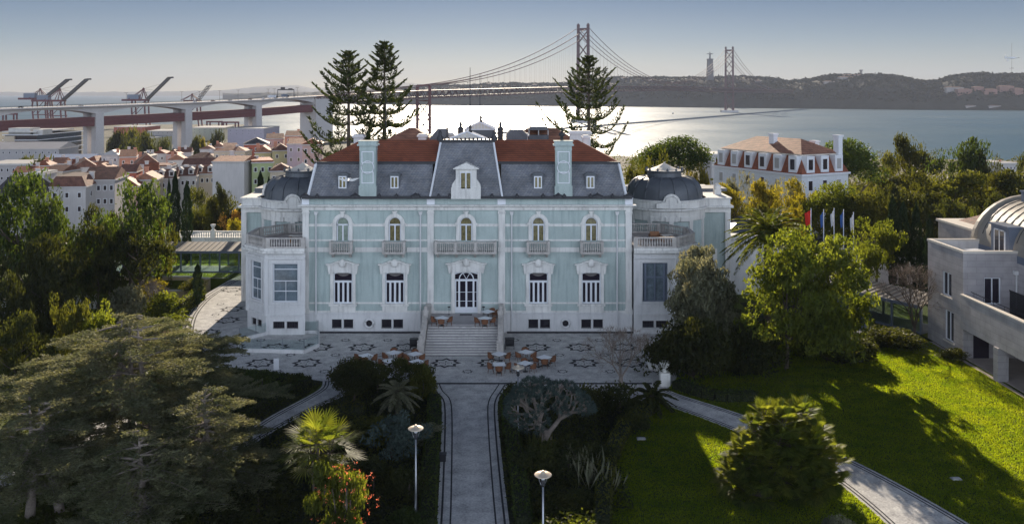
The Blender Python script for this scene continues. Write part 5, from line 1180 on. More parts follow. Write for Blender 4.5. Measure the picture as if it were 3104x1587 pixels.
# ------------------------------------------------------------------ café tables and chairs
def mk_table():
    t_ = empty("cafe_table"); MB().box(-.5, .5, -.5, .5, .72, .75).build("tabletop", M['marble'], t_)
    MB().tube([(0,0,.04),(0,0,.72)], .04, 8).lathe(0, 0, [(.26, 0), (.24, .03), (.05, .05)], 14).build("pedestal", M['iron'], t_)
    return t_
def mk_chair():
    c_ = empty("wicker_chair"); MB().lathe(0, 0, [(.22, .36), (.27, .40), (.27, .46), (.2, .47)], 12).build("seat", M['wicker'], c_)
    b_ = MB(); ang = np.linspace(R(200), R(-20), 15); rr = .3; lo = []; hi = []
    vs = []; n = 15
    for i, a in enumerate(ang):
        hh = .66 + .22*math.sin((a - R(-20))/(R(220))*math.pi); c, s = math.cos(a), math.sin(a)
        vs += [(c*rr, s*rr, .42), (c*(rr+.03), s*(rr+.03), hh), (c*(rr-.03), s*(rr-.03), hh), (c*(rr-.035), s*(rr-.035), .42)]
    b_.add(vs, [(4*i+j, 4*i+(j+1) % 4, 4*i+4+(j+1) % 4, 4*i+4+j) for i in range(n-1) for j in range(4)] + [(0,1,2,3), (4*n-4, 4*n-3, 4*n-2, 4*n-1)]); b_.build("backrest", M['wicker'], c_)
    for sx in (-1, 1):
        for sy in (-1, 1): MB().tube([(sx*.18, sy*.18, .38), (sx*.24, sy*.24, 0)], .02, 6).build("leg", M['wicker'], c_)
    return c_
T0 = mk_table(); C0 = mk_chair(); used = [0, 0]
def put_table(x, y, z, rz, tl, chairs):
    p = G(x, y, z + .75); p.z = z
    if used[0]: t_ = copy_tree(T0)
    else: t_ = T0; used[0] = 1
    t_.location = p; t_.rotation_euler.z = rz; tag(t_, tl[0], "table", "white topped cafe tables")
    for a, side in chairs:
        if used[1]: c_ = copy_tree(C0)
        else: c_ = C0; used[1] = 1
        r_ = .72; c_.location = (p.x + math.cos(R(a))*r_, p.y + math.sin(R(a))*r_, z); c_.rotation_euler.z = R(a) - math.pi/2
        tag(c_, f"wicker chair {side} of the {tl[1]}", "chair", "wicker chairs round the cafe tables")
CH3 = [(205, "on the left side"), (335, "on the right side"), (95, "at the back")]; CH2 = [(180, "on the left side"), (0, "on the right side")]
tabs = [(1109, 1076, 0, .72, ("white square cafe table farthest left on the forecourt", "table farthest left on the forecourt"), [(180, "on the left side"), (0, "on the right side"), (270, "in front")]),
 (1192, 1067, 0, .80, ("white square cafe table second from the left in the back row of the left group", "middle back table left of the steps"), CH3),
 (1257, 1071, 0, .75, ("white square cafe table nearest the foot of the left stair parapet", "table by the left stair parapet"), CH3),
 (1182, 1092, 0, .70, ("white square cafe table by the shrubs at the front left of the left group", "front left shrub-side table"), CH2),
 (1263, 1094, 0, .74, ("white square cafe table by the shrubs nearest the stair axis", "front shrub-side table nearest the stairs"), CH2),
 (1513, 1071, 0, .80, ("white square cafe table at the foot of the right stair parapet", "table by the right stair parapet"), CH2),
 (1513, 1102, 0, .08, ("white cafe table set square to the palace, front left of the right group", "table set square to the palace"), [(180, "on the left side"), (0, "on the right side"), (270, "in front")]),
 (1594, 1065, 0, .80, ("white square cafe table at the back of the right group", "back table of the right group"), CH3),
 (1650, 1081, 0, .78, ("white square cafe table farthest right on the forecourt", "table farthest right on the forecourt"), [(180, "on the left side"), (0, "on the right side"), (270, "in front")]),
 (1592, 1099, 0, .80, ("white square cafe table behind the lamp by the dragon tree", "table behind the dragon tree lamp"), CH3),
 (1339, 962, 1.92, .75, ("white square cafe table alone on the left of the stair landing", "lone table left on the stair landing"), [(180, "on the left side"), (0, "on the right side"), (270, "in front")]),
 (1479, 943, 1.92, .78, ("white square cafe table nearest the door on the stair landing", "landing table nearest the door"), [(10, "on the right side"), (60, "at the back")]),
 (1470, 963, 1.92, .78, ("white square cafe table on the right edge of the landing, in front of another", "front right landing table"), [(190, "on the left side"), (0, "on the right side"), (270, "in front")])]
for a in tabs: put_table(*a)
for (x, lb) in ((1361, "thin black stand lamp left of the entrance door"), (1466, "small black stand lamp right of the entrance door")):
    p = P(x, 932, 87.0); e = empty("stand_lamp", (p.x, 87.0, 1.92), 0, lb, "stand lamp"); MB().tube([(0,0,0),(0,0,.75)], .025, 6).lathe(0, 0, [(.12, 0), (.1, .03)], 10).build("stand", M['iron'], e); MB().lathe(0, 0, [(.15, .72), (.12, .8), (.03, .82)], 10).build("shade", M['iron'], e)
# black service desk boxes beside the stairs
for (x, y, lb) in ((1545, 1048, "dark metal service stand right of the stairs"), (1257, 1050, "dark metal service stand left of the stairs")):
    p = G(x, y+8); e = empty("service_stand", p, 0, lb, "stand"); o = MB()
    for sx in (-.4, .4):
        for sy in (-.25, .25): o.box(sx-.03, sx+.03, sy-.03, sy+.03, 0, 1.0)
    o.box(-.45, .45, -.3, .3, .95, 1.0).box(-.42, .42, -.27, .27, .3, .33); o.build("frame", M['iron'], e)
    MB().box(-.38, .38, .2, .23, .33, .95).build("back_panel", M['gutter'], e)
# terrace bench
e = empty("terrace_bench", (15.0, 91.5, 8.56), .1, "brown boxy armchair on the right roof terrace", "armchair"); MB().box(-.5, .5, -.4, .4, .1, .42).build("seat", M['wood'], e); MB().box(-.5, .5, .3, .45, .1, .85).build("backrest", M['wood'], e); MB().box(-.62, -.5, -.4, .45, .1, .65).box(.5, .62, -.4, .45, .1, .65).build("armrests", M['wood'], e)
for sx in (-.5, .5): MB().box(sx-.04, sx+.04, -.35, .35, 0, .1).build("leg", M['wood'], e)
e = empty("terrace_table", (16.0, 90.3, 8.56), .2, "low pale table on the right roof terrace beside the brown armchair", "table"); MB().box(-.6, .6, -.35, .35, .7, .74).build("tabletop", M['cap'], e); MB().box(-.5, -.42, -.3, .3, 0, .7).box(.42, .5, -.3, .3, 0, .7).build("legs", M['wood'], e)
e = empty("terrace_table", (-22.0, 90.0, 8.56), .0, "pale table on the left roof terrace", "table"); MB().box(-.9, .9, -.4, .4, .7, .74).build("tabletop", M['cap'], e); MB().box(-.8, -.72, -.3, .3, 0, .7).box(.72, .8, -.3, .3, 0, .7).build("legs", M['wood'], e)
# statue pot at the right path
p = D2(1672, 968); e = empty("stone_planter", p, 0, "white stone pedestal urn where the right path leaves the forecourt", "urn"); MB().box(-.4, .4, -.4, .4, 0, 1.1).build("pedestal", M['white_stone'], e); MB().lathe(0, 0, [(.2, 1.1), (.3, 1.2), (.12, 1.3), (.34, 1.6), (.45, 1.9), (.38, 1.95)], 14).build("bowl", M['white_stone'], e)
p = D2(1657, 925); e = empty("round_planter", p, 0, "round stone planter with low green plants at the right end of the forecourt", "planter"); MB().lathe(0, 0, [(.9, 0), (1.0, .1), (1.0, .55), (.85, .6), (.8, .5)], 24).build("rim", M['white_stone'], e); MB().lathe(0, 0, [(.8, .5), (.6, .8), (.2, .95)], 12).build("plants", M['soil'], e)
p = D2(695, 945); e = empty("garden_sign", p, .3, "small pale sign leaning in the triangular hedge bed", "sign"); MB().box(-.22, .22, -.02, .02, .5, 1.5).build("panel", M['white_paint'], e); MB().box(-.03, .03, -.03, .03, 0, .5).build("post", M['steel'], e)
for (x, y, lb) in ((1613, 1104, "flat pale ground light in the shaded lawn"), (2405, 1205, "small stone in the dappled lawn")):
    e = empty("ground_light", D2(x, y), 0, lb, "ground light"); MB().box(-.3, .3, -.2, .2, 0, .08).box(-.22, .22, -.12, .12, .08, .12).build("housing", M['zinc'], e)
# silvery garden bench at the back of the right lawn
p = D2(2160, 845); e = empty("metal_lounger", p, .5, "silvery metal garden lounger in front of the glass corridor", "lounger"); MB().box(-.9, .5, -.35, .35, .35, .42).build("seat", M['steel'], e); MB().prism([(.5, -.35, .38), (1.1, -.35, 1.0), (1.05, -.35, 1.04), (.45, -.35, .42)], (0, .7, 0)).build("backrest", M['steel'], e)
for sx in (-.8, .4):
    for sy in (-.3, .3): MB().box(sx-.03, sx+.03, sy-.03, sy+.03, 0, .35).build("leg", M['steel'], e)
# flags
fl_ = [(2040, 535, 'red_cloth', "flagpole with the red flag"), (2072, 538, 'blue_cloth', "flagpole with the blue flag"), (2098, 535, 'white_cloth', "flagpole with a white flag in the middle of the row"), (2122, 538, 'blue_cloth', "flagpole with a pale blue and white flag, fourth in the row"), (2147, 545, 'white_cloth', "flagpole with a limp white flag at the right end of the row")]
for i, (x, y, mt, lb) in enumerate(fl_):
    d = 112; p = P(x*1.205, y*1.205, d); e = empty("flagpole", (p.x, d, 0), 0, lb, "flagpole", "row of flagpoles beyond the palm")
    MB().tube([(0,0,0),(0,0,p.z+.6)], [.08, .05], 8).build("pole", M['white_paint'], e)
    z = p.z + .3; vs = []
    for j in range(7):
        for k_ in range(6):
            u, v = j/6, k_/5; vs.append((-.05 - u*(.75 if i == 0 else .38)*(1-.25*v), .12*math.sin(u*7 + v*2), z - v*1.7 - u*(.5 if i else .35)))
    MB().add(vs, [(j*6+k_, (j+1)*6+k_, (j+1)*6+k_+1, j*6+k_+1) for j in range(6) for k_ in range(5)]).build("flag", M[mt], e)
# parked cars beyond
def parked(x, y, d, rz, mt, lb):
    p = P(x*1.205, y*1.205, d); e = empty("parked_car", (p.x, d, 0), rz, lb, "car")
    MB().prism([(-2.1,-.85,.3),(-2.15,-.85,.8),(-1.9,-.85,.95),(-1.2,-.85,1.42),(.5,-.85,1.42),(1.2,-.85,.95),(2.1,-.85,.8),(2.15,-.85,.3)], (0, 1.7, 0)).build("body", M[mt], e)
    MB().prism([(-1.55,-.87,.98),(-1.15,-.87,1.34),(.45,-.87,1.34),(1.0,-.87,.98)], (0, 1.74, 0)).build("side_windows", M['glass_dark'], e)
    for sx in (-1.35, 1.35):
        for sy in (-.86, .7): MB().tube([(sx, sy, .33), (sx, sy+.18, .33)], .33, 12).build("wheel", M['gutter'], e)
parked(2066, 612, 118, .15, 'gutter', "dark car parked behind the flagpoles")
parked(2115, 618, 121, .1, 'white_paint', "white car parked right of the flagpoles")
parked(1895, 570, 128, .1, 'zinc', "grey car parked behind the palace annex")
MB().sheet([(25, 112, 0), (62, 108, 0), (62, 127, 0), (22, 134, 0)], .006).build("car_park", M['cap'], kind='structure')
# gulls
def gull(x, y, d, rz, lb, roll=0):
    p = P(x, y, d); e = empty("seagull", p, rz, lb, "bird"); e.rotation_euler.y = roll
    o = MB(); o.tube([(-.02,-.3,0),(0,-.18,0),(0,0,.01),(0,.16,0),(0,.26,.02),(0,.32,.01)], [.01,.05,.075,.055,.04,.008], 10)
    o.build("body", M['white_paint'], e); wg = MB()
    for s in (-1, 1):
        pts = [(0, .10, .03), (.25*s, .14, .10), (.48*s, .05, .07), (.72*s, -.08, -.02)]; bk = [(0, -.12, .02), (.25*s, -.03, .08), (.48*s, -.08, .05), (.72*s, -.10, -.03)]
        th = [(a, b_, c-.012) for a, b_, c in pts]; n = 4
        wg.add(pts + bk + th + [(a, b_, c-.012) for a, b_, c in bk], [(i, i+1, n+i+1, n+i) for i in range(3)] + [(8+i, 12+i, 13+i, 9+i) for i in range(3)] + [(i, 8+i, 9+i, i+1) for i in range(3)] + [(4+i, 5+i, 13+i, 12+i) for i in range(3)])
    wg.build("wings", M['gullwing'], e)
    MB().add([(0, -.28, .005), (-.07, -.42, 0), (.07, -.42, 0), (0, -.28, -.01)], [(0,1,2), (3,2,1)]).build("tail", M['white_paint'], e)
    MB().lathe(0, 0, [(.012, 0), (.002, .05)], 6).build("beak", M['wood'], e); e.children[-1].location = (0, .31, .01); e.children[-1].rotation_euler = (R(-90), 0, 0)
M['gullwing'] = plain("gull_wing", (.66, .66, .66), .6)
gull(1056, 546, 60, 0.15, "white seagull gliding in front of the slate mansard")
gull(3068, 176, 60, .9, "seagull gliding high over the river at the far right", .35)
# ------------------------------------------------------------------ white mansion on the right
def hipbox(e, x0, x1, y0, y1, z0, z1, ins, mat, name): MB().hip(x0, x1, y0, y1, z0, z1, 0, ins).build(name, M[mat], e)
cA = P(2165, 560, 172); cB = P(2430, 560, 152); cC = P(2548, 560, 168)
dv = (cB - cA); W_ = math.hypot(dv.x, dv.y); ang = math.atan2(dv.y, dv.x); Dd = 11.5
e = empty("white_mansion", (cA.x, cA.y, 0), ang, "white mansion with brick red mansard, tiled hip roof and dormers near the river", "mansion")
zw = P(2165, 500, 172).z; ze = P(2165, 452, 172).z; zt = P(2310, 416, 165).z
MB().box(0, W_, 0, Dd, -6, zw).build("wall", M['white_stone_clean'] if 'white_stone_clean' in M else M['white_cloth'], e)
MB().box(-.3, W_+.3, -.3, Dd+.3, zw-.35, zw).build("cornice", M['white_paint'], e)
MB().frus((-.1, W_+.1, -.1, Dd+.1), zw, (1.4, W_-1.4, 1.4, Dd-1.4), ze, top=True).build("mansard", M['tile'], e)
MB().box(1.0, W_-1.0, 1.0, Dd-1.0, ze, ze+.25).build("eaves", M['cap'], e); hipbox(e, .8, W_-.8, .8, Dd-.8, ze+.25, zt, 4.9, 'tile_pale', "roof")
def mansion_win(x, y, rz, openw=True):
    m_ = empty("dormer", (x, y, zw+.2), rz); m_.parent = e
    MB().box(-.95, .95, -.2, 1.4, 0, ze-zw-.2).build("dormer_body", M['white_paint'], m_)
    MB().box(-.5, .5, -.24, -.2, .5, ze-zw-.8).build("pane", M['glass_dark' if openw else 'zinc'], m_)
    w2 = empty("window", (x if not rz else W_, 0 if not rz else y, zw-3.0), rz); w2.parent = e; MB().box(-.6, .6, -.06, .02, 0, 1.9).build("frame", M['white_paint'], w2); MB().box(-.45, .45, -.09, -.06, .12, 1.75).build("pane", M['glass_dark' if openw else 'zinc'], w2)
for i in range(6): mansion_win(W_*(i+.55)/6.1, 0.1, 0, i in (2, 3, 5))
for i in range(3): mansion_win(W_-.1, Dd*(i+.6)/3.3, math.pi/2, i != 2)
for x, y, h in ((W_*.52, Dd*.35, 3.2), (W_-1.0, Dd-1.5, 3.2), (W_*.75, Dd*.8, 2)): MB().box(x-.6, x+.6, y-.5, y+.5, ze-1, ze+h).box(x-.75, x+.75, y-.65, y+.65, ze+h, ze+h+.3).build("chimney", M['white_paint'], e)
# ------------------------------------------------------------------ town houses
WC = {'white': (.54,.52,.51), 'grey': (.42,.40,.40), 'beige': (.52,.44,.34), 'salmon': (.52,.24,.16), 'pink': (.52,.34,.31), 'green': (.40,.46,.24), 'yellow': (.50,.44,.24), 'lilac': (.42,.38,.44), 'blue': (.16,.22,.36), 'rust': (.40,.12,.08), 'palegreen': (.48,.50,.42)}
for k_, v in WC.items(): M['w_'+k_] = stone("render_"+k_, v, .08, .9, .3, streak=.3, streak_col=tuple(c*.55 for c in v))
M['r_slate'] = courses("dark_slate_roof", (.06,.055,.06), (.09,.08,.085), .4, .3, .7, .02)
M['r_metal'] = stone("pale_metal_roof", (.55,.53,.5), .15, .5, .5)
PW = None
def town_window(e, x, y, z, rz, s=.85):
    global PW
    if PW is None:
        PW = MB().box(-.5, .5, -.05, .03, -.75, .75, 0).box(-.36, .36, -.08, -.05, -.62, .62, 1).build("window", [M['white_paint'], M['glass_dark']]); o = PW
    else: o = PW.copy(); COL.objects.link(o)
    o.parent = e; o.location = (x, y, z); o.rotation_euler = (0, 0, rz); o.scale = (s, 1, s)
def house(x0, x1, yeave, d, depth, rot, rtype, rh, wall, roof, label, wins=(3, 1, 2, 1), chim=1, name="town_house", cat="house", axis='x', dorm=0, group="old town houses"):
    rh *= .62
    a = P(x0, yeave, d); b_ = P(x1, yeave, d); w_ = b_.x - a.x; ze = a.z; cx = (a.x+b_.x)/2; zb = min(terrain(cx, d), terrain(cx, d+depth)) - 2
    e = empty(name, (cx, d + depth/2, zb), rot, label, cat, group); H_ = ze - zb; hw, hd = w_/2, depth/2
    wb = MB(); wb.box(-hw, hw, -hd, hd, 0, H_)
    if rtype == 'gable':
        if axis == 'x': wb.add([(-hw,-hd,H_),(-hw,hd,H_),(-hw,0,H_+rh),(hw,-hd,H_),(hw,hd,H_),(hw,0,H_+rh)], [(0,2,1),(3,4,5)])
        else: wb.add([(-hw,-hd,H_),(hw,-hd,H_),(0,-hd,H_+rh),(-hw,hd,H_),(hw,hd,H_),(0,hd,H_+rh)], [(0,1,2),(3,5,4)])
    wb.build("wall", M['w_'+wall], e)
    if rtype == 'flat':
        rb = MB().box(-hw-.1, hw+.1, -hd-.1, hd+.1, H_, H_+.5).build("roof", M[roof], e)
    elif rtype == 'mansard': rb = MB().frus((-hw-.2, hw+.2, -hd-.2, hd+.2), H_, (-hw+1.2, hw-1.2, -hd+1.2, hd-1.2), H_+rh, top=True).build("roof", M[roof], e)
    else:
        rm = MB(); o_ = .35
        if rtype == 'hip': rm.hip(-hw-o_, hw+o_, -hd-o_, hd+o_, H_+.05, H_+rh, 0, min(hw, hd)*.98, False, 'x' if w_ > depth else 'y')
        else: rm.hip(-hw-.05, hw+.05, -hd-o_, hd+o_, H_+.08, H_+rh+.18, 0, None, True, 'x') if axis == 'x' else rm.hip(-hw-o_, hw+o_, -hd-.05, hd+.05, H_+.08, H_+rh+.18, 0, None, True, 'y')
        rb = rm.build("roof", M[roof], e)
    MB().box(-hw-.25, hw+.25, -hd-.3, -hd, H_-.25, H_+.06).box(hw, hw+.3, -hd-.25, hd+.25, H_-.25, H_+.06).build("eaves", M['w_white'], e)
    rnd = random.Random(label)
    for i in range(chim):
        x = rnd.uniform(-.4, .4)*w_; y = rnd.uniform(-.2, .45)*depth; h = H_ + rh + rnd.uniform(.2, 1.0); MB().box(x-.5, x+.5, y-.3, y+.3, H_, h).box(x-.6, x+.6, y-.4, y+.4, h, h+.2).build("chimney", M['w_'+rnd.choice(['white', 'white', 'salmon'])], rb)
    for i in range(dorm):
        x = -hw + w_*(i+.5)/dorm; y = -hd+1.5; do = MB().box(x-.7, x+.7, y-1.0, y+2, H_+.3, H_+1.9).hip(x-.9, x+.9, y-1.2, y+2, H_+1.9, H_+2.6, 0, None, True, 'y').build("dormer", M['w_white'], rb); MB().box(x-.4, x+.4, y-1.05, y-1.0, H_+.7, H_+1.7).build("pane", M['glass_dark'], do)
    nf, rf, ns, rs = wins
    for r_ in range(rf):
        for i in range(nf): town_window(e, -hw + w_*(i+.5)/nf, -hd, H_-1.9-r_*3.1, 0)
    for r_ in range(rs):
        for i in range(ns): town_window(e, hw, -hd + depth*(i+.5)/ns, H_-1.9-r_*3.1, math.pi/2)
    return e
TH = [
 (138,246,566,196,13,.12,'mansard',3.6,'white','tile_dark',"white corner house with dark red mansard roof behind the leftmost trees",(3,2,2,2),1),
 (238,330,545,203,12,.18,'gable',3.8,'grey','tile_dark',"grey house with wide brown roof and two skylights beside the white corner house",(5,2,2,1),0),
 (-30,72,600,186,14,-.1,'gable',6.0,'grey','r_slate',"house with a steep black slate roof at the left edge of the town",(2,1,2,1),0),
 (80,128,528,228,8,.1,'flat',.4,'white','r_metal',"small white flat roofed house behind the white corner house",(2,1,1,1),2),
 (30,88,524,262,9,.2,'gable',2.4,'beige','tile',"low house with red roof above the black slate roof",(2,1,1,1),1),
 (140,196,520,246,9,-.1,'gable',2.2,'beige','tile_dark',"beige house with dull brown roof in the middle of the left town",(2,1,1,1),1),
 (200,262,508,292,12,.5,'gable',4.2,'white','tile_dark',"blank white gable house with brown roof in front of the first viaduct pier",(0,0,0,0),1,'town_house','house','y'),
 (262,318,512,270,10,.2,'hip',2.4,'beige','tile_pale',"beige house with sunlit pale roof below the first viaduct pier",(3,1,2,1),1),
 (320,342,526,250,8,.1,'flat',.5,'white','r_metal',"narrow white tower house right of the grey brown-roofed house",(1,2,1,2),0),
 (304,352,470,345,11,.1,'hip',3,'white','r_metal',"white house with grey roof just right of the first viaduct pier",(3,1,2,1),1),
 (345,392,476,318,12,.35,'gable',3.6,'salmon','tile',"salmon orange gable building in the centre of the town",(2,1,1,1),2),
 (352,402,522,262,9,.2,'gable',3.0,'rust','tile_dark',"small rust red house with arched roof window",(2,1,1,1),1),
 (330,396,565,222,10,.3,'hip',3.0,'pink','tile',"low pink house with bright red hip roof behind the tall dark tree",(2,1,1,1),0),
 (392,456,498,282,10,.45,'gable',5.0,'white','tile_dark',"tall blank white gable house in the centre of the town",(0,0,0,0),1,'town_house','house','y'),
 (398,462,545,232,9,.2,'gable',2.6,'beige','tile_pale',"cream gable house with weathered roof above the trees",(1,1,1,1),1,'town_house','house','y'),
 (455,505,505,290,10,.15,'flat',.6,'white','tile_dark',"white house with iron balcony right of the blank white gable",(4,1,2,1),1),
 (462,522,541,243,9,.22,'gable',3.4,'grey','tile_dark',"left house of the long dormered terrace, with a pyramid skylight",(4,1,1,1),1,'town_house','house','x',2),
 (520,582,534,250,9,.22,'gable',3.4,'white','tile_dark',"middle house of the long dormered terrace",(4,1,1,1),1,'town_house','house','x',2),
 (580,640,527,257,9,.22,'gable',3.4,'beige','tile_pale',"right house of the long dormered terrace, next to the tall blank wall",(4,1,1,1),0,'town_house','house','x',2),
 (498,548,486,318,10,.3,'gable',3.2,'white','tile_pale',"white gable house with pink roof behind the long terrace",(1,1,1,1),1,'town_house','house','y'),
 (548,646,500,302,9,.1,'gable',3.2,'white','tile_dark',"long house with plain dark roof behind the dormered terrace",(6,1,1,1),0),
 (565,648,478,335,9,.05,'hip',3,'beige','tile_dark',"brown roofed house in front of the second viaduct pier",(4,1,1,1),1),
 (645,742,490,226,12,-.02,'gable',1.6,'white','tile_pale',"tall pale apartment block with a blank wall facing the park",(0,0,0,0),1),
 (740,802,492,229,12,.35,'flat',.6,'green','tile',"tall green apartment block with balconies beside the blank pale block",(3,3,3,3),1),
 (648,742,458,318,9,.02,'hip',2.6,'beige','tile_pale',"beige row building with a sunlit terrace roof",(5,1,1,1),1),
 (728,800,437,330,12,.25,'hip',3.6,'rust','r_slate',"red and white striped building with black roof below the third viaduct pier",(3,1,2,1),0),
 (765,812,462,292,9,.2,'gable',3.2,'yellow','tile_pale',"yellow gable house right of the striped building",(1,1,1,1),1,'town_house','house','y'),
 (810,862,456,285,12,.3,'hip',3.2,'yellow','tile_dark',"taller yellow house with sunlit roof slabs",(2,2,3,2),1),
 (808,872,518,226,8,.25,'hip',2.8,'beige','tile_dark',"small cream house with brown hip roof left of the dome",(3,1,2,1),0),
 (866,912,436,280,10,.1,'gable',2.4,'lilac','tile',"lilac grey house behind the left dome",(2,2,1,2),1),
 (905,965,438,262,12,.2,'hip',2.6,'pink','tile',"pink apartment house behind the left araucaria",(3,3,2,3),1),
 (800,850,420,380,10,.2,'gable',3,'pink','tile_pale',"far pink house below the end of the viaduct",(2,1,1,1),1),
 (860,905,412,372,10,.1,'gable',3,'salmon','tile',"far salmon house beside the big end pier",(2,1,1,1),1),
 (668,706,446,392,10,.2,'gable',2.4,'white','tile_pale',"far white house above the beige row building",(2,1,1,1),0),
 (455,498,466,372,10,.1,'hip',2.2,'white','tile',"far white house with red roof behind the tall blank gable",(2,1,1,1),1),
 (402,448,474,350,10,.1,'hip',2.6,'white','r_slate',"white house with black roof and two chimneys beyond the salmon building",(2,1,1,1),2),
 (600,640,452,402,10,.2,'hip',2.4,'white','tile_pale',"far pale house by the second pier",(2,1,1,1),1),
 (205,246,500,330,8,.3,'gable',3,'beige','tile',"small red roofed house just left of the blank white gable by the first pier",(2,1,1,1),1),
 (262,300,488,345,8,-.2,'hip',3,'salmon','tile',"small salmon house at the foot of the first viaduct pier",(2,1,1,1),1),
 (286,322,508,300,7,.4,'gable',3,'white','tile_pale',"tiny white house with a sunlit roof left of the rust red house",(1,1,1,1),1),
 (425,466,518,262,7,.35,'gable',3.4,'pink','tile',"small pink gabled house below the tall blank white gable",(1,1,1,1),1),
 (500,536,468,365,8,.15,'hip',3,'pink','tile',"far pink house with red roof left of the second pier",(2,1,1,1),1),
 (536,572,462,385,8,.25,'gable',3,'white','tile_dark',"far white house with dark gable roof just under the second pier",(1,1,1,1),1),
 (96,140,502,300,8,.2,'hip',3,'salmon','tile',"salmon house with red hip roof below the long grey hall",(2,1,1,1),1),
 (150,190,496,325,8,.1,'gable',3,'white','tile_pale',"white house with pale gable roof in front of the blue roofed hall",(2,1,1,1),1),
 (640,676,446,410,8,.15,'hip',3,'salmon','tile_pale',"far salmon house left of the beige row building",(1,1,1,1),1),
]
for h in TH: house(*h)
for h in [(575,668,388,1050,60,.1,'flat',1,'palegreen','r_metal',"pale green harbour warehouse left of the yard gantries",(6,2,0,0),0,'warehouse','warehouse'),
 (690,800,390,900,60,.0,'flat',1,'lilac','r_metal',"grey harbour warehouse behind the third viaduct pier",(6,2,0,0),0,'warehouse','warehouse'),
 (440,520,398,980,50,.1,'flat',1,'white','r_metal',"white harbour office beside the second viaduct pier",(6,2,0,0),0,'warehouse','warehouse'),
 (345,440,385,1150,50,.0,'flat',1,'rust','r_metal',"dull red harbour shed right of the first viaduct pier",(4,1,0,0),0,'warehouse','warehouse'),
 (410,470,418,800,40,.0,'flat',1,'yellow','r_metal',"sandy low building among the town trees",(4,1,0,0),0,'warehouse','warehouse'),
 (108,248,488,385,30,.12,'gable',3,'blue','w_blue',"long hall with a dark blue metal roof",(0,0,0,0),0,'warehouse','warehouse'),
 (-60,172,452,470,24,.05,'gable',5,'grey','w_grey',"very long grey hall with a shallow grey roof at the left edge",(12,1,0,0),0,'warehouse','warehouse'),
 (-60,90,500,330,20,.1,'flat',1,'grey','r_metal',"grey industrial block below the long hall",(9,2,0,0),0,'warehouse','warehouse'),
 (3020,3085,497,420,20,.2,'flat',1,'white','r_metal',"white flat roofed pavilion by the river at the far right",(5,1,0,0),1,'pavilion','building'),
 (2150,2240,470,330,14,.1,'flat',.8,'white','r_metal',"white building glimpsed left of the mansion",(3,1,0,0),0,'pavilion','building')]: house(*h, group="harbour and riverside buildings")
# big striped office block
p0 = P(15, 408, 560); p1 = P(112, 403, 560); e = empty("office_block", (p0.x, 560, -36), .0, "big modern office block with white horizontal fins behind the first viaduct pier", "office block"); W_ = p1.x - p0.x; zt = p0.z + 36
MB().box(0, W_, 0, 58, 0, zt).build("glass_body", M['glass_dark'], e); f_ = MB()
for i in range(8): z = zt - i*3.3; f_.box(-1.2, W_+1.2, -1.2, 59, z-.45, z)
f_.build("fins", M['white_paint'], e); MB().box(-3, W_*.93, 2, 50, zt+1.2, zt+2.0).box(0, 14, 4, 16, zt, zt+4).box(16, 22, 4, 16, zt, zt+3).build("roof_slab", M['r_metal'], e)
MB().box(0, W_*.32, -1.4, 10, zt-9, zt-1).build("stone_panel", M['w_beige'], e)
# ------------------------------------------------------------------ vegetation
LM = {}
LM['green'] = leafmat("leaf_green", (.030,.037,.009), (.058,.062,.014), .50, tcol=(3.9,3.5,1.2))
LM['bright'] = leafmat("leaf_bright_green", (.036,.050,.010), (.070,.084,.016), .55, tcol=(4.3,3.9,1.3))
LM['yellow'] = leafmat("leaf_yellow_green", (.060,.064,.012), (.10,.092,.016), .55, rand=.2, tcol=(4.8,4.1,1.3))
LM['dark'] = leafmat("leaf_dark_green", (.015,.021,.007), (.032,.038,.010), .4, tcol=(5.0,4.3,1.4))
LM['pine'] = leafmat("pine_needles", (.016,.030,.009), (.034,.052,.012), .42, tcol=(5.0,4.3,1.4))
LM['olive'] = leafmat("olive_leaf", (.10,.11,.07), (.19,.19,.125), .42, tcol=(2.2,2.0,1.4), rand=.12)
LM['cedar'] = leafmat("cedar_needles", (.065,.078,.042), (.145,.15,.095), .48, tcol=(2.3,2.1,1.3), rand=.1)
LM['cypress'] = leafmat("cypress_leaf", (.014,.028,.012), (.028,.045,.016), .2)
LM['araucaria'] = leafmat("araucaria_needles", (.028,.040,.014), (.055,.070,.020), .3)
LM['dragon'] = leafmat("dragon_tree_leaf", (.045,.065,.06), (.07,.10,.088), .25, tcol=(1.4,1.6,1.3), rand=.1)
LM['palm'] = leafmat("palm_frond", (.036,.055,.012), (.075,.09,.02), .5, tcol=(5.0,4.3,1.4), gloss=.2, rough=.6)
LM['orange'] = leafmat("autumn_leaf", (.26,.12,.03), (.32,.20,.05), .45)
LM['brown'] = leafmat("bare_twig", (.13,.10,.085), (.20,.16,.13), .1, tcol=(1.1,1,.9))
LM['flower'] = leafmat("coral_flower", (.62,.13,.05), (.70,.22,.10), .4, tcol=(1.3,1,1))
LM['pinkf'] = leafmat("pink_flower", (.45,.14,.2), (.5,.2,.28), .4, tcol=(1.2,1,1))
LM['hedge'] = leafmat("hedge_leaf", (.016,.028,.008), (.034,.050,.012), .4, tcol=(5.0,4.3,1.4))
rng = np.random.default_rng(11)
def sph(n, r_=None): return unit((r_ or rng).normal(size=(n, 3)))
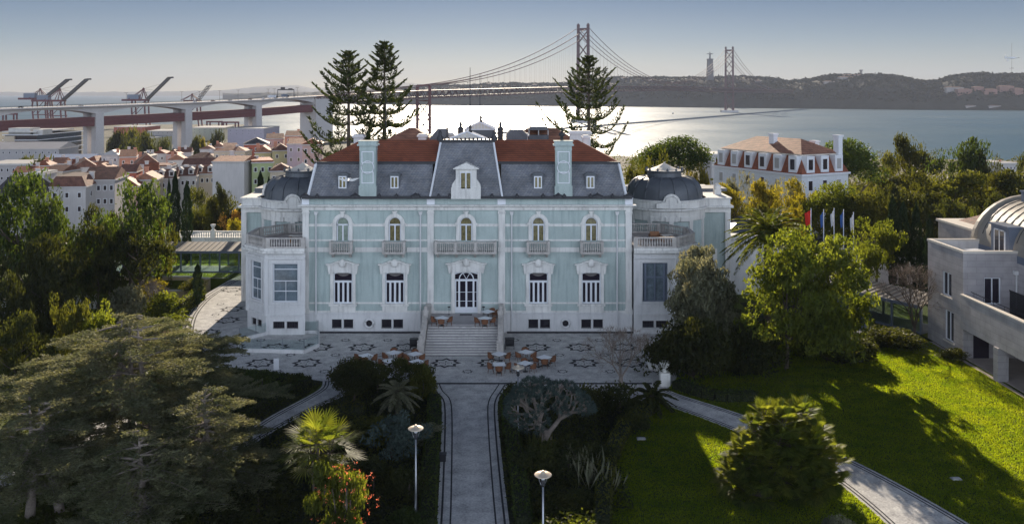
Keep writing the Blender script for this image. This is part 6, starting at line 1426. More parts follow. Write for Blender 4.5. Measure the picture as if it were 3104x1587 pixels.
def unit_crown(seed, ncl, per, rc, leaf, shell=.55, flat=1.0, low=-.5, top=1.0, asp=.5, nl=0):
    """crown inside radius 1, z from 0 to 1"""
    r = np.random.default_rng(seed); d = sph(ncl*3, r); d = d[d[:, 2] > low][:ncl]; ncl = len(d)
    lob = sph(7, r); amp = r.uniform(.12, .34, 7); rad = r.uniform(shell, 1, ncl)**.6
    out = np.ones(ncl)
    for q, a in zip(lob, amp): out += a*(np.clip((d*q).sum(1), 0, 1)**3) - a*.33
    c = d * (rad*np.clip(out, .55, 1.15))[:, None] * .86; c[:, 2] *= flat
    if nl:
        lc = sph(nl, r)*(r.uniform(.25, .68, (nl, 1))); lc[:, 2] *= .95; lr = r.uniform(.22, .42, nl); k_ = r.integers(0, nl, ncl); dd = sph(ncl, r); dd[:, 2] = np.where(dd[:, 2] < -.35, -dd[:, 2], dd[:, 2])
        c = lc[k_] + dd*(lr[k_]*r.uniform(.6, 1, ncl))[:, None]*[1, 1, .8]
    V = []; rcs = rc*r.uniform(.6, 1.35, ncl)
    for i in range(ncl):
        n = int(per*r.uniform(.6, 1.4)); q = sph(n, r)*(r.uniform(.35, 1, (n, 1))**.5)*rcs[i]; q[:, 2] *= .7; V.append(c[i] + q)
    C = np.concatenate(V); z0, z1 = np.percentile(C[:, 2], 1), np.percentile(C[:, 2], 99.5); C[:, 2] = (C[:, 2]-z0)/(z1-z0); C[:, :2] /= np.percentile(np.abs(C[:, :2]), 98.5)
    return leaf_quads(r, C, leaf, asp, .2), c
PROTO = {}
def crown_mesh(key):
    if key in PROTO: return PROTO[key]
    cfg = {'broad1': (1, 120, 58, .15, .036), 'broad2': (2, 110, 60, .16, .037), 'broad3': (3, 130, 52, .14, .034), 'loose': (4, 70, 62, .16, .038), 'fine': (5, 120, 110, .2, .026),
           'umbrella': (6, 120, 95, .19, .034), 'shrub1': (7, 40, 80, .32, .06), 'shrub2': (8, 46, 70, .28, .055), 'far': (9, 45, 50, .28, .07), 'far2': (10, 50, 46, .26, .07), 'ragged': (12, 120, 58, .14, .034)}[key]
    sd_, ncl, per, rc, lf = cfg; kw = {}
    if key == 'umbrella': kw = dict(low=-.1, shell=.75, flat=.9)
    if key == 'loose': kw = dict(nl=9)
    if key in ('broad1', 'broad2', 'broad3'): kw = dict(nl=15)
    if key == 'far' or key == 'far2': kw = dict(nl=9)
    if key == 'ragged': kw = dict(nl=16)
    V, c = unit_crown(sd_, ncl, per, rc, lf, **kw); PROTO[key] = (np_quads("crown_" + key, V, LM['green']), c); return PROTO[key]
def put_crown(key, mat, parent, loc, sx, sy, sz, rz=0, name="crown"):
    me, _ = crown_mesh(key); o = bpy.data.objects.new(name, me); COL.objects.link(o); o.parent = parent; o.location = loc; o.scale = (sx, sy, sz); o.rotation_euler.z = rz
    o.material_slots[0].link = 'OBJECT'; o.material_slots[0].material = LM[mat]; return o
TR = {}
def trunk_mesh(kind):
    if kind in TR: return TR[kind]
    r = random.Random(kind); mb = MB()          # unit trunk: height 1 = crown middle
    mb.tube([(0,0,-.06), (.02,.01,.3), (-.01,.03,.6), (.02,0,1.0)], [.045, .035, .028, .012], 8)
    for i in range(9):
        a = i*2.4 + r.uniform(-.3, .3); z = r.uniform(.45, .9); L_ = r.uniform(.25, .5)
        mb.tube([(0, 0, z), (math.cos(a)*L_*.5, math.sin(a)*L_*.5, z+.12), (math.cos(a)*L_, math.sin(a)*L_, z+.3)], [.018, .012, .005], 5)
    me = mb.build("trunk_proto", M['bark']); TR[kind] = me.data; bpy.data.objects.remove(me); return TR[kind]
def tree(name, label, X, Y, z0, H_, R_, key='broad1', mat='green', cb=.35, cat="tree", group=None, rz=None, ry=None):
    """H_ total height, R_ crown radius, cb = share of height free of leaves"""
    e = empty(name, (X, Y, z0), 0, label, cat, group); rz = rz if rz is not None else (X*1.7 + Y*.9)
    o = bpy.data.objects.new("trunk", trunk_mesh('a')); COL.objects.link(o); o.parent = e; hh = H_*(cb + (1-cb)*(.2 if key == 'umbrella' else .5)); q_ = min(hh*.9, R_*1.5); o.scale = (q_, q_, hh); o.rotation_euler.z = rz
    put_crown(key, mat, e, (0, 0, H_*cb), R_, R_*(ry or 1), H_*(1-cb), rz); return e
def treeP(name, label, x, ytop, d, R_px, key='broad1', mat='green', cb=.3, z0=None, **kw):
    """place by photo column (D px), crown top row and true distance"""
    p = P(x*1.205, ytop*1.205, d); g0 = terrain(p.x, d) if z0 is None else z0
    return tree(name, label, p.x, d, g0, p.z - g0, R_px*d/2200, key, mat, cb, **kw)
# --- left dark trees
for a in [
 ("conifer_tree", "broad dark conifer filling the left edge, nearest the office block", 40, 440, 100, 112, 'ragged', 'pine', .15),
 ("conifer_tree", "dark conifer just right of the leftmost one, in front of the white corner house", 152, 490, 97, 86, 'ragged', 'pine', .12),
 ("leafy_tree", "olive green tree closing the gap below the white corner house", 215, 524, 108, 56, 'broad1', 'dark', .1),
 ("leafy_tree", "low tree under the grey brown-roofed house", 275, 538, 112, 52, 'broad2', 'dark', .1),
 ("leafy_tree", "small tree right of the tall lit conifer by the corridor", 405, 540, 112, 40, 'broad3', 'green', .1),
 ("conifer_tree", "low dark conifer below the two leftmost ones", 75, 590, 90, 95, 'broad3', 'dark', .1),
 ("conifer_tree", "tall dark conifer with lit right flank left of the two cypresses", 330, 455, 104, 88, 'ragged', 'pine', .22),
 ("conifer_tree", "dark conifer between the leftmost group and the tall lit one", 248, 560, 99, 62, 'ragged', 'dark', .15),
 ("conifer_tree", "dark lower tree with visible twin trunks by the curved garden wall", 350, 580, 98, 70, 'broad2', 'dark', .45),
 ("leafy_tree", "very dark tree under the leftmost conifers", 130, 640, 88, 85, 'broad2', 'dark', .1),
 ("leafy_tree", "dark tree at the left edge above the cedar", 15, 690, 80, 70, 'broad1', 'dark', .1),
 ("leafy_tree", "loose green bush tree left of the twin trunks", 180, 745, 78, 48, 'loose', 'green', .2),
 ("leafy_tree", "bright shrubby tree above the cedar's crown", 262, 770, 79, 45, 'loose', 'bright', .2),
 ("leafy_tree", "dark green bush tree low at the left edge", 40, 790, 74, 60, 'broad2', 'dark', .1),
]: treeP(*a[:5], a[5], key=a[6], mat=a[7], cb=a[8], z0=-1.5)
# --- cypresses
def cyp_mesh():
    if 'cyp' in PROTO: return PROTO['cyp']
    r = np.random.default_rng(21); n = 9000; z = r.uniform(0, 1, n); prof = np.minimum(1, np.sin(np.clip(z*1.25+.22, 0, 1)*math.pi/2))*(1-z**3.2)**.8*(.92+.16*np.sin(z*37)); a = r.uniform(0, 2*math.pi, n); rr = prof*(r.uniform(.55, 1, n)**.5)*(1+.13*np.sin(a*5+z*9))
    C = np.stack([np.cos(a)*rr, np.sin(a)*rr, z], 1); S = np.array([1, 1, .1])
    V = leaf_quads(r, C*[1, 1, 8], .11, .35, .0, dirs=np.tile([0, 0, 1.], (n, 1)) + np.stack([np.cos(a), np.sin(a), a*0], 1)*.4, jit=.25); V[:, :, 2] /= 8
    PROTO['cyp'] = np_quads("crown_cypress", V, LM['cypress']); return PROTO['cyp']
def cypress(x, ytop, d, rpx, label, z0=None):
    p = P(x*1.205, ytop*1.205, d); g0 = terrain(p.x, d) if z0 is None else z0; H_ = p.z-g0; e = empty("cypress_tree", (p.x, d, g0), 0, label, "cypress"); R_ = 1.25*rpx*d/2200
    o = bpy.data.objects.new("crown", cyp_mesh()); COL.objects.link(o); o.parent = e; o.location = (0, 0, .3); o.scale = (R_, R_, H_-.3); o.rotation_euler.z = x
    MB().tube([(0,0,-.5), (0,0,H_*.5)], [R_*.2, R_*.08], 8).build("trunk", M['bark'], e)
for a in [(441, 432, 124, 12, "tallest slim cypress left of the glass corridor"), (470, 456, 123, 13, "second cypress, right beside the tallest one"), (425, 448, 130, 7, "thin cypress tip left of the tallest cypress"),
 (655, 430, 135, 13, "cypress in front of the green apartment block"), (676, 446, 134, 10, "smaller cypress between the green block and the left dome"), (497, 662, 98, 12, "small lone cypress on the forecourt edge in front of the glass corridor"),
 (2245, 492, 108, 16, "leftmost cypress of the dark row near the stone wing"), (2272, 508, 106, 17, "second cypress of the dark row near the stone wing"), (2305, 512, 104, 15, "third cypress of the dark row near the stone wing"), (2338, 540, 98, 13, "cypress right against the stone wing"), (2326, 600, 100, 15, "lower cypress tucked beside the stone wing")]: cypress(*a, z0=0 if a[0] > 500 or a[0] == 497 else None)
# --- park behind the corridor and town trees
for a in [
 ("leafy_tree", "rounded grey green tree left of the pale apartment block", 565, 462, 150, 26, 'broad3', 'dark', .2),
 ("autumn_tree", "orange tinted tree between the cypresses and the blank wall", 590, 535, 148, 40, 'broad2', 'orange', .1),
 ("leafy_tree", "dark tree behind the second cypress", 520, 480, 156, 44, 'broad1', 'dark', .15),
 ("leafy_tree", "dark tree behind the orange tinted one", 548, 495, 152, 50, 'broad2', 'green', .12),
 ("leafy_tree", "green tree just left of the palace wing", 590, 515, 150, 40, 'broad3', 'dark', .12),
 ("leafy_tree", "small yellowing tree at the palace's left corner", 597, 545, 140, 26, 'loose', 'yellow', .15),
 ("leafy_tree", "wide tree in front of the long dormered terrace", 500, 475, 165, 40, 'broad1', 'green', .15),
 ("town_tree", "dark tree by the first viaduct pier", 298, 330, 520, 26, 'far', 'dark', .1), ("town_tree", "olive green tree right of the first viaduct pier", 322, 326, 560, 28, 'far2', 'green', .1),
 ("town_tree", "round tree in the middle of the town park", 348, 334, 520, 26, 'far', 'green', .1), ("town_tree", "dark tree right of the town park", 372, 342, 470, 30, 'far2', 'dark', .1),
 ("town_tree", "low dark tree below the town park", 318, 360, 440, 28, 'far', 'dark', .1), ("town_tree", "dark tree left of the second viaduct pier", 405, 352, 450, 24, 'far2', 'dark', .1),
 ("town_tree", "round tree right of the second viaduct pier", 500, 345, 520, 20, 'far', 'green', .1), ("town_tree", "dark round tree below the pale green warehouse", 540, 332, 560, 24, 'far2', 'dark', .1),
 ("town_tree", "thin tree by the grey warehouse", 520, 350, 470, 16, 'far', 'yellow', .1), ("town_tree", "dark tree on the roof garden left of the salmon building", 130, 398, 330, 45, 'far2', 'dark', .1),
 ("town_tree", "low trees strip under the long grey hall", 80, 396, 360, 40, 'far', 'dark', .1)]: treeP(*a[:5], a[5], key=a[6], mat=a[7], cb=a[8])
# --- park on the right
RT = [
 ("stone_pine", "umbrella shaped stone pine left of the white mansion", 1692, 346, 150, 88, 'umbrella', 'pine', .76, -6),
 ("stone_pine", "big umbrella shaped stone pine right of the white mansion", 2125, 352, 165, 90, 'umbrella', 'pine', .64, -6),
 ("leafy_tree", "thin leafed tree beside the stone pine on the palace side", 1640, 385, 140, 40, 'loose', 'green', .2, -4),
 ("leafy_tree", "yellow green tree between the left stone pine and the mansion", 1765, 405, 145, 34, 'loose', 'yellow', .2, -4),
 ("leafy_tree", "airy tree standing tall between mansion and river", 2290, 343, 190, 50, 'broad2', 'green', .35, -8),
 ("conifer_tree", "dark layered conifer against the river", 2415, 350, 175, 72, 'broad3', 'pine', .3, -8),
 ("leafy_tree", "airy tree left of the tall one by the river", 2225, 388, 185, 52, 'broad1', 'green', .3, -8),
 ("conifer_tree", "dark tree at the right edge by the river", 2570, 395, 180, 35, 'broad1', 'dark', .2, -8),
 ("conifer_tree", "low dark tree right of the layered conifer", 2478, 392, 172, 40, 'broad2', 'dark', .2, -8),
 ("olive_tree", "grey green olive in front of the mansion's left corner", 1850, 440, 142, 34, 'loose', 'olive', .2, -2), ("olive_tree", "grey green olive under the mansion's middle windows", 1925, 446, 142, 38, 'loose', 'olive', .2, -2), ("olive_tree", "grey green olive at the mansion's right part", 1990, 452, 142, 32, 'loose', 'olive', .2, -2),
 ("round_tree", "round yellow green tree directly right of the palace dome", 1845, 464, 128, 50, 'broad3', 'yellow', .25, 0), ("round_tree", "yellow green tree below the mansion's left half", 1925, 456, 130, 52, 'broad2', 'yellow', .25, 0),
 ("round_tree", "rounded yellow green tree below the mansion's right half", 2010, 452, 132, 56, 'broad1', 'yellow', .25, 0), ("round_tree", "spreading green tree right of the mansion's corner", 2095, 466, 128, 88, 'umbrella', 'bright', .35, 0),
 ("round_tree", "spreading green tree behind the flagpoles", 2165, 484, 126, 78, 'umbrella', 'green', .35, 0), ("round_tree", "low yellow tree beside the red flag", 1985, 508, 116, 36, 'loose', 'yellow', .25, 0), ("round_tree", "low green tree right of the canary palm's crown", 1905, 515, 120, 40, 'broad2', 'green', .25, 0),
 ("spreading_tree", "large dark crowned tree left of the deep green mass", 2290, 428, 138, 92, 'broad1', 'green', .25, 0), ("spreading_tree", "large crown in the middle of the deep green mass", 2400, 434, 140, 92, 'broad2', 'green', .25, 0),
 ("spreading_tree", "large crown right of the middle of the deep green mass", 2490, 425, 142, 92, 'broad3', 'green', .25, 0), ("spreading_tree", "crown at the right edge of the deep green mass", 2565, 440, 138, 80, 'broad1', 'dark', .25, 0),
 ("spreading_tree", "dark tree behind the cypress row", 2250, 470, 124, 50, 'broad2', 'dark', .2, 0), ("spreading_tree", "dark tree right of the cypress row behind the stone wing", 2400, 500, 122, 60, 'broad3', 'dark', .15, 0), ("spreading_tree", "darkest tree directly above the barrel roof", 2490, 490, 124, 55, 'broad1', 'dark', .15, 0),
 ("spreading_tree", "dark tree filling the gap below the middle crown", 2330, 495, 120, 45, 'broad2', 'dark', .15, 0), ("shrub_tree", "lit shrub right above the stone wing's red tiled roof", 2470, 540, 112, 34, 'loose', 'bright', .15, 0),
 ("round_tree", "yellow green tree with an open crown left of the cypress row", 2205, 548, 104, 60, 'loose', 'bright', .3, 0), ("round_tree", "second open crowned tree by the glass corridor", 2170, 600, 98, 48, 'loose', 'bright', .3, 0),
]
for a in RT: treeP(*a[:5], a[5], key=a[6], mat=a[7], cb=a[8], z0=a[9])
for i, (x, y, d, r_) in enumerate([(1605, 440, 128, 22), (1590, 400, 132, 26), (1625, 470, 124, 20)]): treeP("leafy_tree", ["small green tree behind the right dome", "leafy tree showing between the palace roof and the stone pine", "low bush tree close behind the right dome"][i], x, y, d, r_, 'loose', 'green', .2, z0=0)
# --- far-off wooded slope down to the river on the right (one mass)
r = np.random.default_rng(77); pts = []
for i in range(900):
    Y = r.uniform(185, 760); X = r.uniform(-.02, .62)*Y; X = X if r.random() < .8 else -r.uniform(.05, .5)*Y
    if X < 0 and Y < 560: continue
    zz = terrain(X, Y); rr = r.uniform(2.5, 5); n = 42; q = sph(n, r)*rr; q[:, 2] *= .8; pts.append(np.array([X, Y, zz + rr*.9]) + q)
np_obj("riverside_woods", leaf_quads(r, np.concatenate(pts), .75, .6, .2), LM['green'], kind='stuff')
# --- undergrowth mass behind the palace at both sides
r = np.random.default_rng(78); pts = []
for i in range(420):
    Y = r.uniform(134, 182); X = r.uniform(-72, 95)
    if -10 < X < 8: continue
    rr = r.uniform(1.2, 2.4); q = sph(38, r)*rr; q[:, 2] *= .7; pts.append(np.array([X, Y, terrain(X, Y) + rr*.5]) + q)
np_obj("undergrowth", leaf_quads(r, np.concatenate(pts), .4, .5, .2), LM['dark'], kind='stuff')

# --- araucarias
def araucaria(x, ytop, ybot, d, Rm, label, seed, g0=0.0, bend=.35):
    r = np.random.default_rng(seed); p = P(x*1.205, ytop*1.205, d); H_ = p.z - g0; zb = P(0, ybot*1.205, d).z - g0; e = empty("araucaria_tree", (p.x, d, g0), 0, label, "araucaria")
    tk = MB(); tk.tube([(0,0,0), (0,0,H_*.5), (0,0,H_*.92), (0,0,H_)], [.42, .30, .09, .03], 8); C = []; Dn = []; z = zb; k_ = 0
    while z < H_ - .5:
        f_ = (z-zb)/(H_-zb); rad = Rm*(1-f_)**.78*(.85+.3*r.random())*(.55 + .45*min(1, f_*6+.35)); nb = 6 if f_ < .8 else 4; a0 = r.uniform(0, 6.28); up = .05 + 1.0*f_
        for j in range(nb):
            if r.random() < .08: continue
            a = a0 + j*2*math.pi/nb + r.uniform(-.15, .15); L_ = rad*r.uniform(.8, 1.08); ds = np.array([math.cos(a), math.sin(a), 0]); pp = []
            for u in np.linspace(0, 1, 7): pp.append(ds*L_*u + np.array([0, 0, z + L_*(up*u*.8 - .30*(1-f_)*math.sin(u*math.pi)*.9 + bend*(1-f_)*u**3*.6)]))
            tk.tube(pp, [.07*(1-f_)+.02]*3 + [.04]*2 + [.02]*2, 5, caps=False); n = int(34 + 38*L_*(1-.4*f_)); us = r.uniform(.22, 1.02, n)
            base = np.array([np.interp(us, np.linspace(0, 1, 7), [q[c] for q in pp]) for c in range(3)]).T; side = np.array([-ds[1], ds[0], 0]); sg = r.choice([-1, 1], n)[:, None]
            spread = (.95*np.sin(np.clip(us, .05, .98)*math.pi)**.6*r.uniform(.1, 1, n)*min(1.1, .35+L_*.16))[:, None]
            dr = side*sg*.55 + ds*.55 + np.array([0, 0, .55]) ; C.append(base + side*sg*spread + np.array([0, 0, 1])*spread*.42); Dn.append(np.tile(dr, (1, 1)) if dr.ndim == 1 else dr)
        z += (1.25*(1-f_)+.62)*r.uniform(.85, 1.15); k_ += 1
    C = np.concatenate(C); Dn = np.concatenate(Dn); tk.build("trunk", M['bark'], e); np_obj("crown", leaf_quads(r, C, .30, .26, 0, Dn, .3), LM['araucaria'], e)
araucaria(877, 128, 405, 118, 8.4, "tall araucaria with tiered branches nearest the viaduct end", 31)
araucaria(967, 100, 345, 124, 6.4, "tallest araucaria with a bare spike on top", 32)
araucaria(1481, 140, 385, 138, 8.6, "araucaria standing in front of the near bridge tower", 33, bend=.6)

# --- cedar in the left foreground: stacked flat plates of needles
def cedar(X, Y, H_, R_, label, seed, tiers, dens, z_lo=.22, trunks=((0, 0),)):
    r = np.random.default_rng(seed); e = empty("cedar_tree", (X, Y, 0), 0, label, "cedar"); tk = MB(); C = []; Nn_ = []
    for (tx, ty) in trunks: tk.tube([(tx, ty, -.1), (tx*.7+.2, ty*.7, H_*.35), (tx*.4, ty*.4+.2, H_*.65), (tx*.3, ty*.3, H_*.97)], [.28, .22, .14, .04], 9)
    for k_ in range(tiers):
        u = k_/(tiers-1); h = H_*(z_lo + (1-z_lo)*u**.85); lim = R_*(1 - .86*u**2.3); nb = max(4, int(11*(1-u*.55))); a0 = r.uniform(0, 6.28)
        for j in range(nb):
            a = a0 + (j + r.uniform(-.3, .3))*2*math.pi/nb; L_ = lim*r.uniform(.55, 1.12); rise = r.uniform(.02, .10); tx, ty = trunks[(j+k_) % len(trunks)]; bow = r.uniform(-.12, .12); hh = h + r.normal()*.18
            line = [np.array([tx*.5 + math.cos(a + bow*v)*L_*v, ty*.5 + math.sin(a + bow*v)*L_*v, hh + L_*rise*math.sin(v*2.2) - L_*.06*v*v]) for v in np.linspace(0, 1, 6)]
            tk.tube([tuple(q) for q in line], [.08, .07, .055, .04, .03, .015], 5, caps=False)
            for v in np.arange(.28 + .1*r.random(), 1.03, .42/max(L_, 1)):
                c = np.array([np.interp(min(v, 1), np.linspace(0, 1, 6), [q[i] for q in line]) for i in range(3)]); half = L_*.30*math.sin(min(.98, v*.8+.12)*math.pi)**.7 + .25
                for sg in (-1, 1):
                    aa = a + sg*r.uniform(.5, 1.1); dd = np.array([math.cos(aa), math.sin(aa), r.uniform(-.06, .12)]); L2 = half*r.uniform(.6, 1.2); n = int(dens*L2); t_ = r.uniform(0, 1, n)[:, None]; lat = np.array([-dd[1], dd[0], 0]); w_ = (1-t_*.85)*.30
                    C.append(c + dd*L2*t_ + lat*w_*r.normal(size=(n, 1)) + np.array([0, 0, 1])*(r.normal(size=(n, 1))*.04 + .05 - .10*t_**2)); Nn_.append(np.tile(dd, (n, 1)) + lat*r.normal(size=(n, 1))*.7 + np.array([0, 0, .25]))
    tk.build("trunk", M['bark_pale'], e); np_obj("crown", leaf_quads(r, np.concatenate(C), .085, .26, 0, np.concatenate(Nn_), .25), LM['cedar'], e); return e
p = D2(300, 1170); cedar(p.x, p.y+1.5, 9.2, 8.3, "wide grey green cedar with flat layered boughs in the left foreground", 41, 11, 120, .24, ((0, 0), (2.2, -1.2), (-2.0, .8)))
p = D2(60, 1330); cedar(p.x - .5, p.y + 1.5, 6.2, 5.2, "second lower cedar at the bottom left corner", 42, 8, 115, .24, ((0, 0), (1.4, .6)))
p = D2(500, 1280); cedar(p.x, p.y + 1, 6.4, 4.3, "smaller cedar to the right of the wide one, over the path", 43, 9, 115, .2)
p = D2(330, 1345); cedar(p.x, p.y + 1, 5.0, 4.4, "lowest cedar boughs at the bottom edge hiding the left path", 44, 7, 110, .2)
# fallen pale limbs under the cedar
for i, (a, b_, c) in enumerate([((150, 1250), (200, 1225), (250, 1215)), ((200, 1317), (250, 1240), (262, 1180)), ((395, 1290), (380, 1250), (400, 1235))]):
    pa, pb, pc = D2(*a, .6), D2(*b_, 1.0), D2(*c, 1.2); tag(MB().tube([pa, pb, pc], [.12, .1, .05], 7).build("bare_branch", M['bark_pale']), ["pale bare limb lying lowest under the cedar", "curved pale limb rising under the left cedar", "short pale limb under the right side of the cedar"][i], "branch")

# --- palms
def frond(C, Dd, base, dirv, L_, r, droop=.9, nl=44, ll=.55, m=None):
    d = np.array(dirv)/np.linalg.norm(dirv); hz = np.array([d[0], d[1], 0]); hz /= max(np.linalg.norm(hz), 1e-6); pts = []; 
    for u in np.linspace(0, 1, 9): pts.append(base + d*L_*u + np.array([0, 0, -1])*L_*droop*.5*u**2.2 + hz*L_*.12*u**2)
    pts = np.array(pts)
    for u in np.linspace(.12, 1, nl):
        c = np.array([np.interp(u, np.linspace(0, 1, 9), pts[:, k_]) for k_ in range(3)]); t_ = pts[min(int(u*8)+1, 8)] - pts[int(min(u, .99)*8)]; t_ /= max(np.linalg.norm(t_), 1e-6)
        sd_ = np.cross(t_, [0, 0, 1.]); sd_ /= max(np.linalg.norm(sd_), 1e-6)
        for s in (-1, 1):
            lf = ll*math.sin(max(.15, min(1, u*.9+.1))*math.pi)**.5*r.uniform(.85, 1.1); dv_ = sd_*s*.8 + t_*.6 + np.array([0, 0, .12 - .25]); dv_ /= np.linalg.norm(dv_); C.append(c + dv_*lf*.5); Dd.append((dv_, lf*.5))
    return pts
def feather_palm(X, Y, zc, nfr, L_, label, seed, trunk_r=.35, z0=0., mat='palm', name="palm_tree", cat="palm", ll=.6, emin=-.5):
    r = np.random.default_rng(seed); e = empty(name, (X, Y, z0), 0, label, cat); tk = MB(); h = zc - z0
    if h > .4:
        tk.tube([(0,0,-.1), (0,0,h*.5), (0,0,h-.2), (0,0,h+.3)], [trunk_r, trunk_r*.85, trunk_r*1.1, trunk_r*.5], 12); tk.build("trunk", M['bark'], e)
    C = []; Dd = []; rc = MB()
    for i in range(nfr):
        a = i*2.399; el = 1.35 - (1.35-emin)*(i/nfr)**.8; d = (math.cos(a)*math.cos(el), math.sin(a)*math.cos(el), math.sin(el)); pts = frond(C, Dd, np.array([0, 0, h]), d, L_*r.uniform(.85, 1.1), r, ll=ll); rc.tube([tuple(q) for q in pts], [.035]*5 + [.02]*4, 4, caps=False)
    rc.build("frond_stems", LM[mat], e); C = np.array(C); dv_ = np.array([q[0] for q in Dd]); ln = np.array([q[1] for q in Dd])[:, None]; w_ = unit(np.cross(dv_, sph(len(C), r)))
    np_obj("fronds", np.stack([C+dv_*ln, C+w_*.045, C-dv_*ln, C-w_*.045], 1), LM[mat], e); return e
p = P(1932*1.205, 583*1.205, 86); feather_palm(p.x, 86, p.z, 70, 4.3, "tall date palm with long arching fronds behind the big leafy tree", 51, .42, 0, ll=.75)
p = D2(1640, 1030); feather_palm(p.x, p.y, 1.0, 30, 2.0, "dark cycad like palm at the start of the right path", 52, .25, 0, 'dark', "cycad_plant", "cycad", .35)
p = D2(540, 1215); feather_palm(p.x, p.y, .6, 16, 2.3, "bright young palm at the lower left beside the left path", 53, .15, 0, 'bright', "young_palm", "palm", .5)
p = D2(1000, 1040); feather_palm(p.x, p.y, 1.6, 24, 1.7, "grey green yucca like palm in the bed left of the central path", 54, .2, 0, 'olive', "young_palm", "palm", .4)
p = D2(445, 820); feather_palm(p.x, p.y, .8, 18, 1.8, "lit feathery palm shrub beside the left hedge", 55, .15, 0, 'bright', "young_palm", "palm", .4)
def fan_palm(X, Y, heads, label, seed, mat='palm', name="fan_palm", rl=.9, nf=16, z0=0):
    r = np.random.default_rng(seed); e = empty(name, (X, Y, z0), 0, label, "fan palm"); tk = MB(); Q = []
    for (hx, hy, hz) in heads:
        tk.tube([(hx*.5, hy*.5, hz*.3), (hx*.8, hy*.8, hz*.7), (hx, hy, hz)], [.07, .08, .07], 6)
        for i in range(nf):
            a = i*2.399 + r.uniform(-.2, .2); el = 1.3 - 1.9*(i/nf); d = np.array([math.cos(a)*math.cos(el), math.sin(a)*math.cos(el), math.sin(el)]); c = np.array([hx, hy, hz]) + d*rl*.85; tk.tube([(hx, hy, hz), tuple(c)], .014, 4, caps=False)
            sd_ = unit(np.cross(d, [0, 0, 1.]) + 1e-6); up = unit(np.cross(sd_, d))
            for t_ in np.linspace(-1.9, 1.9, 15):
                bd = d*math.cos(t_*.75) + sd_*math.sin(t_*.75) + up*(.12*abs(t_)-.1); bd /= np.linalg.norm(bd); L_ = rl*(1-.12*abs(t_))*r.uniform(.9, 1.05); w_ = np.cross(bd, up); w_ /= max(np.linalg.norm(w_), 1e-6); tip = c + bd*L_ + np.array([0, 0, -.12*L_]); m_ = c + bd*L_*.5
                Q.append([c, m_ + w_*.045, tip, m_ - w_*.045])
    tk.build("trunk", M['bark'], e); np_obj("fans", np.array(Q), LM[mat], e); return e
p = D2(800, 1320); fan_palm(p.x, p.y, [(0, 0, 4.5), (-.4, .3, 3.6), (.6, .2, 3.9)], "fan palm with its crown catching the sun in the bed left of the central path", 61, nf=20, rl=1.25)
p = D2(1990, 1275); r_ = random.Random(3); heads = []
for i in range(96):
    a = i*2.399; t_ = (i+.5)/96; q = math.sqrt(1-(1-t_)**2) if t_ < .7 else 1.0; zz = 4.7*(1-t_) + .35 if t_ < .7 else r_.uniform(.4, 2.0); lf_ = (.80 + .26*math.sin(a*2 + 1))*r_.uniform(.78, 1.12); heads.append((math.cos(a)*q*3.0*lf_, math.sin(a)*q*2.4*lf_, zz*r_.uniform(.68, .98)*(.9+.2*math.sin(a*3))))
fan_palm(p.x, p.y+1.6, heads, "big many headed fan palm clump between lawn and right path", 62, rl=.78, nf=13)
# dragon tree: grey trunk, forks, tufts in a dome
p = D2(1372, 1122); e = empty("dragon_tree", (p.x, p.y, 0), 0, "grey green dragon tree with a dome of spiky tufts in front of the forecourt tables", "dragon tree"); r = np.random.default_rng(71); tk = MB(); Q = []
def fork(pos, d, L_, rad, lv):
    q = pos + d*L_; tk.tube([tuple(pos), tuple(q)], [rad, rad*.8], 6, caps=False)
    if lv == 0:
        for i in range(46):
            v = unit(d*1.0 + r.normal(size=3)*.62); c = q; w_ = unit(np.cross(v, r.normal(size=3))); l_ = r.uniform(.28, .42); Q.append([c, c + v*l_*.5 + w_*.018, c + v*l_, c + v*l_*.5 - w_*.018])
        return
    k_ = 3
    for i in range(k_):
        a = i*2*math.pi/k_ + r.uniform(-.4, .4); u, v = frame2(Vector(d)); nd = unit(d + (np.array(u)*math.cos(a) + np.array(v)*math.sin(a))*.58*(1 + .1*lv)); nd[2] = max(nd[2], .12); fork(q, unit(nd), L_*.74, rad*.72, lv-1)
for a in (0, 2.1, 4.2): fork(np.array([math.cos(a)*.2, math.sin(a)*.2, .9]), unit(np.array([math.cos(a)*.8, math.sin(a)*.8, 1.0])), 1.25, .17, 4)
tk.tube([(0,0,-.1), (0,0,1.1)], [.5, .38], 10); tk.build("trunk", M['bark_pale'], e); np_obj("crown", np.array(Q), LM['dragon'], e)
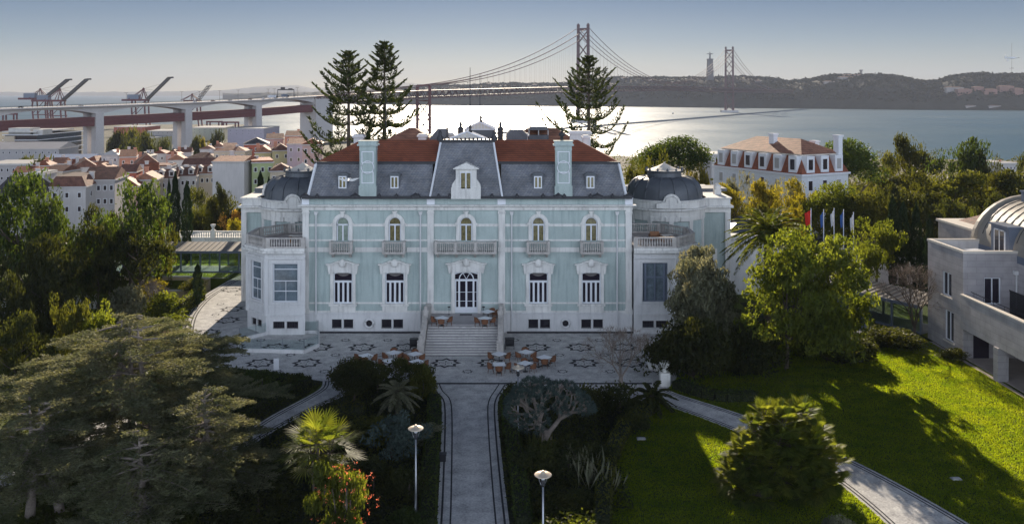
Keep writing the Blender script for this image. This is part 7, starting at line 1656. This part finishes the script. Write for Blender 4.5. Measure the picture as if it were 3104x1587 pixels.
# olive, big leafy tree, dark bush
r = np.random.default_rng(81)
def hero(name, label, cat, x, yb, ytop, Rm, mat, ncl, per, rc, leaf, cb, seed, shell=.45, asp=.4, yoff=0, nl=0, low=-.7, tr=1.0, bark='bark', cx=0):
    p = D2(x, yb); Y = p.y + yoff; X = p.x*Y/p.y; H_ = P(0, ytop*1.205, Y).z; e = empty(name, (X, Y, 0), 0, label, cat); rr = np.random.default_rng(seed); V, c = unit_crown(seed, ncl, per, rc, leaf/Rm, shell=shell, asp=asp, low=low, nl=nl)
    V[:, :, :2] *= Rm; V[:, :, 0] += cx; V[:, :, 2] = V[:, :, 2]*(H_*(1-cb)) + H_*cb; np_obj("crown", V, LM[mat], e); tk = MB(); tk.tube([(0,0,-.1), (.1,0,H_*cb*.6), (0,.1,H_*cb*1.1), (.1,0,H_*.8)], [.22*tr, .17*tr, .14*tr, .03], 8)
    for i in range(14):
        q = c[i*len(c)//14]; z = H_*cb*rr.uniform(.7, 1.2); tk.tube([(0, 0, z), (q[0]*Rm*.4+cx*.5, q[1]*Rm*.4, z + H_*.12), (q[0]*Rm*.85+cx, q[1]*Rm*.85, H_*cb + H_*(1-cb)*(q[2]+.8)/1.6*.9)], [.09*tr, .06*tr, .02], 5, caps=False)
    tk.build("trunk", M[bark], e); return e
hero("olive_tree", "silvery olive tree covering the palace's right bay", "tree", 1768, 900, 636, 3.6, 'olive', 210, 110, .15, .14, .18, 91, asp=.35, nl=20, yoff=1.5)
hero("leafy_tree", "big leafy green tree with a slim dark trunk on the right lawn", "tree", 1978, 950, 588, 5.3, 'bright', 240, 66, .12, .17, .26, 92, nl=24, yoff=2.5, tr=.9, cx=1.5)
hero("leafy_tree", "green tree pressed behind the big leafy one beside the corridor", "tree", 2082, 905, 640, 3.5, 'bright', 110, 58, .14, .17, .2, 93, nl=14)
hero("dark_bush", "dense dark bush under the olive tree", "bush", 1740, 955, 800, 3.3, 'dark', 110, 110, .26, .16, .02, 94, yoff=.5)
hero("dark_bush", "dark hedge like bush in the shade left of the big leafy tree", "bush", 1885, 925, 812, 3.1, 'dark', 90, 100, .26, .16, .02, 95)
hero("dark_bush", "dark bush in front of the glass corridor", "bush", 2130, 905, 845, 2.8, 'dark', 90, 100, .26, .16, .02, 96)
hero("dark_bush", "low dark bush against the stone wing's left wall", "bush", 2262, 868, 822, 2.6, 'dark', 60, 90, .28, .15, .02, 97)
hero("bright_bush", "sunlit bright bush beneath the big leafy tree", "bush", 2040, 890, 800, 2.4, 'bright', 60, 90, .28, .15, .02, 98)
hero("small_tree", "small dark multi stemmed tree at the end of the left forecourt hedge", "tree", 890, 1008, 903, 1.85, 'dark', 70, 110, .26, .10, .30, 99, tr=.45)
# bare tree generator
def bare(x, yb, ytop, Rm, label, seed, levels=6, mat='bark_pale', twigs=True):
    p = D2(x, yb); H_ = P(0, ytop*1.205, p.y).z; e = empty("bare_tree", (p.x, p.y, 0), 0, label, "bare tree"); rr = np.random.default_rng(seed); tk = MB(); T = []
    def gr(pos, d, L_, rad, lv):
        q = pos + d*L_; tk.tube([tuple(pos), tuple(q)], [rad, rad*.72], 5 if lv > 2 else 3, caps=False)
        if lv == 0: T.append((q, d)); return
        for i in range(3 if lv > 1 else 3):
            u, v = frame2(Vector(d)); a = rr.uniform(0, 6.28); nd = unit(d + (np.array(u)*math.cos(a)+np.array(v)*math.sin(a))*rr.uniform(.35, .75) + np.array([0, 0, .12])); gr(q, nd, L_*rr.uniform(.66, .86), rad*.62, lv-1)
    for a in (0, 1.6, 3.1, 4.6): gr(np.array([0, 0, H_*.12]), unit(np.array([math.cos(a)*.7*Rm/H_*1.6, math.sin(a)*.7*Rm/H_*1.6, 1.0])), H_*.24, .085, levels-2)
    tk.tube([(0,0,-.1), (0,0,H_*.14)], [.2, .15], 8); tk.build("branches", M[mat], e); Q = []
    for q, d in T:
        for k_ in range(9): v = unit(d + rr.normal(size=3)*.55); l_ = rr.uniform(.25, .6); w_ = unit(np.cross(v, rr.normal(size=3))); Q.append([q, q+v*l_*.5+w_*.008, q+v*l_, q+v*l_*.5-w_*.008])
    np_obj("twigs", np.array(Q), LM['brown'], e)
bare(1562, 968, 812, 2.9, "leafless round crowned tree in front of the palace's right windows", 101)
bare(2300, 850, 650, 2.2, "leafless brown tree between the cypresses and the stone wing", 102, 6, 'bark')
bare(385, 790, 690, 1.6, "leafless shrub tree beside the tan wall on the left", 103, 5)
# hedges: leafy strips with flat tops
def hedge(pts, w_, h, label, mat='hedge', dens=60, leaf=.09):
    rr = np.random.default_rng(int(abs(pts[0].x*100)) + 1); C = []; pts = smooth_curve(pts, 4); c0 = pts[0].copy(); core = MB()
    for a, b_ in zip(pts, pts[1:]):
        d = b_-a; L_ = d.length
        if L_ < .01: continue
        nn = Vector((-d.y, d.x, 0))/L_; n = int(dens*L_*(w_+2*h)); t_ = rr.uniform(0, 1, n); s = rr.uniform(-w_/2-h, w_/2+h, n); off = np.clip(s, -w_/2, w_/2); z = h - np.maximum(np.abs(s)-w_/2, 0)
        base = np.array(a)[None]*(1-t_[:, None]) + np.array(b_)[None]*t_[:, None]; q = base + np.array(nn)[None]*off[:, None]; q[:, 2] = z; C.append(q + rr.normal(size=q.shape)*.05 - np.array(c0)*[1, 1, 0])
        core.bar((a.x-c0.x, a.y-c0.y, h*.47), (b_.x-c0.x, b_.y-c0.y, h*.47), w_*.9, h*.9)
    e = empty("clipped_hedge", (c0.x, c0.y, 0), 0, label, "hedge"); core.build("stems", M['soil'], e); np_obj("foliage", leaf_quads(rr, np.concatenate(C), leaf, .5, .2), LM[mat], e)
hedge([D2(505, 752), D2(470, 778), D2(445, 812), D2(438, 850)], 1.2, 1.3, "curved clipped hedge along the left edge of the forecourt", 'bright')
hedge([D2(440, 856), D2(452, 880), D2(480, 905), D2(498, 925)], 1.0, 1.4, "dark clipped hedge at the lower left corner of the forecourt")
hedge([D2(545, 950), D2(640, 962), D2(720, 972), D2(775, 978)], 1.3, .9, "clipped hedge along the lower edge of the left forecourt")
hedge([D2(770, 975), D2(720, 990), D2(650, 1025), D2(560, 1085)], 1.0, .7, "low clipped hedge between the triangular bed and the left path")
hedge([D2(905, 1040), D2(835, 1068), D2(740, 1125), D2(640, 1205)], 1.5, .9, "rounded hedge along the near side of the left path", 'green')
hedge([D2(1645, 1030), D2(1580, 1080), D2(1545, 1140), D2(1522, 1220), D2(1515, 1330)], .9, .8, "narrow clipped hedge curving between the dark bed and the shaded lawn", 'green')
hedge([D2(1092, 1010), D2(1092, 1080), D2(1082, 1180), D2(1075, 1330)], .9, .7, "low clipped hedge along the left side of the central path")
hedge([D2(1275, 1010), D2(1282, 1080), D2(1300, 1180), D2(1318, 1330)], .9, .7, "low clipped hedge along the right side of the central path")
hedge([D2(1700, 975), D2(1800, 1005), D2(1900, 1005)], 1.0, .7, "low dark hedge above the right path")
# shrubs in the beds
SHR = [(600, 975, 1.7, 1.3, 'dark', 'shrub1', "dark shrub in the left corner of the triangular bed"), (660, 985, 1.9, 1.5, 'hedge', 'shrub2', "dark shrub in the middle of the triangular bed"), (730, 975, 1.3, 1.1, 'dark', 'shrub1', "dark shrub by the small sign in the triangular bed"), (560, 1040, 2.2, 1.6, 'dark', 'shrub2', "wide dark shrub in the lower corner of the triangular bed"),
 (950, 985, 2.0, 2.3, 'dark', 'shrub2', "tall dark shrub right of the small multi stemmed tree"), (1030, 985, 1.8, 2.6, 'dark', 'broad2', "tall dark shrub left of the top of the central path"), (1065, 1000, 1.2, 2.2, 'green', 'shrub1', "brownish dark shrub nearest the top of the central path"),
 (1060, 1110, 1.4, 1.1, 'olive', 'shrub2', "olive toned shrub beside the left path hedge"), (985, 1150, 2.2, 2.6, 'dragon', 'loose', "blue green bushy shrub behind the left lamp"), (900, 1110, 2.4, 1.6, 'green', 'shrub1', "spreading green shrub left of the blue green one"),
 (820, 1130, 2.2, 1.3, 'dark', 'shrub2', "dark shrub near the bend of the left path hedge"), (700, 1190, 2.6, 1.5, 'dark', 'shrub1', "wide dark shrub left of the fan palm"), (650, 1290, 2.4, 1.6, 'dark', 'shrub2', "dark shrub at the bottom edge left of the fan palm"), (940, 1235, 1.9, 1.6, 'dark', 'shrub1', "dark shrub right of the flowering bush"),
 (1030, 1250, 1.4, 1.8, 'dark', 'shrub2', "dark shrub at the foot of the left lamp"), (1000, 1345, 1.35, 1.2, 'hedge', 'shrub1', "clipped dome shaped bush at the bottom edge left of the path"), (1435, 1365, 2.1, 1.55, 'bright', 'shrub2', "pale grassy dome bush at the bottom edge right of the lamp"),
 (1490, 1035, 1.8, 2.0, 'dark', 'shrub1', "dark shrub right of the dragon tree"), (1560, 1035, 1.9, 2.2, 'dark', 'shrub2', "tall dark shrub below the leafless tree"), (1590, 1075, 1.3, 1.2, 'dark', 'shrub1', "small dark shrub beside the curving hedge"), (1340, 1180, 1.9, 1.7, 'dark', 'shrub1', "dark shrub below the dragon tree"),
 (1430, 1190, 1.9, 1.6, 'dark', 'shrub2', "dark shrub in the centre of the right bed"), (1500, 1160, 1.3, 1.3, 'dark', 'shrub1', "dark shrub near the curving hedge in the right bed"), (1400, 1290, 1.7, 1.1, 'green', 'shrub2', "low green shrub behind the right lamp"), (1480, 1280, 1.3, 1.0, 'dark', 'shrub1', "low dark shrub at the lower end of the right bed"),
 (400, 800, 2.2, 2.4, 'bright', 'shrub1', "sunlit bright shrub beside the curved hedge"), (370, 770, 2.2, 2.6, 'yellow', 'shrub2', "sunlit yellow shrub below the tan wall"), (320, 800, 2.4, 3.0, 'olive', 'shrub1', "olive shrub left of the sunlit ones"), (405, 860, 1.4, 1.0, 'pinkf', 'shrub2', "low pinkish shrub near the hedge corner"),
 (415, 838, 1.6, 1.6, 'bright', 'shrub2', "small sunlit shrub against the curved hedge"), (480, 725, 1.6, 1.1, 'green', 'shrub1', "low green shrub behind the lone small cypress"), (555, 1245, 1.9, 2.0, 'green', 'loose', "leafy shrub right of the small cedar"), (2390, 900, 1.2, .9, 'dark', 'shrub1', "low shrub at the corner of the stone wing"), (2200, 865, 1.8, 1.4, 'dark', 'shrub2', "dark shrub at the foot of the glass corridor"),
 (1800, 900, 2.2, 2.6, 'dark', 'broad2', "tall dark shrub between olive and leafy tree"), (1700, 905, 1.9, 2.3, 'dark', 'broad1', "dark shrub where the forecourt ends on the right"), (2110, 1345, 1.0, 1.1, 'olive', 'shrub1', "small tuft at the bottom edge beside the right path")]
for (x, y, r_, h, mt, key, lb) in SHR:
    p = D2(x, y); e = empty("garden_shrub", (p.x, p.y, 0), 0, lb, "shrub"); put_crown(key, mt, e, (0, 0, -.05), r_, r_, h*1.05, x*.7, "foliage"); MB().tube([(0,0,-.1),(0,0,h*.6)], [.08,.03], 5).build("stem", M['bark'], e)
# flowering bush
hero("flowering_bush", "bush with coral red flowers in front of the fan palm", "bush", 868, 1385, 1165, 1.75, 'bright', 90, 80, .17, .085, .05, 111, nl=12)
e = bpy.data.objects["flowering_bush"]; rr = np.random.default_rng(112); n = 95; d = sph(n*2, rr); d = d[(d[:, 2] > -.2)][:n]; C = []
hh = P(0, 1165*1.205, e.location.y).z
for q in d: C.append(np.array([q[0]*1.6, q[1]*1.6, hh*(.5 + .47*q[2])]) + rr.normal(size=(5, 3))*.05 + rr.normal(size=3)*.12)
np_obj("flowers", leaf_quads(rr, np.concatenate(C), .045, .6), LM['flower'], e, kind='stuff')
# upright bird-of-paradise like plants in the right bed
for i, (x, y, lb) in enumerate([(1365, 1150, "upright leafy plant with pale blades at the left of the right bed"), (1470, 1190, "upright leafy plant with pale blades in the middle of the right bed"), (1500, 1225, "upright leafy plant with pale blades beside the narrow hedge")]):
    p = D2(x, y); e = empty("blade_plant", (p.x, p.y, 0), 0, lb, "plant"); rr = np.random.default_rng(120+i); Q = []
    for k_ in range(60):
        b0 = np.array([rr.normal()*.6, rr.normal()*.5, 0]); v = unit(np.array([rr.normal()*.3, rr.normal()*.3, 1.])); l_ = rr.uniform(.9, 1.9); w_ = unit(np.cross(v, rr.normal(size=3))); Q.append([b0, b0+v*l_*.7+w_*.06, b0+v*l_, b0+v*l_*.7-w_*.06])
    np_obj("leaves", np.array(Q), LM['olive' if i else 'green'], e)
# ground cover and grass tufts
r = np.random.default_rng(130); C = []
for poly, n in (((-27, -4.2, 47, 72), 26000), ((-3.2, 7, 50, 72), 14000), ((-50, -26, 45, 92), 24000)):
    x = r.uniform(poly[0], poly[1], n); y = r.uniform(poly[2], poly[3], n); C.append(np.stack([x, y, r.uniform(.02, .32, n)], 1))
C = np.concatenate(C)
def inpoly(C, poly):
    px_ = np.array([q.x for q in poly]); py_ = np.array([q.y for q in poly]); ins = np.zeros(len(C), bool); j = len(poly)-1
    for i in range(len(poly)):
        c1 = (py_[i] > C[:, 1]) != (py_[j] > C[:, 1]); den = (py_[j]-py_[i]) if abs(py_[j]-py_[i]) > 1e-9 else 1e-9
        ins ^= c1 & (C[:, 0] < (px_[j]-px_[i])*(C[:, 1]-py_[i])/den + px_[i]); j = i
    return ins
bad = inpoly(C, fore) | inpoly(C, cp + cq[::-1]) | inpoly(C, lp_u + lp_l[::-1]) | inpoly(C, rp_u + rp_l[::-1]) | inpoly(C, l2u + l2l[::-1])
np_obj("ground_cover", leaf_quads(r, C[~bad], .11, .5, .2), LM['dark'], kind='stuff')
r = np.random.default_rng(131); n = 430000; Y = r.uniform(48, 90, n); X = r.uniform(5, 40.2, n); C = np.stack([X, Y, np.full(n, .03)], 1)
bad = inpoly(C, fore) | inpoly(C, rp_u + rp_l[::-1]) | inpoly(C, Dp([(1275, 967), (1440, 985), (1640, 1012), (1655, 1012), (1560, 1110), (1520, 1200), (1500, 1317), (1495, 1500), (1290, 1500)]))
C = C[~bad]; C = np.concatenate([C, np.stack([r.uniform(-62, -31.5, 42000), r.uniform(120.5, 130.8, 42000), np.full(42000, .03)], 1), np.stack([r.uniform(-52, -37, 9000), r.uniform(113.2, 116.2, 9000), np.full(9000, .03)], 1)]); LM['grass'] = leafmat("grass_blade", (.032,.048,.007), (.052,.064,.010), .6, tcol=(10.5,9.8,1.3), rand=0)
np_obj("lawn_grass", leaf_quads(r, C, .075, .34, 0, np.tile([0, 0, 1.], (len(C), 1)), .5), LM['grass'], kind='stuff')
HAZE = 0.00006
# ------------------------------------------------------------------ haze
m, t = mat_new("haze_air"); t.nodes.remove(t.nodes["Principled BSDF"]); pv = t.nodes.new("ShaderNodeVolumePrincipled")
pv.inputs['Color'].default_value = (.70, .76, .90, 1); pv.inputs['Density'].default_value = HAZE; pv.inputs['Anisotropy'].default_value = .0
t.links.new(pv.outputs[0], t.nodes["Material Output"].inputs['Volume'])
hz = MB().box(-14000, 14000, -60, 14000, -78, 330).build("haze", m, kind='stuff')
